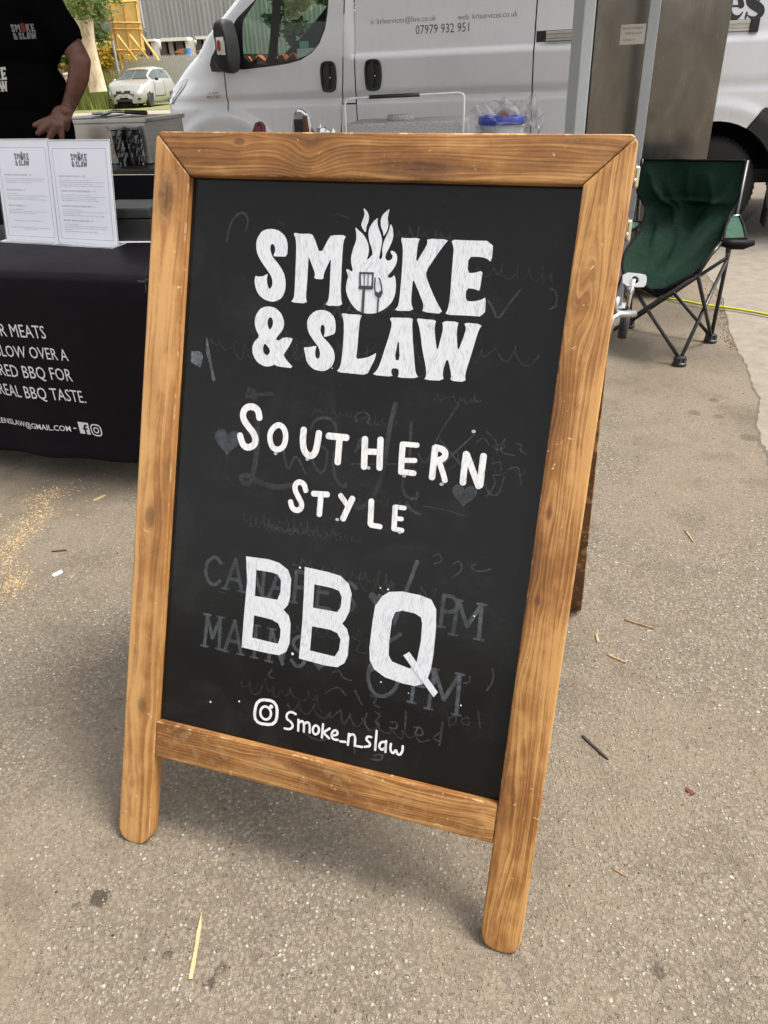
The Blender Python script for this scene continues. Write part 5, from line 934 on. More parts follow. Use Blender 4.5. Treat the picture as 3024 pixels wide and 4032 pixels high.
# cash box and leaflets on the counter
cb = thing('cash_box', 'black metal cash box standing behind the menus on the counter', 'cash box', M=frame(Vector((-0.858, 2.67, 0.702)), YW+radians(4)))
MB().box((.005, .11, .038), (.22, .19, .072)).build('box_body', M['black_plastic'], cb, bevel=.006, seg=3)
MB().box((.005, .11, .092), (.226, .196, .032)).build('lid', mat('cash_box_lid', (.022,.026,.026), .45, bump=.4, bscale=500), cb, bevel=.007, seg=3)
MB().lathe([(.005, 0), (.004, -.004)], (-.095, .013, .045), 'Y', 12).build('lock', M['brass'], cb)
lf = thing('leaflet', 'printed white leaflet lying flat on the counter beside the cash box', 'leaflet', M=frame(Vector((-0.809, 2.7, 0.702)), YW+radians(14)))
MB().box((0, .06, .0008), (.15, .21, .0006)).build('leaflet_sheet', M['plain_paper'], lf)
MB().box((.012, .055, .0018), (.15, .21, .0006), rz=-.1).build('leaflet_sheet', M['plain_paper'], lf)
fl = Flat(lambda x, y, h: (x, y, .0022+h), base=1e-4); logo(fl, -.065, -.02, .05, ('flame', 'lick', 'lick2')); fl.text('STALL INFORMATION', .08, .004, x=-.04, y=.07) if 0 else None; fl.build('leaflet_print', M['grey_print'], lf)

# back counter
B0 = Vector((-1.399, 4.276, 0.78)); B0.z = 0; BMx = frame(B0+tu*-.9, YW); BHT = .78
bt = thing('back_table', 'long black cloth covered table along the back of the stall', 'table', M=BMx)
MB().box((1.25, .36, BHT-.012), (2.75, .72, .024)).build('table_top', M['black_plastic'], bt, bevel=.004)
vs = [(x/30*2.75-.125, -.004+.015*sin(x*1.1)*(1-z)+.006*sin(x*2.9), BHT-.026-(BHT-.06)*(1-z)) for x in range(31) for z in (0, .5, 1)]
raw('cloth_skirt', vs, [(i*3+j, (i+1)*3+j, (i+1)*3+j+1, i*3+j+1) for i in range(30) for j in range(2)], M['black_cloth'], bt, smooth=True)
for x in (0, 2.5): MB().box((x, .6, BHT/2-.02), (.04, .04, BHT-.04)).build('leg', M['black_steel'], bt)
# stainless hot box
hb = thing('bain_marie', 'stainless steel bain-marie with open top on the back table, behind the person', 'food warmer', M=frame(Vector((*(-1.169, 4.42, 0.997)[:2], BHT))-tu*.31, YW))
W3, D3, H3 = .62, .38, .22
b = MB()
for c_, d_ in (((0, .01, .11), (W3, .012, .21)), ((0, D3, .11), (W3, .012, .21)), ((-W3/2+.006, D3/2, .11), (.012, D3, .21)), ((W3/2-.006, D3/2, .11), (.012, D3, .21)), ((0, D3/2, .01), (W3-.02, D3-.02, .012))): b.box(c_, d_)
b.build('body', M['steel'], hb, bevel=.003)
b = MB()
for c_, d_ in (((0, .02, .213), (W3+.03, .05, .022)), ((0, D3-.01, .213), (W3+.03, .05, .022)), ((-W3/2+.01, D3/2, .213), (.05, D3+.02, .0215)), ((W3/2-.01, D3/2, .213), (.05, D3+.02, .0215)), ((.0, D3/2, .213), (.03, D3-.02, .021))): b.box(c_, d_)
b.build('rim', M['steel'], hb, bevel=.004)
MB().box((0, D3/2, .11), (W3-.03, D3-.03, .16)).build('well', M['void'], hb)
for x, y, l_, nm in ((-.10, .3, .20, 'lid'),):
    MB().box((-.13, D3/2, .229), (.20, D3-.06, .006)).build('lid', M['steel'], hb, bevel=.002)
tg = thing('tongs', 'pair of steel tongs with black grips resting across the bain-marie', 'tongs', M=frame(Vector((*(-1.349, 4.62, 1.023)[:2], BHT+.236)), YW))
MB().tube([(-.12, 0, .0), (-.05, .008, .016), (.03, .012, .012)], .007, 8).tube([(-.12, .03, .0), (-.05, .03, .018), (.03, .022, .012)], .007, 8).build('arm', M['steel'], tg, True)
MB().tube([(.03, .016, .012), (.16, .018, .004)], .011, 8).build('grip', M['black_plastic'], tg, True)
MB().lathe([(.001, .0), (.03, .004), (.035, .012), (.030, .013), (.001, .006)], (-.15, .015, 0), 'Z', 16).build('scoop', M['steel'], tg, True)
# amber jug behind the hand
jg = thing('sauce_jug', 'jug of amber sauce standing in front of the bain-marie by the hand', 'jug', M=frame(Vector((-1.592, 4.42, 0.78)), 0))
MB().lathe([(.036, 0), (.044, .01), (.046, .12), (.042, .18), (.034, .20)], seg=28).build('jug', mat('amber_sauce', (.52,.19,.03), .2, trans=.25), jg, True)
# cup stacks in film
for k_, (px, lab) in enumerate((((-1.324, 4.458, 0.78), 'left stack of black paper cups in clear plastic sleeve on the back table'), ((-1.235, 4.446, 0.78), 'right stack of black paper cups in crinkled clear sleeve nearest the A-board'))):
    cs_ = thing('cup_stack', lab, 'cups', M=frame(Vector((px[0], px[1]-.015, .780)), 0), group='sleeves of black cups on the back table')
    for i in range(8):
        MB().lathe([(.026, i*.012), (.037, .085+i*.012), (.039, .087+i*.012), (.036, .088+i*.012), (.025, .004+i*.012)], seg=24).build('cup', M['black_plastic'], cs_, True)
    rnd = random.Random(4+k_); vs = []
    for j in range(10):
        for i in range(28):
            a = 2*pi*i/28; r = .044+rnd.uniform(-.005, .007)+(.012 if j in (0, 9) else 0); vs.append((r*cos(a), r*sin(a), -.0+.19*j/9+rnd.uniform(-.003, .003)))
    raw('plastic_sleeve', vs, [(j*28+i, j*28+(i+1) % 28, (j+1)*28+(i+1) % 28, (j+1)*28+i) for j in range(9) for i in range(28)], M['shiny_film'], cs_)
    MB().lathe([(.037, .182), (.0375, .186), (.030, .187), (.029, .183)], seg=24).build('cup_rim', M['plain_paper'], cs_, True)
# crumpled foil and packets behind the sign
def crumple(name, m, c, rx, ry, rz, seed, par, n=10, amp=.25):
    rnd = random.Random(seed); vs = []; sg = 18
    for j in range(n+1):
        ph = pi*j/n
        for i in range(sg):
            k = 1+rnd.uniform(-amp, amp); a = 2*pi*i/sg; vs.append((c[0]+rx*k*sin(ph)*cos(a), c[1]+ry*k*sin(ph)*sin(a), c[2]+rz*(1-cos(ph))/2*2*k))
    return raw(name, vs, [(j*sg+i, j*sg+(i+1) % sg, (j+1)*sg+(i+1) % sg, (j+1)*sg+i) for j in range(n) for i in range(sg)], m, par)
foil = mat('foil', (.72,.72,.74), .22, 1.0, var=.1)
def at(px): p = Vector(px); p.z = BHT; return p
q = thing('snack_packet', 'upright black and brown packet with shiny silver sides on the back table', 'packet', M=frame(at((-0.286, 3.72, 0.998)), YW) @ Matrix.Diagonal((1.12,1,1.38,1)))
MB().prism(smooth_poly([(-.042, 0), (.042, 0), (.046, .12), (.036, .172), (.006, .19), (-.022, .186), (-.042, .13)], 1), Matrix(((1,0,0,0),(0,0,1,-.02),(0,1,0,0),(0,0,0,1))), .04).build('packet_body', foil, q, bevel=.008)
MB().box((-.008, -.024, .095), (.035, .006, .13)).build('packet_label', M['black_plastic'], q, bevel=.003); MB().box((.023, -.024, .115), (.020, .006, .11)).build('packet_stripe', mat('brown_foil', (.20,.11,.05), .25, .6), q, bevel=.003)
q = thing('foil_bundle', 'crumpled silver foil with dark red packaging next to the upright packet', 'foil', M=frame(at((-0.259, 3.72, 0.962)), YW) @ Matrix.Diagonal((1.1,1,1.55,1)))
crumple('foil_sheet', foil, (.055, .0, .0), .075, .05, .055, 2, q, amp=.2); crumple('foil_sheet', M['clear_film'], (.13, .0, .0), .05, .04, .045, 6, q, amp=.22)
crumple('red_packet', mat('red_film', (.16,.015,.012), .3), (-.01, -.01, .0), .05, .03, .062, 3, q, amp=.2); crumple('foil_sheet', foil, (-.09, 0, 0), .06, .04, .04, 9, q, amp=.2)
q = thing('red_packet', 'small dark red packet peeping above the top rail, left of the foil', 'packet', M=frame(at((-0.491, 3.8, 0.959)), YW) @ Matrix.Diagonal((1.1,1,1.45,1))); crumple('packet_body', mat('dark_red', (.14,.012,.012), .35), (0, 0, 0), .045, .03, .066, 8, q, amp=.15)
# speckled grey box with wire handle
bx = thing('cool_box', 'speckled grey moulded foam box with wire handle and black grip on the back table', 'box', M=frame(at((0.156, 3.45, 0.966)), YW+radians(6)) @ Matrix.Diagonal((1.07,1,1.0,1)))
def speck():
    t = NT('speckled_foam'); co = t.coord(); n = t.noise(co, 180, 3, .7); c = t.ramp(n, [(.35, (.22,.22,.22)), (.55, (.42,.42,.42)), (.7, (.55,.55,.55))]); t.set(Base_Color=c, Roughness=.85); t.bump(n, .5, .002); return t.m
SPK = speck(); MB().box((-.005, .16, .103), (.47, .32, .202)).build('box_body', SPK, bx, bevel=.014, seg=3); MB().lathe([(.055, .2), (.055, .221), (.05, .226)], (-.035, .14, 0), 'Z', 28).build('knob', SPK, bx, True)
hw = .232; hz = .300
MB().tube([(-hw+.003, -.01, .02), (-hw+.003, -.01, hz-.030), (-hw+.010, -.01, hz-.008), (-hw+.032, -.01, hz-.002), (-.1, -.01, hz), (.05, -.01, hz+.001), (hw-.02, -.01, hz+.004), (hw-.002, -.01, hz-.002), (hw+.002, -.01, hz-.014), (hw-.002, -.01, .02)], .0038, 8).build('wire_handle', mat('white_wire', (.75,.76,.8), .3), bx, True)
MB().tube([(-.13, -.01, hz), (.065, -.01, hz+.0015)], .0072, 12).build('grip', M['black_plastic'], bx, True)
tb = thing('plastic_tub', 'clear food tub with blue lid rim wrapped in cling film on the back table', 'tub', M=frame(at((0.564, 3.45, 0.95)), YW) @ Matrix.Diagonal((1.12,1,1.85,1)))
MB().lathe([(.07, 0), (.082, .10)], seg=30).build('tub_body', mat('frosted_tub', (.5,.52,.55), .4, alpha=.7), tb, True); MB().lathe([(.080, .098), (.088, .098), (.088, .112), (.084, .114), (.072, .106)], seg=30).build('lid', mat('blue_plastic', (.03,.07,.42), .35), tb, True)
crumple('cling_film', M['shiny_film'], (.02, -.06, .062), .105, .05, .036, 12, tb, amp=.35); crumple('cling_film', M['shiny_film'], (.10, .0, .05), .045, .05, .042, 14, tb, amp=.3); crumple('red_sachet', mat('red_sachet', (.3,.02,.03), .4), (.005, .0, .10), .02, .02, .012, 4, tb, amp=.2)
raw('film_strand', [(-.13, -.05, .03), (-.13, -.05, .034), (-.06, -.05, .075), (-.05, -.05, .085), (0, -.05, .088), (0, -.05, .094)], [(0, 2, 3, 1), (2, 4, 5, 3)], M['white_plastic'], tb)
q = thing('black_tray', 'flat black tray edge beside the blue lidded tub', 'tray', M=frame(at((0.431, 3.45, 0.94)), YW)); MB().box((0, .1, .03), (.10, .2, .06)).box((0, .1, .062), (.12, .22, .006)).build('tray', M['black_plastic'], q, bevel=.004)

# fridge
fx = Vector((1.127, 4.25, 0.857)); fx.z = 0; FYAW = radians(-9); fdg = thing('fridge', 'tall stainless steel fridge with a handwritten paper notice, standing by the van', 'fridge', M=frame(fx, FYAW))
FWd = .62; FH = 2.0
def brushed():
    t = NT('brushed_steel'); co = t.coord((30, 30, 1.5)); n = t.noise(co, 6, 5, .7); d = t.noise(t.coord((1.5, 1.5, .9)), 4, 5, .6, .5); sp = t.n('SeparateXYZ'); tc = t.n('TexCoord'); t.t.links.new(tc.outputs['Object'], sp.inputs[0])
    c = t.ramp(d, [(.3, (.145,.132,.114)), (.55, (.215,.198,.172)), (.75, (.31,.29,.26))]); low = t.math('SUBTRACT', 1.0, t.sstep(t.math('MULTIPLY_ADD', d, .10, sp.outputs[2]), .82, .90)); c = t.mix(t.math('MULTIPLY', low, .5), c, (.13,.13,.135))  # base colour darkened low down in place of the ground's reflection
    t.set(Base_Color=c, Metallic=1.0, Roughness=t.math('MULTIPLY_ADD', n, .22, .13)); t.bump(n, .03, .0003); return t.m
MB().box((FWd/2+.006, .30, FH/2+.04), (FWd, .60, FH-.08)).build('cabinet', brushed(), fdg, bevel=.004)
MB().box((-.030, .29, FH/2+.03), (.056, .62, FH-.1)).build('door', M['white_plastic'], fdg, bevel=.006)
MB().box((.0015, .30, FH/2), (.006, .55, FH-.14)).build('door_seal', M['black_plastic'], fdg)
for x in (.06, FWd-.05): MB().lathe([(.02, 0), (.02, .04)], (x, .08, 0), 'Z', 12).build('foot', M['black_plastic'], fdg)
nq = [(0.1258, 1.3119), (0.242, 1.3105), (0.2479, 1.23), (0.129, 1.232)]
note = thing('paper_note', 'handwritten BREWERY FRIDGE ONLY note taped to the fridge', 'note', M=frame(fx, FYAW)); nx0, nx1, nz0, nz1 = nq[0][0], nq[1][0], nq[2][1], nq[0][1]
MB().box(((nx0+nx1)/2, -.0022, (nz0+nz1)/2), (nx1-nx0, .0008, nz1-nz0)).build('note_paper', mat('note_paper', (.46,.43,.38), .8), note)
fl = Flat(lambda x, y, h: (x, -.003-h, y), base=2e-4); hN = nz1-nz0; wN = nx1-nx0
fl.text('BREWERY', wN*.84, hN*.12, -.015, x=nx0+wN*.08, y=nz1-hN*.25); fl.text('FRIDGE', wN*.66, hN*.12, -.015, x=nx0+wN*.2, y=nz1-hN*.50); fl.text('ONLY', wN*.5, hN*.12, -.015, x=nx0+wN*.12, y=nz1-hN*.82); fl.build('note_writing', M['black_print'], note)

# gazebo over the stall
gz = thing('gazebo', 'pop-up gazebo with grey metal legs and black canopy over the stall', 'gazebo', (0, 0, 0))
gl = Vector((1.339, 4.03, 1.045)); gx, gy = gl.x, gl.y; GX = Vector((gx, gy, 0))
def gleg(p):
    b = MB(); b.box((p.x, p.y, 1.36), (.047, .047, 1.72), rz=YW); b.box((p.x, p.y, .26), (.040, .040, .50), rz=YW); b.box((p.x, p.y, .006), (.11, .11, .012), rz=YW); return b.build('leg', M['grey_metal'], gz, bevel=.003)
corners = [GX, GX-tu*3.0, GX-tu*3.0-tn*1.9, ]
corners = [GX, GX-tu*3.3, GX-tu*3.3+tn*1.9, GX+tn*1.15+tu*1.4]
for p in (GX, GX-tu*4.5, GX+tn*1.25, GX-tu*4.5+tn*1.25): gleg(p)
c0, c1, c2_, c3 = GX-tn*1.75+tu*.05, GX-tu*4.55-tn*1.75, GX-tu*4.55+tn*1.35, GX+tu*.05+tn*1.25  # unseen roof; overhang ahead of the legs added to shade person and table
z0 = 2.16; ctr = (c0+c1+c2_+c3)/4
b = MB(); pts = [Vector((p.x, p.y, z0)) for p in (c0, c1, c2_, c3)]
for a_, b_ in zip(pts, pts[1:]+pts[:1]): b.tube([a_, b_], .018, 6)
b.build('roof_frame', M['grey_metal'], gz)
vsG = pts+[Vector((ctr.x, ctr.y, 2.95))]+[p-Vector((0,0,.0)) for p in pts]; raw('canopy', vsG[:5], [(0,1,4),(1,2,4),(2,3,4),(3,0,4)], mat('black_canopy', (.018,.018,.02), .8), gz)

# ------------------------------------------------------------------ folding chair
P = dict(A=(1.338, 3.105, 0), B=(1.59, 3.39, 0), C=(1.286, 3.669, 0))
ch0 = Vector(P['B']); ch = thing('camping_chair', 'dark green folding camping chair with black tube legs beside the A-board', 'chair', M=Matrix.Translation((ch0.x, ch0.y, 0)))
Lc = lambda p: Vector(p)-Vector((ch0.x, ch0.y, 0))
A = Lc(P['A']); Bq = Lc(P['B']); Cq = Lc(P['C']); Dq = A+Cq-Bq
up_z = .026
for f_ in (A, Bq, Cq, Dq): f_.z = up_z
TRt = Lc([(1.674, 3.55, 0.767)][0]); TLt = Lc([(1.308, 3.85, 0.758)][0])
FR = Lc([(1.364, 3.14, 0.385)][0]); FLs = Lc([(1.131, 3.36, 0.339)][0]); BRs = Bq+(TRt-Bq)*((.36)/(TRt.z)); BLs = Cq+(TLt-Cq)*(.36/TLt.z)
def rod(a, b, r=.0085): 
    m_ = MB(); m_.tube([a, b], r, 10); return m_.build('leg', M['black_steel'], ch, True)
rod(A, FLs); rod(Dq, FR); rod(A, BRs+Vector((0,0,-.01))); rod(Bq, FR); rod(Bq, BLs); rod(Cq, BRs); rod(Cq, FLs); rod(Dq, BLs)
m_ = MB(); m_.tube([Bq, BRs, TRt], .009, 10); m_.build('back_post', M['black_steel'], ch, True)
m_ = MB(); m_.tube([Cq, BLs, TLt], .009, 10); m_.build('back_post', M['black_steel'], ch, True)
for f_ in (A, Bq, Cq, Dq):
    b = MB(); b.lathe([(.030, -.024), (.030, -.012), (.022, -.006), (.017, .012), (.012, .014)], f_, 'Z', 16); b.box((f_.x, f_.y, -.004+up_z), (.05, .022, .03), rz=.7); b.box((f_.x, f_.y, -.004+up_z), (.022, .05, .03), rz=.7); b.build('foot', M['black_plastic'], ch, auto=40)
def fab(name, colr):
    t = NT(name); co = t.coord(); n = t.noise(co, 7, 4, .6); w1 = t.noise(co, 900, 2); c = t.ramp(n, [(.3, tuple(k*.8 for k in colr)), (.7, tuple(k*1.25 for k in colr))]); t.set(Base_Color=c, Roughness=.75); t.b.inputs['Sheen Weight'].default_value = .0; t.b.inputs['Specular IOR Level'].default_value = .12
    cr = t.noise(t.coord((1.5, 1.5, 1), rot=(.4, .3, .2)), 9, 3, .5, 1.5); t.bump(t.math('ADD', t.math('MULTIPLY', cr, 6.0), w1), .55, .004); return t.m
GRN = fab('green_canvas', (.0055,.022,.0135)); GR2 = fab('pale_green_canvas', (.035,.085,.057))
zz = lambda pts, Y: [Lc(p) for p in pts]
rowsL = [(1.02, 3, 0.851), (1.019, 3, 0.807), (1.019, 3, 0.743), (1.041, 3, 0.704), (1.059, 3, 0.672), (1.05, 3, 0.612), (1.026, 3, 0.573), (1.001, 3, 0.533), (0.995, 3, 0.483), (1.009, 3, 0.432)]
rowsR = [(1.406, 3, 0.83), (1.41, 3, 0.783), (1.413, 3, 0.723), (1.401, 3, 0.68), (1.389, 3, 0.645), (1.378, 3, 0.598), (1.375, 3, 0.558), (1.368, 3, 0.525), (1.337, 3, 0.485), (1.307, 3, 0.438)]
yl = [3.85, 3.83, 3.80, 3.77, 3.74, 3.69, 3.63, 3.56, 3.46, 3.36]; yr = [3.55, 3.54, 3.52, 3.50, 3.48, 3.43, 3.37, 3.30, 3.22, 3.14]
O_ = Vector((0, 0, CAMH)); gr = []; nr = 10; ncol = 44; rr_ = 60
def rescale(p, Y): p = Vector(p); return O_+(p-O_)*(Y/p.y)
Lp = [rescale(p, y) for p, y in zip(rowsL, yl)]; Rp = [rescale(p, y) for p, y in zip(rowsR, yr)]
def samp(pts, t_):
    x = t_*(len(pts)-1); i = min(int(x), len(pts)-2); f = x-i; p0 = pts[max(i-1, 0)]; p1 = pts[i]; p2 = pts[i+1]; p3 = pts[min(i+2, len(pts)-1)]
    return .5*((2*p1)+(-p0+p2)*f+(2*p0-5*p1+4*p2-p3)*f*f+(-p0+3*p1-3*p2+p3)*f**3)
gv = []; rnd = random.Random(2)
fdir = Vector((-.66, -.75, 0))
for j in range(rr_+1):
    t_ = j/rr_; a = samp(Lp, t_); b = samp(Rp, t_)
    for i in range(ncol+1):
        s_ = i/ncol; p = a.lerp(b, s_); bow = 4*s_*(1-s_); back = 1-ss(t_, .55, .8)
        sag = .085*bow*ss(t_, .10, .5); p += -fdir*sag*back*.9+Vector((0,0,-1))*sag*(1-back)*.9
        wr = .012*sin(s_*15+t_*5)*sin(t_*11+s_*4)+.016*sin((s_-.5)*21*(1-t_*.4)+t_*9)*ss(t_, .25, .5)*(1-ss(t_, .75, .95))+.006*sin(t_*38+s_*3)*bow*ss(t_, .2, .3)*(1-ss(t_, .4, .5))
        for (s0_, t0_, s1_, t1_, wd_, am_) in ((.10,.10,.42,.62,.035,.022), (.30,.16,.52,.80,.04,.020), (.92,.14,.60,.55,.04,.020), (.95,.42,.62,.74,.035,.020), (.05,.42,.34,.78,.035,.020), (.15,.30,.85,.33,.022,.014), (.22,.86,.80,.90,.03,.012), (.70,.12,.78,.40,.03,.014), (.50,.05,.47,.34,.03,.012)):
            dx_, dy_ = s1_-s0_, t1_-t0_; q_ = max(0, min(1, ((s_-s0_)*dx_+(t_-t0_)*dy_)/(dx_*dx_+dy_*dy_))); dd_ = hypot(s_-s0_-q_*dx_, (t_-t0_-q_*dy_)*1.3); wr += am_*math.exp(-(dd_/wd_)**2)*sin(pi*min(1, max(0, q_*.9+.05)))
        gv.append(Lc(p-fdir*-wr))
gf = [(j*(ncol+1)+i, j*(ncol+1)+i+1, (j+1)*(ncol+1)+i+1, (j+1)*(ncol+1)+i) for j in range(rr_) for i in range(ncol)]
seat = raw('canvas_seat', gv, gf, GRN, ch, smooth=True)
sd = seat.modifiers.new('thickness', 'SOLIDIFY'); sd.thickness = .003
for idx, nm in (([i for i in range(ncol+1)], 'top_hem'), ([rr_*(ncol+1)+i for i in range(ncol+1)], 'front_hem'), ([j*(ncol+1) for j in range(rr_+1)], 'side_hem'), ([j*(ncol+1)+ncol for j in range(rr_+1)], 'side_hem')):
    MB().tube([gv[i] for i in idx], .0062 if nm != 'front_hem' else .008, 6).build(nm, M['black_cloth'], ch, True)
# underside valance dark
ar = [(1.392, 3, 0.641), (1.424, 3, 0.64), (1.45, 3, 0.599), (1.471, 3, 0.551), (1.383, 3, 0.551), (1.38, 3, 0.598)]
ya = [3.50, 3.50, 3.38, 3.20, 3.20, 3.36]; ap = [Lc(rescale(p, y)) for p, y in zip(ar, ya)]
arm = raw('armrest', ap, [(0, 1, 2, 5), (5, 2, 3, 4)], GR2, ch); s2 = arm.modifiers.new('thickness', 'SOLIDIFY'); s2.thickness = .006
MB().tube(ap+[ap[0]], .0065, 6).build('armrest_binding', M['black_cloth'], ch, True)
af = [Lc(rescale(p, 3.17)) for p in [(1.376, 3, 0.539), (1.419, 3, 0.531), (1.463, 3, 0.528), (1.504, 3, 0.534)]]
b = MB(); b.tube(af, [.014, .020, .020, .012], 10); b.build('arm_tube', M['black_cloth'], ch, True)
MB().tube([af[0], Lc(rescale([(1.34, 3, 0.493)][0], 3.14)), FR], .0085, 10).build('arm_support', M['black_steel'], ch, True)
MB().tube([Lc(rescale([(1.408, 3, 0.519)][0], 3.22)), Lc(rescale([(1.411, 3, 0.49)][0], 3.3))], .011, 10).build('arm_collar', M['black_plastic'], ch, True)
rg = Lc(rescale([(1.408, 3, 0.641)][0], 3.49)); MB().tube([rg+Vector((.017*cos(a), .017*sin(a), 0)) for a in [2*pi*i/16 for i in range(16)]], .0028, 6, closed=True).build('ring', M['chrome'], ch, True)
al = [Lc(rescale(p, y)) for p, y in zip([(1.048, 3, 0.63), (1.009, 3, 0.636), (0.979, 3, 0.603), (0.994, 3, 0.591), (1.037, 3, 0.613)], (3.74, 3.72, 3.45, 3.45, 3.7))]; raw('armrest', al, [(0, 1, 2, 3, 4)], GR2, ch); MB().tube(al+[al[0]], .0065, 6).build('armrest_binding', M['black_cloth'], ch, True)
MB().tube([gv[rr_*(ncol+1)+2], gv[rr_*(ncol+1)+22]+Vector((0,0,-.02)), gv[rr_*(ncol+1)+42]], .013, 8).build('seat_pocket', M['black_cloth'], ch, True)

# hose / cable
hp = [Vector(p) for p in [(1.526, 4.96, 0), (1.534, 4.65, 0), (1.552, 4.382, 0), (1.596, 4.221, 0), (1.656, 4.104, 0), (1.709, 4.017, 0), (1.764, 3.943, 0), (1.828, 3.899, 0), (1.889, 3.85, 0), (1.945, 3.794, 0), (2.017, 3.71, 0), (2.091, 3.606, 0), (2.172, 3.449, 0)]]
hp = [Vector(q) for q in smooth_line([tuple(p) for p in hp], 2)]
for p in hp: p.z = .0075 + (.011 if p.x > 1.72 else .011*ss(p.x, 1.62, 1.72))
cable = thing('garden_hose', 'thin bright yellow green hose lying on the ground behind the camping chair', 'hose', M=Matrix.Translation((hp[0].x, hp[0].y, 0)))
MB().tube([p-Vector((hp[0].x, hp[0].y, 0)) for p in hp], .0062, 10).build('hose', mat('yellow_green', (.46,.50,.02), .45), cable, True)

# ------------------------------------------------------------------ person
def capsule(mb, a, b, ra, rb, seg=14, flat=1.0, fl_ax=None):
    a, b = Vector(a), Vector(b); d = (b-a); L = d.length; t_ = d.normalized() if L > 1e-6 else Vector((0,0,1))
    q = t_.cross(fl_ax or Vector((0,1,0)));  q = q if q.length > .1 else t_.cross(Vector((1,0,0))); q.normalize(); k = t_.cross(q)
    vs = []; n = 0
    st = [(-1, .02), (-.92, .39), (-.7, .71), (-.38, .92), (0, 1)]
    rows = [(a+t_*ra*s, ra*c) for s, c in st]+[(b+t_*rb*-s, rb*c) for s, c in st[::-1]]
    for c, r in rows:
        vs += [c+(q*cos(2*pi*j/seg)+k*sin(2*pi*j/seg)*flat)*r for j in range(seg)]
    n = len(rows); fs = [(i*seg+j, i*seg+(j+1) % seg, (i+1)*seg+(j+1) % seg, (i+1)*seg+j) for i in range(n-1) for j in range(seg)]
    fs += [tuple(range(seg))[::-1], tuple((n-1)*seg+j for j in range(seg))]; mb.add(vs, fs)
def fuse(name, mb, vox, m, par, smooth_it=2):
    """one continuous skin: voxel union of the overlapping limbs"""
    me = bpy.data.meshes.new('tmp'); me.from_pydata(mb.v, [], mb.f); me.update()
    bm = bmesh.new(); bm.from_mesh(me); bmesh.ops.recalc_face_normals(bm, faces=bm.faces); bm.to_mesh(me); bm.free()
    o = bpy.data.objects.new('tmp', me); C.objects.link(o); r = o.modifiers.new('r', 'REMESH'); r.mode = 'VOXEL'; r.voxel_size = vox
    s = o.modifiers.new('s', 'SMOOTH'); s.iterations = smooth_it; s.factor = .6
    me2 = bpy.data.meshes.new_from_object(o.evaluated_get(bpy.context.evaluated_depsgraph_get())); bpy.data.objects.remove(o)
    return finish(name, me2, m, par, smooth=True)
pb = Vector((-1.30, 3.22, 0)); pe = thing('person', 'person in a black T-shirt standing behind the counter, hand on hip, face above the frame', 'person', M=Matrix.Translation(pb))
def PX(lst, Y=3.2): return [Vector(p)-pb for p in lst]
arm_p = PX([(-1.116, 3.2, 1.375), (-1.086, 3.2, 1.334), (-1.057, 3.2, 1.292), (-1.039, 3.2, 1.247)])
fore = PX([(-1.036, 3.19, 1.246), (-1.054, 3.19, 1.198), (-1.082, 3.19, 1.15), (-1.119, 3.19, 1.098)]); palm = PX([(-1.118, 3.15, 1.091), (-1.135, 3.15, 1.073), (-1.147, 3.15, 1.059), (-1.166, 3.15, 1.056)])
kf = .000975
b = MB()
capsule(b, arm_p[0], arm_p[1], .052, .046); capsule(b, arm_p[1], arm_p[2], .046, .040); capsule(b, arm_p[2], arm_p[3], .041, .038)
capsule(b, fore[0], fore[1], .038, .0375); capsule(b, fore[1], fore[2], .0375, .031); capsule(b, fore[2], fore[3], .031, .0245, flat=.85)
capsule(b, fore[3], palm[1], .0245, .033, flat=.6); capsule(b, palm[1], palm[2], .037, .036, flat=.5); capsule(b, palm[1], palm[3], .032, .028, flat=.5)
for f_, r0 in (([(-1.163, 3.13, 1.067), (-1.186, 3.13, 1.062), (-1.21, 3.13, 1.056), (-1.235, 3.13, 1.048)], .0098), ([(-1.16, 3.12, 1.058), (-1.184, 3.12, 1.044), (-1.205, 3.12, 1.033), (-1.227, 3.12, 1.021)], .0105), ([(-1.152, 3.12, 1.048), (-1.163, 3.12, 1.033), (-1.176, 3.12, 1.018), (-1.192, 3.12, 1.002)], .0108), ([(-1.139, 3.13, 1.045), (-1.143, 3.13, 1.03), (-1.145, 3.13, 1.016), (-1.147, 3.13, 1.001)], .0100)):
    q = PX(f_); r_ = [r0*1.42, r0*1.30, r0*1.22, r0*1.05]
    for k in range(3): capsule(b, q[k], q[k+1], r_[k], r_[k+1], 10)
th_ = PX([(-1.142, 3.2, 1.066), (-1.139, 3.2, 1.047), (-1.144, 3.2, 1.031), (-1.161, 3.2, 1.015)]); capsule(b, palm[0], th_[0], .022, .019); capsule(b, th_[0], th_[1], .018, .012, 10); capsule(b, th_[1], th_[2], .012, .0105, 10); capsule(b, th_[2], th_[3], .0105, .009, 10)
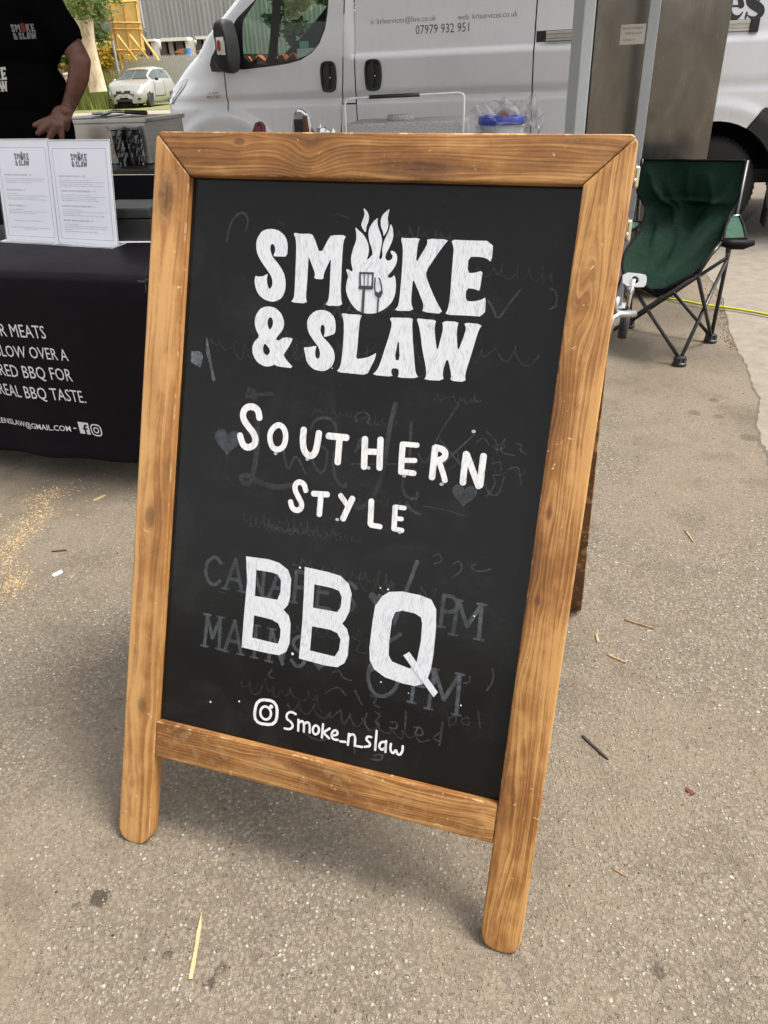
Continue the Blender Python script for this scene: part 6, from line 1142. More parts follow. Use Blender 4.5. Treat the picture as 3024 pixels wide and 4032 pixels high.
# other arm, neck, head (mostly above and left of the frame)
sh2 = Vector((-.17, .02, 1.42)); capsule(b, sh2, (-.24, .0, 1.15), .052, .04); capsule(b, (-.24, 0, 1.15), (-.22, -.16, .95), .038, .026); capsule(b, (-.22, -.16, .95), (-.20, -.22, .88), .028, .03, flat=.6)
for k in range(4): capsule(b, (-.215+.017*k, -.23, .87), (-.215+.018*k, -.27-.008*(k in (1,2)), .80), .010, .008, 8)
capsule(b, (-.175, -.21, .88), (-.15, -.25, .83), .011, .009, 8)
capsule(b, (.03, .02, 1.43), (.03, .01, 1.55), .058, .055); capsule(b, (.03, .0, 1.63), (.03, -.005, 1.70), .078, .086); capsule(b, (.03, -.03, 1.58), (.03, -.03, 1.62), .05, .058)
capsule(b, (.03, -.088, 1.655), (.03, -.112, 1.628), .010, .015, 10); capsule(b, (-.05, .0, 1.64), (-.052, .0, 1.67), .012, .016, 8); capsule(b, (.11, .0, 1.64), (.112, .0, 1.67), .012, .016, 8)
capsule(b, (.012, -.082, 1.592), (.048, -.082, 1.592), .008, .008, 8)
body = fuse('body', b, .0044, M['skin'], pe, 2)
for x in (.0, .06): MB().lathe([(.001, -.011), (.009, -.006), (.011, 0), (.009, .006), (.001, .011)], (x, -.073, 1.668), 'Z', 10).build('eye', M['eye'], pe, True)
b = MB(); capsule(b, (.03, .02, 1.69), (.03, .01, 1.735), .090, .086); fuse('hair', b, .012, M['hair'], pe)
# T-shirt: torso, sleeves
b = MB()
tor = PX([(-1.214, 3.24, 1.424), (-1.252, 3.24, 1.326), (-1.277, 3.24, 1.223), (-1.301, 3.24, 1.124), (-1.317, 3.24, 1.039)])
capsule(b, (-.10, .02, 1.40), (.11, .02, 1.405), .078, .075); capsule(b, (-.06, .02, 1.33), (.075, .02, 1.33), .125, .128, flat=.82); capsule(b, (-.05, .02, 1.15), (.050, .02, 1.15), .120, .130, flat=.85); capsule(b, (-.05, .02, 1.03), (.035, .02, 1.03), .122, .132, flat=.88)
sl = PX([(-1.147, 3.21, 1.428), (-1.115, 3.21, 1.377), (-1.08, 3.21, 1.335), (-1.064, 3.21, 1.301)]); capsule(b, sl[0], sl[1], .086, .072); capsule(b, sl[1], sl[2], .072, .062)
capsule(b, sl[2], sl[2]+(sl[3]-sl[2])*.35, .062, .054)
capsule(b, (-.16, .02, 1.40), (-.23, .0, 1.22), .068, .056)
shirt = fuse('tshirt', b, .011, M['tshirt'], pe, 3)
# open sleeve hem around the arm
ax_ = (sl[3]-sl[1]).normalized(); q_ = ax_.cross(Vector((0,1,0))).normalized(); k2 = ax_.cross(q_)
vs = []; c_h = PX([(-1.054, 3.2, 1.294)])[0]
for j, (o_, r_) in enumerate(((-.075, .052), (-.03, .050), (.0, .0485), (.001, .046), (-.03, .046))):
    vs += [c_h+ax_*o_+(q_*cos(a)*1.0+k2*sin(a)*.9)*r_*(1+.04*sin(3*a)) for a in [2*pi*i/24 for i in range(24)]]
raw('sleeve_hem', vs, [(j*24+i, j*24+(i+1) % 24, (j+1)*24+(i+1) % 24, (j+1)*24+i) for j in range(4) for i in range(24)], M['tshirt'], shirt, smooth=True)
b = MB()
for sx in (-1, 1):
    capsule(b, (-.02+sx*.055, .03, .93), (sx*.10, .03, .52), .098, .075); capsule(b, (sx*.10, .03, .52), (sx*.11, .04, .08), .072, .055)
capsule(b, (-.08, .03, .93), (.015, .03, .93), .110, .110, flat=.9)
fuse('trousers', b, .014, M['trousers'], pe)
for sx in (-1, 1):
    b = MB(); capsule(b, (sx*.11, .05, .045), (sx*.12, -.12, .04), .045, .042, flat=.9); fuse('shoe', b, .012, M['black_plastic'], pe)
# chest print and lower print
lq = [(-1.236, 3.05, 1.317), (-1.158, 3.05, 1.314)]; wl2 = (Vector(lq[1])-Vector(lq[0])).length; o_ = Vector(lq[0])-pb
fl = Flat(lambda x, y, h: Vector((o_.x+x, o_.y+h*0+.0-.0, o_.z+y)), base=0); 
def on_shirt(fl_): return fl_
logo(fl, 0, 0, wl2, ('flame', 'lick', 'lick2')); lp = fl.build('shirt_logo', M['shirt_print'] if 'shirt_print' in M else mat('faded_print', (.14,.135,.13), .8), shirt)
fr_ = Flat(lambda x, y, h: Vector((o_.x+x, o_.y, o_.z+y)), base=0); k = wl2/(LX1-LX0); v = LOGO['flame'][0]; fr_.poly([((a-LX0)*k, (b_-LZ0)*k*1.05) for a, b_ in v]); fp = fr_.build('shirt_flame', mat('faded_red', (.09,.006,.006), .8), shirt)
l2 = [(-1.433, 3.05, 1.159), (-1.299, 3.05, 1.154)]; o2 = Vector(l2[0])-pb; w2_ = (Vector(l2[1])-Vector(l2[0])).length
f2_ = Flat(lambda x, y, h: Vector((o2.x+x, o2.y, o2.z+y)), base=0); logo(f2_, 0, 0, w2_); f2_.build('shirt_print', mat('white_shirt_print', (.40,.39,.37), .8), shirt)
# lay the prints on the cloth
from mathutils.bvhtree import BVHTree
bvh = BVHTree.FromPolygons([v.co for v in shirt.data.vertices], [tuple(p.vertices) for p in shirt.data.polygons])
for o in shirt.children:
    if o.name.startswith('shirt_'):
        for i, v in enumerate(o.data.vertices):
            h = bvh.ray_cast(Vector((v.co.x, -2, v.co.z)), Vector((0, 1, 0)))
            if h[0]: v.co.y = h[0].y-.0022-(.0004 if 'flame' in o.name else 0)

# ------------------------------------------------------------------ debris on the ground
def flake(mb, c, l, w_, a, tilt=.2, th=.0008):
    mb.box((c[0], c[1], c[2]+th), (l, w_, th), rz=a)
def scatter_stuff(name, m, n, region, sizes, seed, lab, cat):
    rnd = random.Random(seed); vs = []; fs = []
    for _ in range(n):
        x, y = region(rnd); l = rnd.uniform(*sizes); a = rnd.uniform(0, pi*2); h = l*rnd.uniform(.15, .45); z = ground_z(x, y)
        k = rnd.randint(4, 5); o = len(vs); pts = []
        for i in range(k):
            an = a+2*pi*i/k+rnd.uniform(-.3, .3); r = l/2*rnd.uniform(.6, 1); pts.append((x+r*cos(an), y+r*sin(an)*.75, z-.0005))
        vs += pts+[(p[0]*.6+x*.4, p[1]*.6+y*.4, z+h*rnd.uniform(.7, 1)) for p in pts]
        fs += [tuple(range(o+k, o+2*k))]+[(o+i, o+(i+1) % k, o+k+(i+1) % k, o+k+i) for i in range(k)]
    o = raw(name, vs, fs, m); return tag(o, lab, cat, kind='stuff')
def vmat(name, stops, rough=.9):
    t = NT(name); g = t.n('NewGeometry'); c = t.ramp(g.outputs['Random Per Island'], stops, 'CONSTANT'); n = t.noise(t.coord(), 300, 2); c = t.mix(.35, c, t.mix(n, (.05,.04,.03), (.8,.75,.7)), 'MULTIPLY') if 0 else c
    t.set(Base_Color=c, Roughness=rough); return t.m
def near(rnd):
    while 1:
        y = -.1+rnd.random()**1.3*3.6; x = rnd.uniform(-.35-.36*y, .35+.50*y)
        if x < 1.0+.12*y+.4: return x, y
scatter_stuff('stone_chips', vmat('chips', [(0, (.11,.092,.072)), (.2, (.20,.172,.138)), (.45, (.28,.25,.21)), (.68, (.36,.33,.29)), (.86, (.15,.125,.10)), (.95, (.44,.41,.36))]), 13000, near, (.0022, .0068), 1, 'stone chips standing proud of the worn tarmac', 'chips')
dr = [(-1.078, 2.192, 0), (-1.156, 2.173, 0), (-1.094, 2.052, 0), (-1.112, 1.992, 0), (-1.109, 1.904, 0), (-1.133, 1.851, 0), (-1.04, 1.715, 0), (-1.013, 1.631, 0), (-1.064, 1.669, 0)]
def pile(rnd):
    if rnd.random() < .8:
        i = rnd.randrange(len(dr)-1); f = rnd.random(); a, b = dr[i], dr[i+1]; s_ = .022
    else:
        i = rnd.randrange(len(dr)-1); f = rnd.random(); a, b = dr[i], dr[i+1]; s_ = .07
    return a[0]+(b[0]-a[0])*f+rnd.gauss(0, s_), a[1]+(b[1]-a[1])*f+rnd.gauss(0, s_*1.1)
scatter_stuff('wood_shavings', vmat('shavings', [(0, (.36,.26,.13)), (.3, (.46,.35,.19)), (.6, (.52,.42,.26)), (.85, (.25,.17,.08))]), 1700, pile, (.003, .009), 2, 'pale wood shavings spilled on the tarmac by the stall table', 'shavings')
def gut(rnd):
    t_ = rnd.random(); i = int(t_*7); a, b = edge[i], edge[i+1]; f = rnd.random(); return a[0]+(b[0]-a[0])*f-abs(rnd.gauss(0, .05))*(1-.5*t_), a[1]+(b[1]-a[1])*f+rnd.gauss(0, .03)
scatter_stuff('leaf_litter', vmat('litter', [(0, (.06,.04,.022)), (.35, (.13,.075,.035)), (.6, (.30,.21,.12)), (.85, (.50,.42,.30))]), 650, gut, (.003, .012), 3, 'dry leaf litter gathered along the concrete edge', 'litter')
def anyw(rnd):
    y = -.1+rnd.random()*4.2; return rnd.uniform(-.35-.36*y, .35+.50*y), y
scatter_stuff('dark_crumbs', vmat('crumbs', [(0, (.02,.016,.012)), (.6, (.05,.03,.02)), (.8, (.55,.46,.16)), (.93, (.30,.05,.03))]), 420, anyw, (.003, .0075), 4, 'dark crumbs and seed husks scattered over the tarmac', 'crumbs')
def ground_item(name, label, cat, p0, p1, wd, m, kind='splinter', seed=1, nseg=9, h=.004):
    p0, p1 = Vector(p0), Vector(p1); rnd = random.Random(seed); z = ground_z(p0.x, p0.y); o = thing(name, label, cat, (p0.x, p0.y, z)); d = p1-p0; L = d.length; t_ = d.normalized(); n = Vector((-t_.y, t_.x, 0))
    pts = []; rr = []
    vs = []
    for i in range(nseg+1):
        f = i/nseg; c = t_*L*f+n*rnd.uniform(-.06, .06)*wd; w2 = wd/2*(min(1, f*3+.12) if kind == 'splinter' else (1 if i in range(1, nseg) else .5))*rnd.uniform(.85, 1.12)
        vs += [c-n*w2+Vector((0,0,.0005)), c-n*w2*.6+Vector((0,0,h)), c+n*w2*.7+Vector((0,0,h*rnd.uniform(.8, 1.1))), c+n*w2+Vector((0,0,.0005))]
    fs = [(i*4+j, i*4+(j+1) % 4, (i+1)*4+(j+1) % 4, (i+1)*4+j) for i in range(nseg) for j in range(4)]+[(0,1,2,3), (nseg*4+3, nseg*4+2, nseg*4+1, nseg*4)]
    raw('stick' if kind != 'leaf' else 'blade', vs, fs, m, o); return o
straw = mat('pale_split_wood', (.42,.32,.165), .8, var=.25, scale=160, aniso=(1,1,1)); twig = mat('dry_twig', (.22,.145,.075), .9, var=.4, scale=120); dkw = mat('charred_stick', (.035,.026,.020), .9, var=.5, scale=90); leafm = mat('dry_leaf', (.30,.19,.09), .85, var=.4, scale=90); redl = mat('red_leaf', (.10,.02,.015), .8, var=.3, scale=90)
ground_item('wood_splinter', 'long pale pointed wood splinter lying on the tarmac in front of the A-board', 'splinter', (-0.332, 0.71, 0), (-0.33, 0.606, 0), .0072, straw, h=.0035)
ground_item('twig', 'thin straw coloured twig lying right of the A-board rear leg', 'twig', (0.585, 1.417, 0), (0.646, 1.379, 0), .006, twig, seed=2)
ground_item('twig', 'short brown twig on the tarmac at lower right, near the right front leg', 'twig', (0.365, 0.764, 0), (0.385, 0.748, 0), .0032, twig, seed=3, h=.0025)
ground_item('dry_leaf', 'curled dry leaf with stalk on the tarmac right of the sign', 'leaf', (0.508, 1.295, 0), (0.543, 1.264, 0), .006, leafm, 'leaf', seed=4, h=.004)
ground_item('charred_stick', 'dark broken bit of bark on the tarmac right of the right stile', 'bark', (0.388, 1.057, 0), (0.424, 0.994, 0), .007, dkw, 'leaf', seed=5, h=.004)
ground_item('charred_stick', 'dark twig beside the wood shavings', 'twig', (-0.982, 1.82, 0), (-0.94, 1.824, 0), .006, dkw, seed=6)
ground_item('red_leaf', 'small dark red leaf fragment on the tarmac at right', 'leaf', (0.551, 0.919, 0), (0.561, 0.904, 0), .012, redl, 'leaf', seed=7, h=.003)
ground_item('white_scrap', 'white scrap of paper beside the wood shavings', 'scrap', (-0.935, 1.697, 0), (-0.917, 1.718, 0), .016, M['plain_paper'], 'leaf', seed=8, h=.003)
ground_item('straw_piece', 'short yellow straw piece near the stall table foot', 'straw', (-0.953, 2.116, 0), (-0.924, 2.152, 0), .012, mat('husk', (.40,.31,.13), .9), 'leaf', seed=9, h=.003)
ground_item('wood_chip', 'pale curled wood chip near the rear leg of the A-board', 'chip', (0.501, 1.366, 0), (0.498, 1.34, 0), .007, straw, 'leaf', seed=10, h=.005)
ground_item('twig', 'straight twig lying on the concrete strip right of the chair', 'twig', (2.038, 4.199, 0), (2.103, 4.221, 0), .008, twig, seed=11, h=.006)
ground_item('twig', 'fine pale twig on the tarmac below the camping chair', 'twig', (0.88, 1.806, 0), (0.881, 1.744, 0), .0035, straw, seed=12)

# ------------------------------------------------------------------ background
def W3(p): return Vector(p)
# corrugated warehouse
wh = thing('warehouse', 'pale grey corrugated metal warehouse behind the palisade fence', 'building', (0, 60, 0))
cw = mat('galvanised_cladding', (.30,.305,.295), .6, var=.18, scale=1.2, aniso=(3, 3, .12))
def clad(x0, x1, y0, y1, zt0, zt1, zb, nm, m, pitch=.30, par=wh, org=Vector((0, 60, 0))):
    L = hypot(x1-x0, y1-y0); n = int(L/pitch); vs = []
    prof = [(0, 0), (.3, 0), (.42, -.045), (.72, -.045), (.86, 0)]
    for i in range(n):
        for f, d in prof:
            t_ = (i+f)/n; x = x0+(x1-x0)*t_; y = y0+(y1-y0)*t_+d; zt = zt0+(zt1-zt0)*t_; vs += [Vector((x, y, zb))-org, Vector((x, y, zt))-org]
    k = len(vs)//2; return raw(nm, vs, [(2*i, 2*i+2, 2*i+3, 2*i+1) for i in range(k-1)], m, par)
a, b_, c = (-14.658, 60, 6.18), (-3.944, 60, 4.716), (-0.052, 60, 4.013)
clad(a[0], b_[0]+4, 60, 60, a[2]+1.0, b_[2]-.35, 0, 'cladding', cw)
MB().box(((a[0]+b_[0]+4)/2, 5, 2.2), (b_[0]+4-a[0], 9.8, 4.4)).build('wall', cw, wh)
wg = thing('gable_shed', 'darker corrugated shed with sloping roofline seen left of the timber hoarding', 'building', (0, 66, 0))
a, b_ = (-20.974, 66, 5.452), (-17.654, 66, 6.052)
clad(a[0]-6, b_[0]+1.5, 66, 66, a[2]-1.0, b_[2]+.3, 0, 'cladding', mat('shaded_cladding', (.20,.215,.22), .6, var=.15, scale=1, aniso=(3,3,.2)), .34, wg, Vector((0, 66, 0)))  # darker copy of the cladding, the wall's shade put into its colour
MB().tube([Vector((a[0]-6, -.25, a[2]-.95)), Vector((b_[0]+1.5, -.25, b_[2]+.35))], .09, 6).build('gutter', M['grey_metal'], wg)
MB().box(((a[0]+b_[0])/2-2, 4, 1.5), (b_[0]-a[0]+7, 7.6, 3)).build('wall', cw, wg)
# low building of brick piers and rendered panels
lb = thing('pier_building', 'low building with dark brick piers and white rendered panels behind the fence', 'building', (0, 52, 0))
brick = NT('dark_brick'); bt_ = brick.n('TexBrick'); brick.put(bt_.inputs['Vector'], brick.coord(rot=(pi/2, 0, 0))); bt_.inputs['Scale'].default_value = 3.2
bt_.inputs['Color1'].default_value = (.05,.042,.038,1); bt_.inputs['Color2'].default_value = (.075,.062,.055,1); bt_.inputs['Mortar'].default_value = (.12,.11,.10,1); brick = (brick.set(Base_Color=bt_.outputs[0], Roughness=.9))
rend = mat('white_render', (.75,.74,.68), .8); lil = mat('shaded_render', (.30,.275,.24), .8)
def blk_(par, Y, px0, px1, py0, py1, d, m, nm, zb=None, org=None):
    o = org or Vector((0, 52, 0)); p = IM(px0, py0, Y); q = IM(px1, py1, Y); z0 = q.z if zb is None else zb
    return MB().box(((p.x+q.x)/2-o.x, Y+d/2-o.y, (p.z+z0)/2-o.z), (q.x-p.x, d, p.z-z0)).build(nm, m, par)
def IM(px, py, Y):
    """point at distance Y seen along a measured bearing (survey helper)"""
    r = fw*2902.0+rtv*(px-1512)-upv*(py-2016); return Vector((0, 0, CAMH))+r*(Y/r.y)
for x0, x1, y0, nm, m, d in [(567, 593, 161, 'pier', 'b', 0.4), (593, 635, 166, 'panel', 'w', 0.2), (632, 660, 159, 'pier', 'b', 0.4), (660, 690, 160, 'panel', 's', 0.2), (690, 728, 160, 'pier', 'b', 0.3), (727, 776, 158, 'panel', 'w', 0.2), (773, 800, 152, 'pier', 'b', 0.4), (800, 850, 152, 'panel', 'w', 0.2)]:  # third brick pier is added dark, standing in for a diagonal shadow
    M_ = {'b': brick, 'w': rend, 's': lil}[m]; blk_(lb, 52-d, x0, x1, y0, 235, 1.2, M_, nm, zb=(0 if m == 'b' else None) if m != 'w' else None)
for x0, x1, y0, y1 in ((567, 607, 154, 162), (631, 738, 150, 159), (768, 830, 143, 152), (376, 443, 164, 170)): blk_(lb, 51.4, x0, x1, y0, y1, 1.6, rend, 'coping')
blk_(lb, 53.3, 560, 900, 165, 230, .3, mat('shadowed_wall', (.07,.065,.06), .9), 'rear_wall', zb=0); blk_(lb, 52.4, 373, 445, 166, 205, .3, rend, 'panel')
# fence
fe = thing('palisade_fence', 'grey steel palisade fence behind the parked silver hatchback', 'fence', (0, 45, 0)); org = Vector((0, 45, 0))
pale = MB(); fm = mat('galvanised_paling', (.50,.50,.46), .55, .3)
p0 = IM(440, 225, 45); p1 = IM(900, 205, 45); n = 74
for i in range(n):
    x = p0.x+(p1.x-p0.x)*i/n; zt = p0.z+(p1.z-p0.z)*i/n-.1; pale.add([(x-.035, 0, 0), (x+.035, 0, 0), (x+.035, .02, 0), (x-.035, .02, 0), (x-.035, 0, zt), (x+.035, 0, zt), (x+.035, .02, zt), (x-.035, .02, zt), (x, .01, zt+.12)], [(0,1,5,4),(1,2,6,5),(2,3,7,6),(3,0,4,7),(4,5,8),(5,6,8),(6,7,8),(7,4,8)])
tag(pale.build('pale', fm, fe), kind='stuff')
for dz in (.35, 1.45): MB().box(((p0.x+p1.x)/2, .05, dz), (p1.x-p0.x, .05, .06)).build('rail', M['grey_plastic'], fe)
for i in range(5): MB().box((p0.x+(p1.x-p0.x)*i/4, .10, 1.1), (.12, .12, 2.2)).build('post', M['grey_plastic'], fe)
# timber hoarding
ply = mat('yellow_plywood', (.80,.57,.20), .75, var=.12, scale=3); tim = mat('new_timber', (.62,.38,.11), .75, var=.2, scale=5)
ho = thing('hoarding', 'tall yellow plywood hoarding seen from behind, propped on timber struts', 'hoarding', (0, 43, 0)); org = Vector((0, 43, 0))
def bar3(px, r, nm, m, Y=43): 
    q = [IM(a, b, Y)-org for a, b in px]; b = MB()
    for u_, v_ in zip(q, q[1:]): b.tube([u_, v_], r, 4)
    return b.build(nm, m, ho)
for xa, xb, xc, xd in ((425, 486, 463, 510), (486, 540, 510, 572)):
    q = [IM(xa, -25, 43.1)-org, IM(xb, -25, 43.1)-org, IM(xd, 213, 43.1)-org, IM(xc, 213, 43.1)-org]
    raw('plywood_sheet', q+[p+Vector((0,.03,0)) for p in q], [(0,1,2,3),(7,6,5,4),(0,4,5,1),(1,5,6,2),(2,6,7,3),(3,7,4,0)], ply, ho)
for px in ([(428, -20), (470, 215), (482, 272)], [(482, -20), (516, 215)], [(531, -20), (562, 205)], [(418, -10), (447, 150), (466, 215)]): bar3(px, .065, 'stud', tim, 42.95)
for px in ([(430, 10), (540, 4)], [(441, 89), (556, 90)], [(446, 114), (560, 115)], [(462, 198), (572, 197)]): bar3(px, .055, 'noggin', tim, 42.9)
for px in ([(462, 138), (538, 238)], [(510, 137), (585, 232)], [(557, 138), (625, 238)]): bar3(px, .06, 'strut', tim, 42.2)
lp = thing('sign_post', 'slim grey post with a small yellow sign at the edge of the hoarding', 'post', (0, 42, 0)); q = [IM(a, b, 42)-Vector((0, 42, 0)) for a, b in ((440, 150), (468, 290))]; q[1].z = 0
MB().tube(q, .06, 8).build('post', M['grey_metal'], lp); blk_(lp, 41.9, 431, 446, 137, 158, .05, mat('sign_yellow', (.65,.42,.03), .6), 'sign_plate', org=Vector((0, 42, 0)))
bp_ = thing('blue_post', 'blue painted steel post behind the fence', 'post', (0, 46, 0)); q = [IM(a, b, 46)-Vector((0, 46, 0)) for a, b in ((738, 190), (747, 262))]; q[1].z = 0; MB().tube(q, .16, 8).build('post', mat('blue_paint', (.08,.22,.52), .5), bp_)
oc = thing('orange_canopy', 'orange brown pitched canopy glimpsed between the brick piers', 'canopy', (0, 48, 0)); 
q = [IM(a, b, 48)-Vector((0, 48, 0)) for a, b in ((684, 207), (704, 193), (724, 190), (724, 212))]; raw('canopy', q+[p+Vector((0, 2, 0)) for p in q], [(0,1,2,3),(4,5,6,7),(0,1,5,4),(1,2,6,5)], mat('terracotta', (.42,.18,.07), .8), oc)
q = [IM(a, b, 48)-Vector((0, 48, 0)) for a, b in ((764, 205), (790, 194), (800, 208))]; raw('canopy', q+[p+Vector((0, 2, 0)) for p in q], [(0,1,2),(3,4,5),(0,1,4,3)], mat('terracotta_b', (.42,.18,.07), .8), oc)
yb = thing('skip_lorry', 'yellow plant machine part hidden behind the tree trunk', 'machine', (0, 47, 0)); blk_(yb, 47, 385, 447, 196, 207, .6, mat('plant_yellow', (.65,.40,.03), .5), 'beam', org=Vector((0,47,0))); blk_(yb, 47.5, 436, 452, 205, 240, .5, mat('plant_blue', (.16,.24,.30), .5), 'body', zb=0, org=Vector((0,47,0)))
rh = thing('brick_house', 'orange brick house glimpsed through the crook of the arm', 'house', (0, 62, 0)); oH = Vector((0, 62, 0)); blk_(rh, 62, 205, 262, 262, 318, 6, mat('orange_brick', (.36,.17,.07), .85, var=.2, scale=4), 'wall', zb=0, org=oH)
q = [IM(a, b, 61.6)-oH for a, b in ((225, 218), (282, 262), (236, 262))]; q2_ = [p+Vector((0, 6.5, 0)) for p in q]; raw('roof', q+q2_, [(0,1,2),(3,5,4),(0,1,4,3),(0,2,5,3)], mat('orange_tile', (.40,.20,.08), .85, var=.2, scale=6), rh)

# foliage
def leaf_mat(name, a, b_, tr=.4):
    t = NT(name); g = t.n('NewGeometry'); c = t.ramp(g.outputs['Random Per Island'], [(0, a), (1, b_)]); n = t.noise(t.coord(), .9, 3); c = t.mix(t.math('MULTIPLY', n, .5), c, tuple(k*.6 for k in a)); t.set(Base_Color=c, Roughness=.6)
    tl = t.n('BsdfTranslucent'); t.put(tl.inputs[0], c); mx = t.n('MixShader'); mx.inputs[0].default_value = tr; t.t.links.new(t.b.outputs[0], mx.inputs[1]); t.t.links.new(tl.outputs[0], mx.inputs[2]); t.t.links.new(mx.outputs[0], t.out.inputs[0]); return t.m
def leaves(name, m, blobs, n, size, seed, par, org):
    rnd = random.Random(seed); vs = []; fs = []; tot = sum(b[3] for b in blobs)
    for (c, rx, rz, wgt) in blobs:
        k = int(n*wgt/tot)
        subs = [(rnd.gauss(0, .5), rnd.gauss(0, .5), rnd.gauss(0, .5)) for _ in range(max(3, k//60))]
        for _ in range(k):
            s_ = rnd.choice(subs); p = Vector((c[0]+rx*(s_[0]+rnd.gauss(0, .2)), c[1]+rx*(s_[1]+rnd.gauss(0, .2)), c[2]+rz*(s_[2]+rnd.gauss(0, .2))))-org
            u_ = Vector((rnd.gauss(0,1), rnd.gauss(0,1), rnd.gauss(0,.6))).normalized(); v_ = u_.cross(Vector((rnd.gauss(0,1), rnd.gauss(0,1), rnd.gauss(0,1)))).normalized(); l = size*rnd.uniform(.6, 1.3); o = len(vs)
            vs += [p-u_*l, p+v_*l*.5, p+u_*l, p-v_*l*.5]; fs.append((o, o+1, o+2, o+3))
    return raw(name, vs, fs, m, par)
bark = NT('pale_bark'); n_b = bark.noise(bark.coord((1, 1, .3)), 3.5, 5, .65); n_c = bark.noise(bark.coord((3, 3, .8)), 6, 4, .7)
bark.bump(n_c, .8, .03); bark = bark.set(Base_Color=bark.ramp(n_b, [(.32, (.26,.19,.11)), (.48, (.58,.48,.33)), (.66, (.74,.66,.50))]), Roughness=.9)
LG = leaf_mat('light_leaves', (.09,.15,.03), (.22,.30,.07)); DG = leaf_mat('dark_leaves', (.022,.05,.016), (.055,.10,.03)); YG = leaf_mat('yellow_blossom', (.50,.36,.03), (.62,.46,.05))
oT = Vector((*(-9.551, 31, 0.943)[:2], 0)); tr = thing('tree', 'tree with thick pale forked trunk growing from the grass verge behind the stall', 'tree', M=Matrix.Translation(oT))
def limb(px, rr_, Y=31, nm='limb'):
    q = [IM(a, b, Y)-oT for a, b in px]; return MB().tube(q, rr_, 14).build(nm, bark, tr, True)
tp = smooth_line([(344, -60, .22), (340, 20, .21), (342, 90, .22), (346, 160, .235), (358, 230, .27), (374, 300, .29), (384, 345, .31), (388, 362, .32)], 2)
MB().tube([IM(a, b, 31)-oT for a, b, _ in tp], [r*.98 for _, _, r in tp], 16).build('trunk', bark, tr, True)
limb([(336, 110), (315, 95), (296, 62), (280, 20), (262, -40)], [.16, .13, .10, .085, .07]); limb([(330, 185), (308, 140), (292, 95), (285, 50), (270, -10)], [.12, .09, .07, .055, .04]); limb([(345, 70), (360, 30), (372, -20)], [.12, .09, .07]); limb([(300, 80), (285, 40), (262, 10), (240, -20)], [.05, .04, .035, .03])
cr_ = [(IM(x, y, 31+dy), rx, rz, wg) for x, y, dy, rx, rz, wg in ((200, -10, 1, 1.6, .6, 5), (235, 25, 0, .7, .5, 3), (262, 60, 1, .8, .9, 3), (300, 10, -1, .8, .35, 3), (372, 50, 0, .25, .3, 1), (385, 35, 1, .2, .25, .6), (375, 125, .5, .12, .2, .3), (395, 4, .5, .3, .15, .6), (300, 120, 2, .6, .8, 1.2), (180, -150, 0, 3, 1.4, 8), (350, -190, 0, 2.4, .9, 5))]
leaves('crown', LG, cr_, 9000, .07, 5, tr, oT)
def bush(nm, label, cat, px, py, Y, blobs, m, n, size, seed, grp=None):
    o = IM(px, py, Y); o.z = 0; t_ = thing(nm, label, cat, M=Matrix.Translation(o)); leaves('foliage', m, [(IM(x, y, Y+dy), rx, rz, wg) for x, y, dy, rx, rz, wg in blobs], n, size, seed, t_, o)
    zt = min(IM(blobs[0][0], blobs[0][1], Y).z, 40); c = IM(blobs[0][0], blobs[0][1], Y); MB().tube([Vector((c.x, c.y, 0))-o, Vector((c.x, c.y, zt))-o], [.18, .08], 8).build('stem', bark, t_); return t_
bush('tree', 'bushy light green tree behind the black T-shirt shoulder', 'tree', 190, 330, 40, [(190, 90, 0, 2.2, 1.6, 5), (240, 120, 0, 1.2, 1.2, 3), (290, 40, 0, 1.6, .9, 3), (300, 175, 0, 1.1, .8, 2), (255, 200, 0, 1.0, .8, 2), (150, -30, 0, 3, 1.4, 4)], LG, 5200, .17, 6)
bush('tree', 'dark green tree above the shed roof between trunk and hoarding', 'tree', 395, 340, 70, [(390, 15, 0, 2.4, 1.2, 4), (350, 25, 0, 2, 1.6, 3), (440, -5, 0, 2.0, .8, 3), (385, -60, 0, 4, 2, 5)], DG, 4200, .25, 7)
bush('tree', 'rounded dark tree seen through the van side window above the warehouse roof', 'tree', 1180, 300, 72, [(1190, 12, 0, 3.2, 1.4, 5), (1230, 60, 0, 2.0, 2.0, 4), (1165, 72, -18, 1.3, 1.1, 3), (1120, -2, 0, 2.0, .7, 2), (1290, 60, 0, 3.0, 2.4, 5)], DG, 5200, .26, 8)
bush('tree', 'hazy grey green tree seen through the van window beyond the warehouse', 'tree', 1020, 300, 78, [(1030, 2, 0, 3.4, .9, 4), (970, -4, 0, 2.4, .8, 3), (1080, 8, 0, 2.0, .7, 2)], LG, 2600, .28, 9)
bush('bush', 'yellow flowering bush beside the tree trunk', 'bush', 415, 300, 44, [(415, 225, 0, 1.0, .55, 4), (395, 232, 0, .7, .5, 2), (437, 222, 0, .5, .5, 2)], YG, 2200, .10, 10)
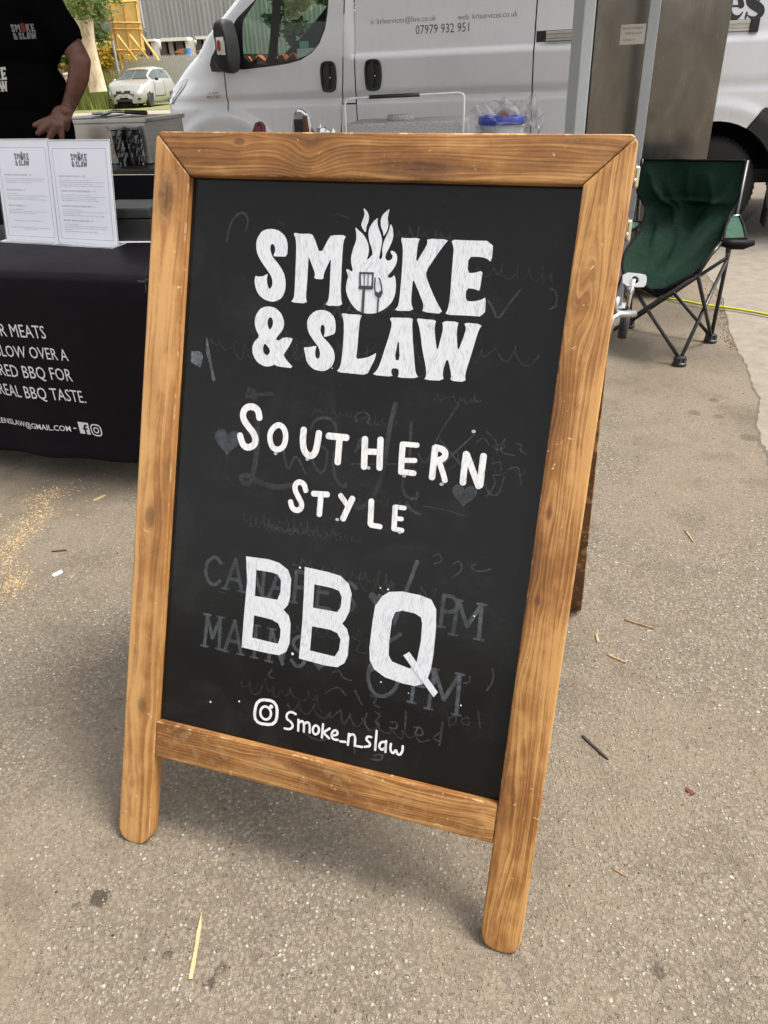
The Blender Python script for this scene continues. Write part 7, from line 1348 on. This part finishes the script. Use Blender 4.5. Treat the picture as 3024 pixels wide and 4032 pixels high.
# tall grass on the verge
def grass(region, n, hh, seed):
    rnd = random.Random(seed); vs = []; fs = []
    for _ in range(n):
        x, y = region(rnd); h = hh*rnd.uniform(.35, 1.0); a = rnd.uniform(0, pi); lx, ly = rnd.gauss(0, .12)*h, rnd.gauss(0, .12)*h; w_ = rnd.uniform(.012, .03); o = len(vs); c_, s_ = cos(a)*w_, sin(a)*w_
        vs += [(x-c_, y-s_, 0), (x+c_, y+s_, 0), (x+lx*.4-c_*.7, y+ly*.4, h*.6), (x+lx*.4+c_*.7, y+ly*.4, h*.6), (x+lx*1.3, y+ly*1.3, h)]
        fs += [(o, o+1, o+3, o+2), (o+2, o+3, o+4)]
    return vs, fs
g0, g1 = (-15.486, 40.669, 0), (-11.54, 37.997, 0)
def vreg(rnd):
    t_ = rnd.random(); d = rnd.random()**.6*6+abs(rnd.gauss(0,.3)); return g0[0]+(g1[0]-g0[0])*t_+rnd.gauss(0,.35)+d*-.1, g0[1]+(g1[1]-g0[1])*t_+d
def vreg2(rnd):
    t_ = rnd.random(); d = 3+rnd.random()*5; return g0[0]+(g1[0]-g0[0])*t_*1.02, g0[1]+(g1[1]-g0[1])*t_+d
gm = leaf_mat('verge_grass', (.16,.21,.045), (.34,.36,.09), .3); gm2 = leaf_mat('dry_grass', (.36,.33,.12), (.60,.52,.22), .3)
tag(raw('verge_grass', *grass(vreg, 5200, 1.15, 11), gm), 'unmown green grass on the verge beside the silver hatchback', 'grass', kind='stuff')
tag(raw('dry_grass', *grass(vreg2, 6500, 1.75, 12), gm2), 'tall straw coloured grass around the tree trunk', 'grass', kind='stuff')

# parked hatchback
def car(name, label, M_, body_m, L_=4.0, Wd=1.71, Hh=1.49, wheels=True, plate=None, grp=None):
    t_ = thing(name, label, 'car', M=M_, group=grp)
    xs = [-2.0, -1.97, -1.85, -1.6, -1.3, -.9, -.4, 0, .2, .45, .75, 1.02, 1.1, 1.35, 1.6, 1.8, 1.92, 2.0]
    def top(x): return interp([(-2.0, .98), (-1.95, 1.05), (-1.7, 1.36), (-1.3, 1.45), (-.6, 1.49), (0, 1.46), (.25, 1.38), (1.02, 1.02), (1.35, .95), (1.7, .83), (1.9, .70), (2.0, .55)], x)
    def shd(x): return min(top(x)-.02, interp([(-2.0, .90), (-1.0, .97), (1.0, .95), (1.6, .83), (2.0, .5)], x))
    def hw(x): return Wd/2*interp([(-2.0, .72), (-1.85, .9), (-1.5, .97), (-.5, 1), (1.0, 1), (1.5, .96), (1.8, .84), (1.95, .66), (2.0, .52)], x)
    def sect(x):
        w2, s_, tp = hw(x), shd(x), top(x); cab = ss(tp-s_, .03, .3); wt = w2*.92*(1-cab)+w2*.66*cab
        return [(w2*.86, .18), (w2*.97, .30), (w2, .52), (w2*.985, s_-.10), (w2*.95, s_), (wt*.45+w2*.5, s_+(tp-s_)*.45), (wt*1.03, tp-.07*cab-.008), (wt*.85, tp-.015*cab-.004), (wt*.4, tp), (0, tp+.006)]
    def interp(tb, x):
        for (x0, y0), (x1, y1) in zip(tb, tb[1:]):
            if x <= x1: f = max(0, (x-x0)/(x1-x0)); f = f*f*(3-2*f)*.3+f*.7; return y0+(y1-y0)*f
        return tb[-1][1]
    xx = []
    for a, b2 in zip(xs, xs[1:]): xx += [a+(b2-a)*k/3 for k in range(3)]
    xx.append(xs[-1]); n = 10; vs = []
    for sg in (1, -1):
        for x in xx: vs += [(x, sg*y, z) for y, z in sect(x)]
    m = len(xx); fs = []
    for h in (0, 1):
        o = h*m*n
        for i in range(m-1):
            for j in range(n-1):
                xm = (xx[i]+xx[i+1])/2; zc = (sect(xm)[j][1]+sect(xm)[j+1][1])/2
                if j < 3 and any(hypot(xm-wx, zc-.30) < .34 for wx in (1.22, -1.28)): continue
                fs.append((o+i*n+j, o+(i+1)*n+j, o+(i+1)*n+j+1, o+i*n+j+1))
        fs.append(tuple(o+(m-1)*n+j for j in range(n))); fs.append(tuple(o+j for j in range(n)))
    raw('body', vs, fs, body_m, t_, auto=38)
    MB().box((0, 0, .32), (3.6, Wd-.5, .34)).build('underbody', M['void'], t_)
    gls = mat('car_glass_'+name, (.035,.05,.045), .05, spec=.8)
    def patch(nm, x0, x1, j0, j1, m_, off=.012, sides=(1, -1), k=8):
        vs = []; fs = []
        for sg in sides:
            o = len(vs)
            for i in range(k+1):
                x = x0+(x1-x0)*i/k; s_ = sect(x); tot = 6
                for q in range(tot+1):
                    jj = j0+(j1-j0)*q/tot; a = min(int(jj), n-2); f = jj-a; y = s_[a][0]*(1-f)+s_[a+1][0]*f; z = s_[a][1]*(1-f)+s_[a+1][1]*f; vs.append((x+off*.4, sg*(y+off), z+off*.5))
            fs += [(o+i*7+q, o+(i+1)*7+q, o+(i+1)*7+q+1, o+i*7+q+1) for i in range(k) for q in range(6)]
        return raw(nm, vs, fs, m_, t_, smooth=True)
    patch('windscreen', .24, .98, 6.6, 9, gls); patch('rear_window', -1.90, -1.5, 6.6, 9, gls)
    for sg in (1, -1): patch('side_window', -.35, .62, 4.35, 5.9, gls, sides=(sg,)); patch('side_window', -1.30, -.42, 4.35, 5.9, gls, sides=(sg,))
    hlm = mat('car_lamp_'+name, (.6,.6,.58), .1, .5, coat=1)
    for sg in (1, -1): patch('headlight', 1.55, 1.90, 3.0, 4.7, hlm, .008, (sg,)); patch('tail_light', -1.95, -1.75, 3.2, 5.0, mat('tail_red', (.3,.02,.02), .2), .008, (sg,))
    for wx in (1.22, -1.28):
        for sg in (1, -1):
            b = MB(); b.lathe([(.17, -.09), (.27, -.10), (.30, -.07), (.305, .05), (.27, .09), (.17, .085)], (wx, sg*(Wd/2-.10), .305), 'Y', 28); wo_ = b.build('wheel', M['rubber'], t_, auto=40)
            b = MB(); [b.box((wx+.09*cos(a), sg*(Wd/2-.03), .305+.09*sin(a)), (.05, .03, .05)) for a in [2*pi*i/5 for i in range(5)]]; b.lathe([(.19, -.01), (.175, .01), (.16, -.01)], (wx, sg*(Wd/2-.02), .305), 'Y', 24); b.build('rim', M['black_plastic'], wo_)
    MB().box((1.985, 0, .60), (.05, .62, .12)).build('grille', M['black_plastic'], t_, bevel=.02); MB().box((1.995, 0, .30), (.05, .70, .09)).build('lower_grille', M['black_plastic'], t_, bevel=.015)
    for sg in (1, -1): MB().box((1.90, sg*.58, .34), (.08, .20, .07)).build('fog_lamp_recess', M['black_plastic'], t_, bevel=.02)
    b = MB(); b.lathe([(.062, 0), (.062, .02), (.05, .022), (.05, .004)], (2.01, 0, .63), 'X', 20); b.box((2.025, 0, .63), (.012, .10, .02)); b.build('badge', M['chrome'], t_)
    MB().box((2.005, 0, .645), (.04, .60, .022)).build('chrome_bar', M['chrome'], t_, bevel=.006)
    if plate:
        pl = MB().box((2.02, 0, .455), (.014, .50, .105)).build('number_plate', mat('plate_white', (.62,.62,.58), .4), t_)
        fl = Flat(lambda x, y, h: (2.028+h, x, y), base=.002); fl.text(plate, .42, .065, .02, x=-.21, y=.423); fl.build('plate_text', M['black_print'], pl)
    for sg in (1, -1): MB().lathe([(.001, -.09), (.05, -.07), (.065, 0), (.05, .06), (.001, .08)], (.55, sg*(Wd/2+.09), 1.02), 'Y', 12).build('door_mirror', body_m if sg < 0 else M['grey_plastic'], t_, True)
    b = MB()
    for sg in (1, -1): b.box((-.38, sg*(Wd/2+.002), .66), (.010, .006, .58)); b.box((.72, sg*(Wd/2+.002), .66), (.010, .006, .56)); b.box((.17, sg*(Wd/2*.99), .395), (1.1, .012, .03))
    b.build('door_gap', M['black_plastic'], t_)
    return t_
silver = mat('silver_paint', (.36,.365,.35), .30, .25, var=.04, coat=.6)
cp_ = (Vector((-12.082, 40.73, 0))+Vector((-9.587, 38.282, 0)))/2; hd = radians(-90-9); dv = Vector((cos(hd), sin(hd), 0))
Mc = Matrix.Translation(Vector((cp_.x+.05, cp_.y, .004))-dv*1.30) @ Matrix.Rotation(hd, 4, 'Z') @ Matrix.Scale(1.10, 4)
car('parked_car', 'silver three door hatchback parked beyond the stall facing the camera', Mc, silver, plate='NL07 PHO')
Mc = Matrix.Translation(Vector((IM(428, 300, 46).x, 48, 0))) @ Matrix.Rotation(radians(-60), 4, 'Z') @ Matrix.Scale(1.1, 4); car('parked_car', 'pale car half hidden behind the tree trunk and tall grass', Mc, mat('pale_paint', (.50,.48,.42), .35, .2, var=.05), plate=None)
Mc = Matrix.Translation(Vector((IM(258, 300, 50).x, 50, 0))) @ Matrix.Rotation(radians(-120), 4, 'Z') @ Matrix.Scale(1.1, 4); car('parked_car', 'pale car glimpsed in the crook of the arm', Mc, mat('pinkish_paint', (.45,.36,.36), .35, .2, var=.05), plate=None)
# far tree line so the yard does not end in bare ground
fr_t = leaves('treeline', DG, [((x, 130+8*sin(x*.3), 3.2), 5.5, 2.6, 1) for x in range(-150, 151, 7)], 16000, .6, 33, None, Vector((0,0,0)))
tag(fr_t, 'distant dark line of trees beyond the yard', 'trees', kind='stuff')
S.render.film_transparent = False
S.cycles.max_bounces = 8; S.cycles.transparent_max_bounces = 16
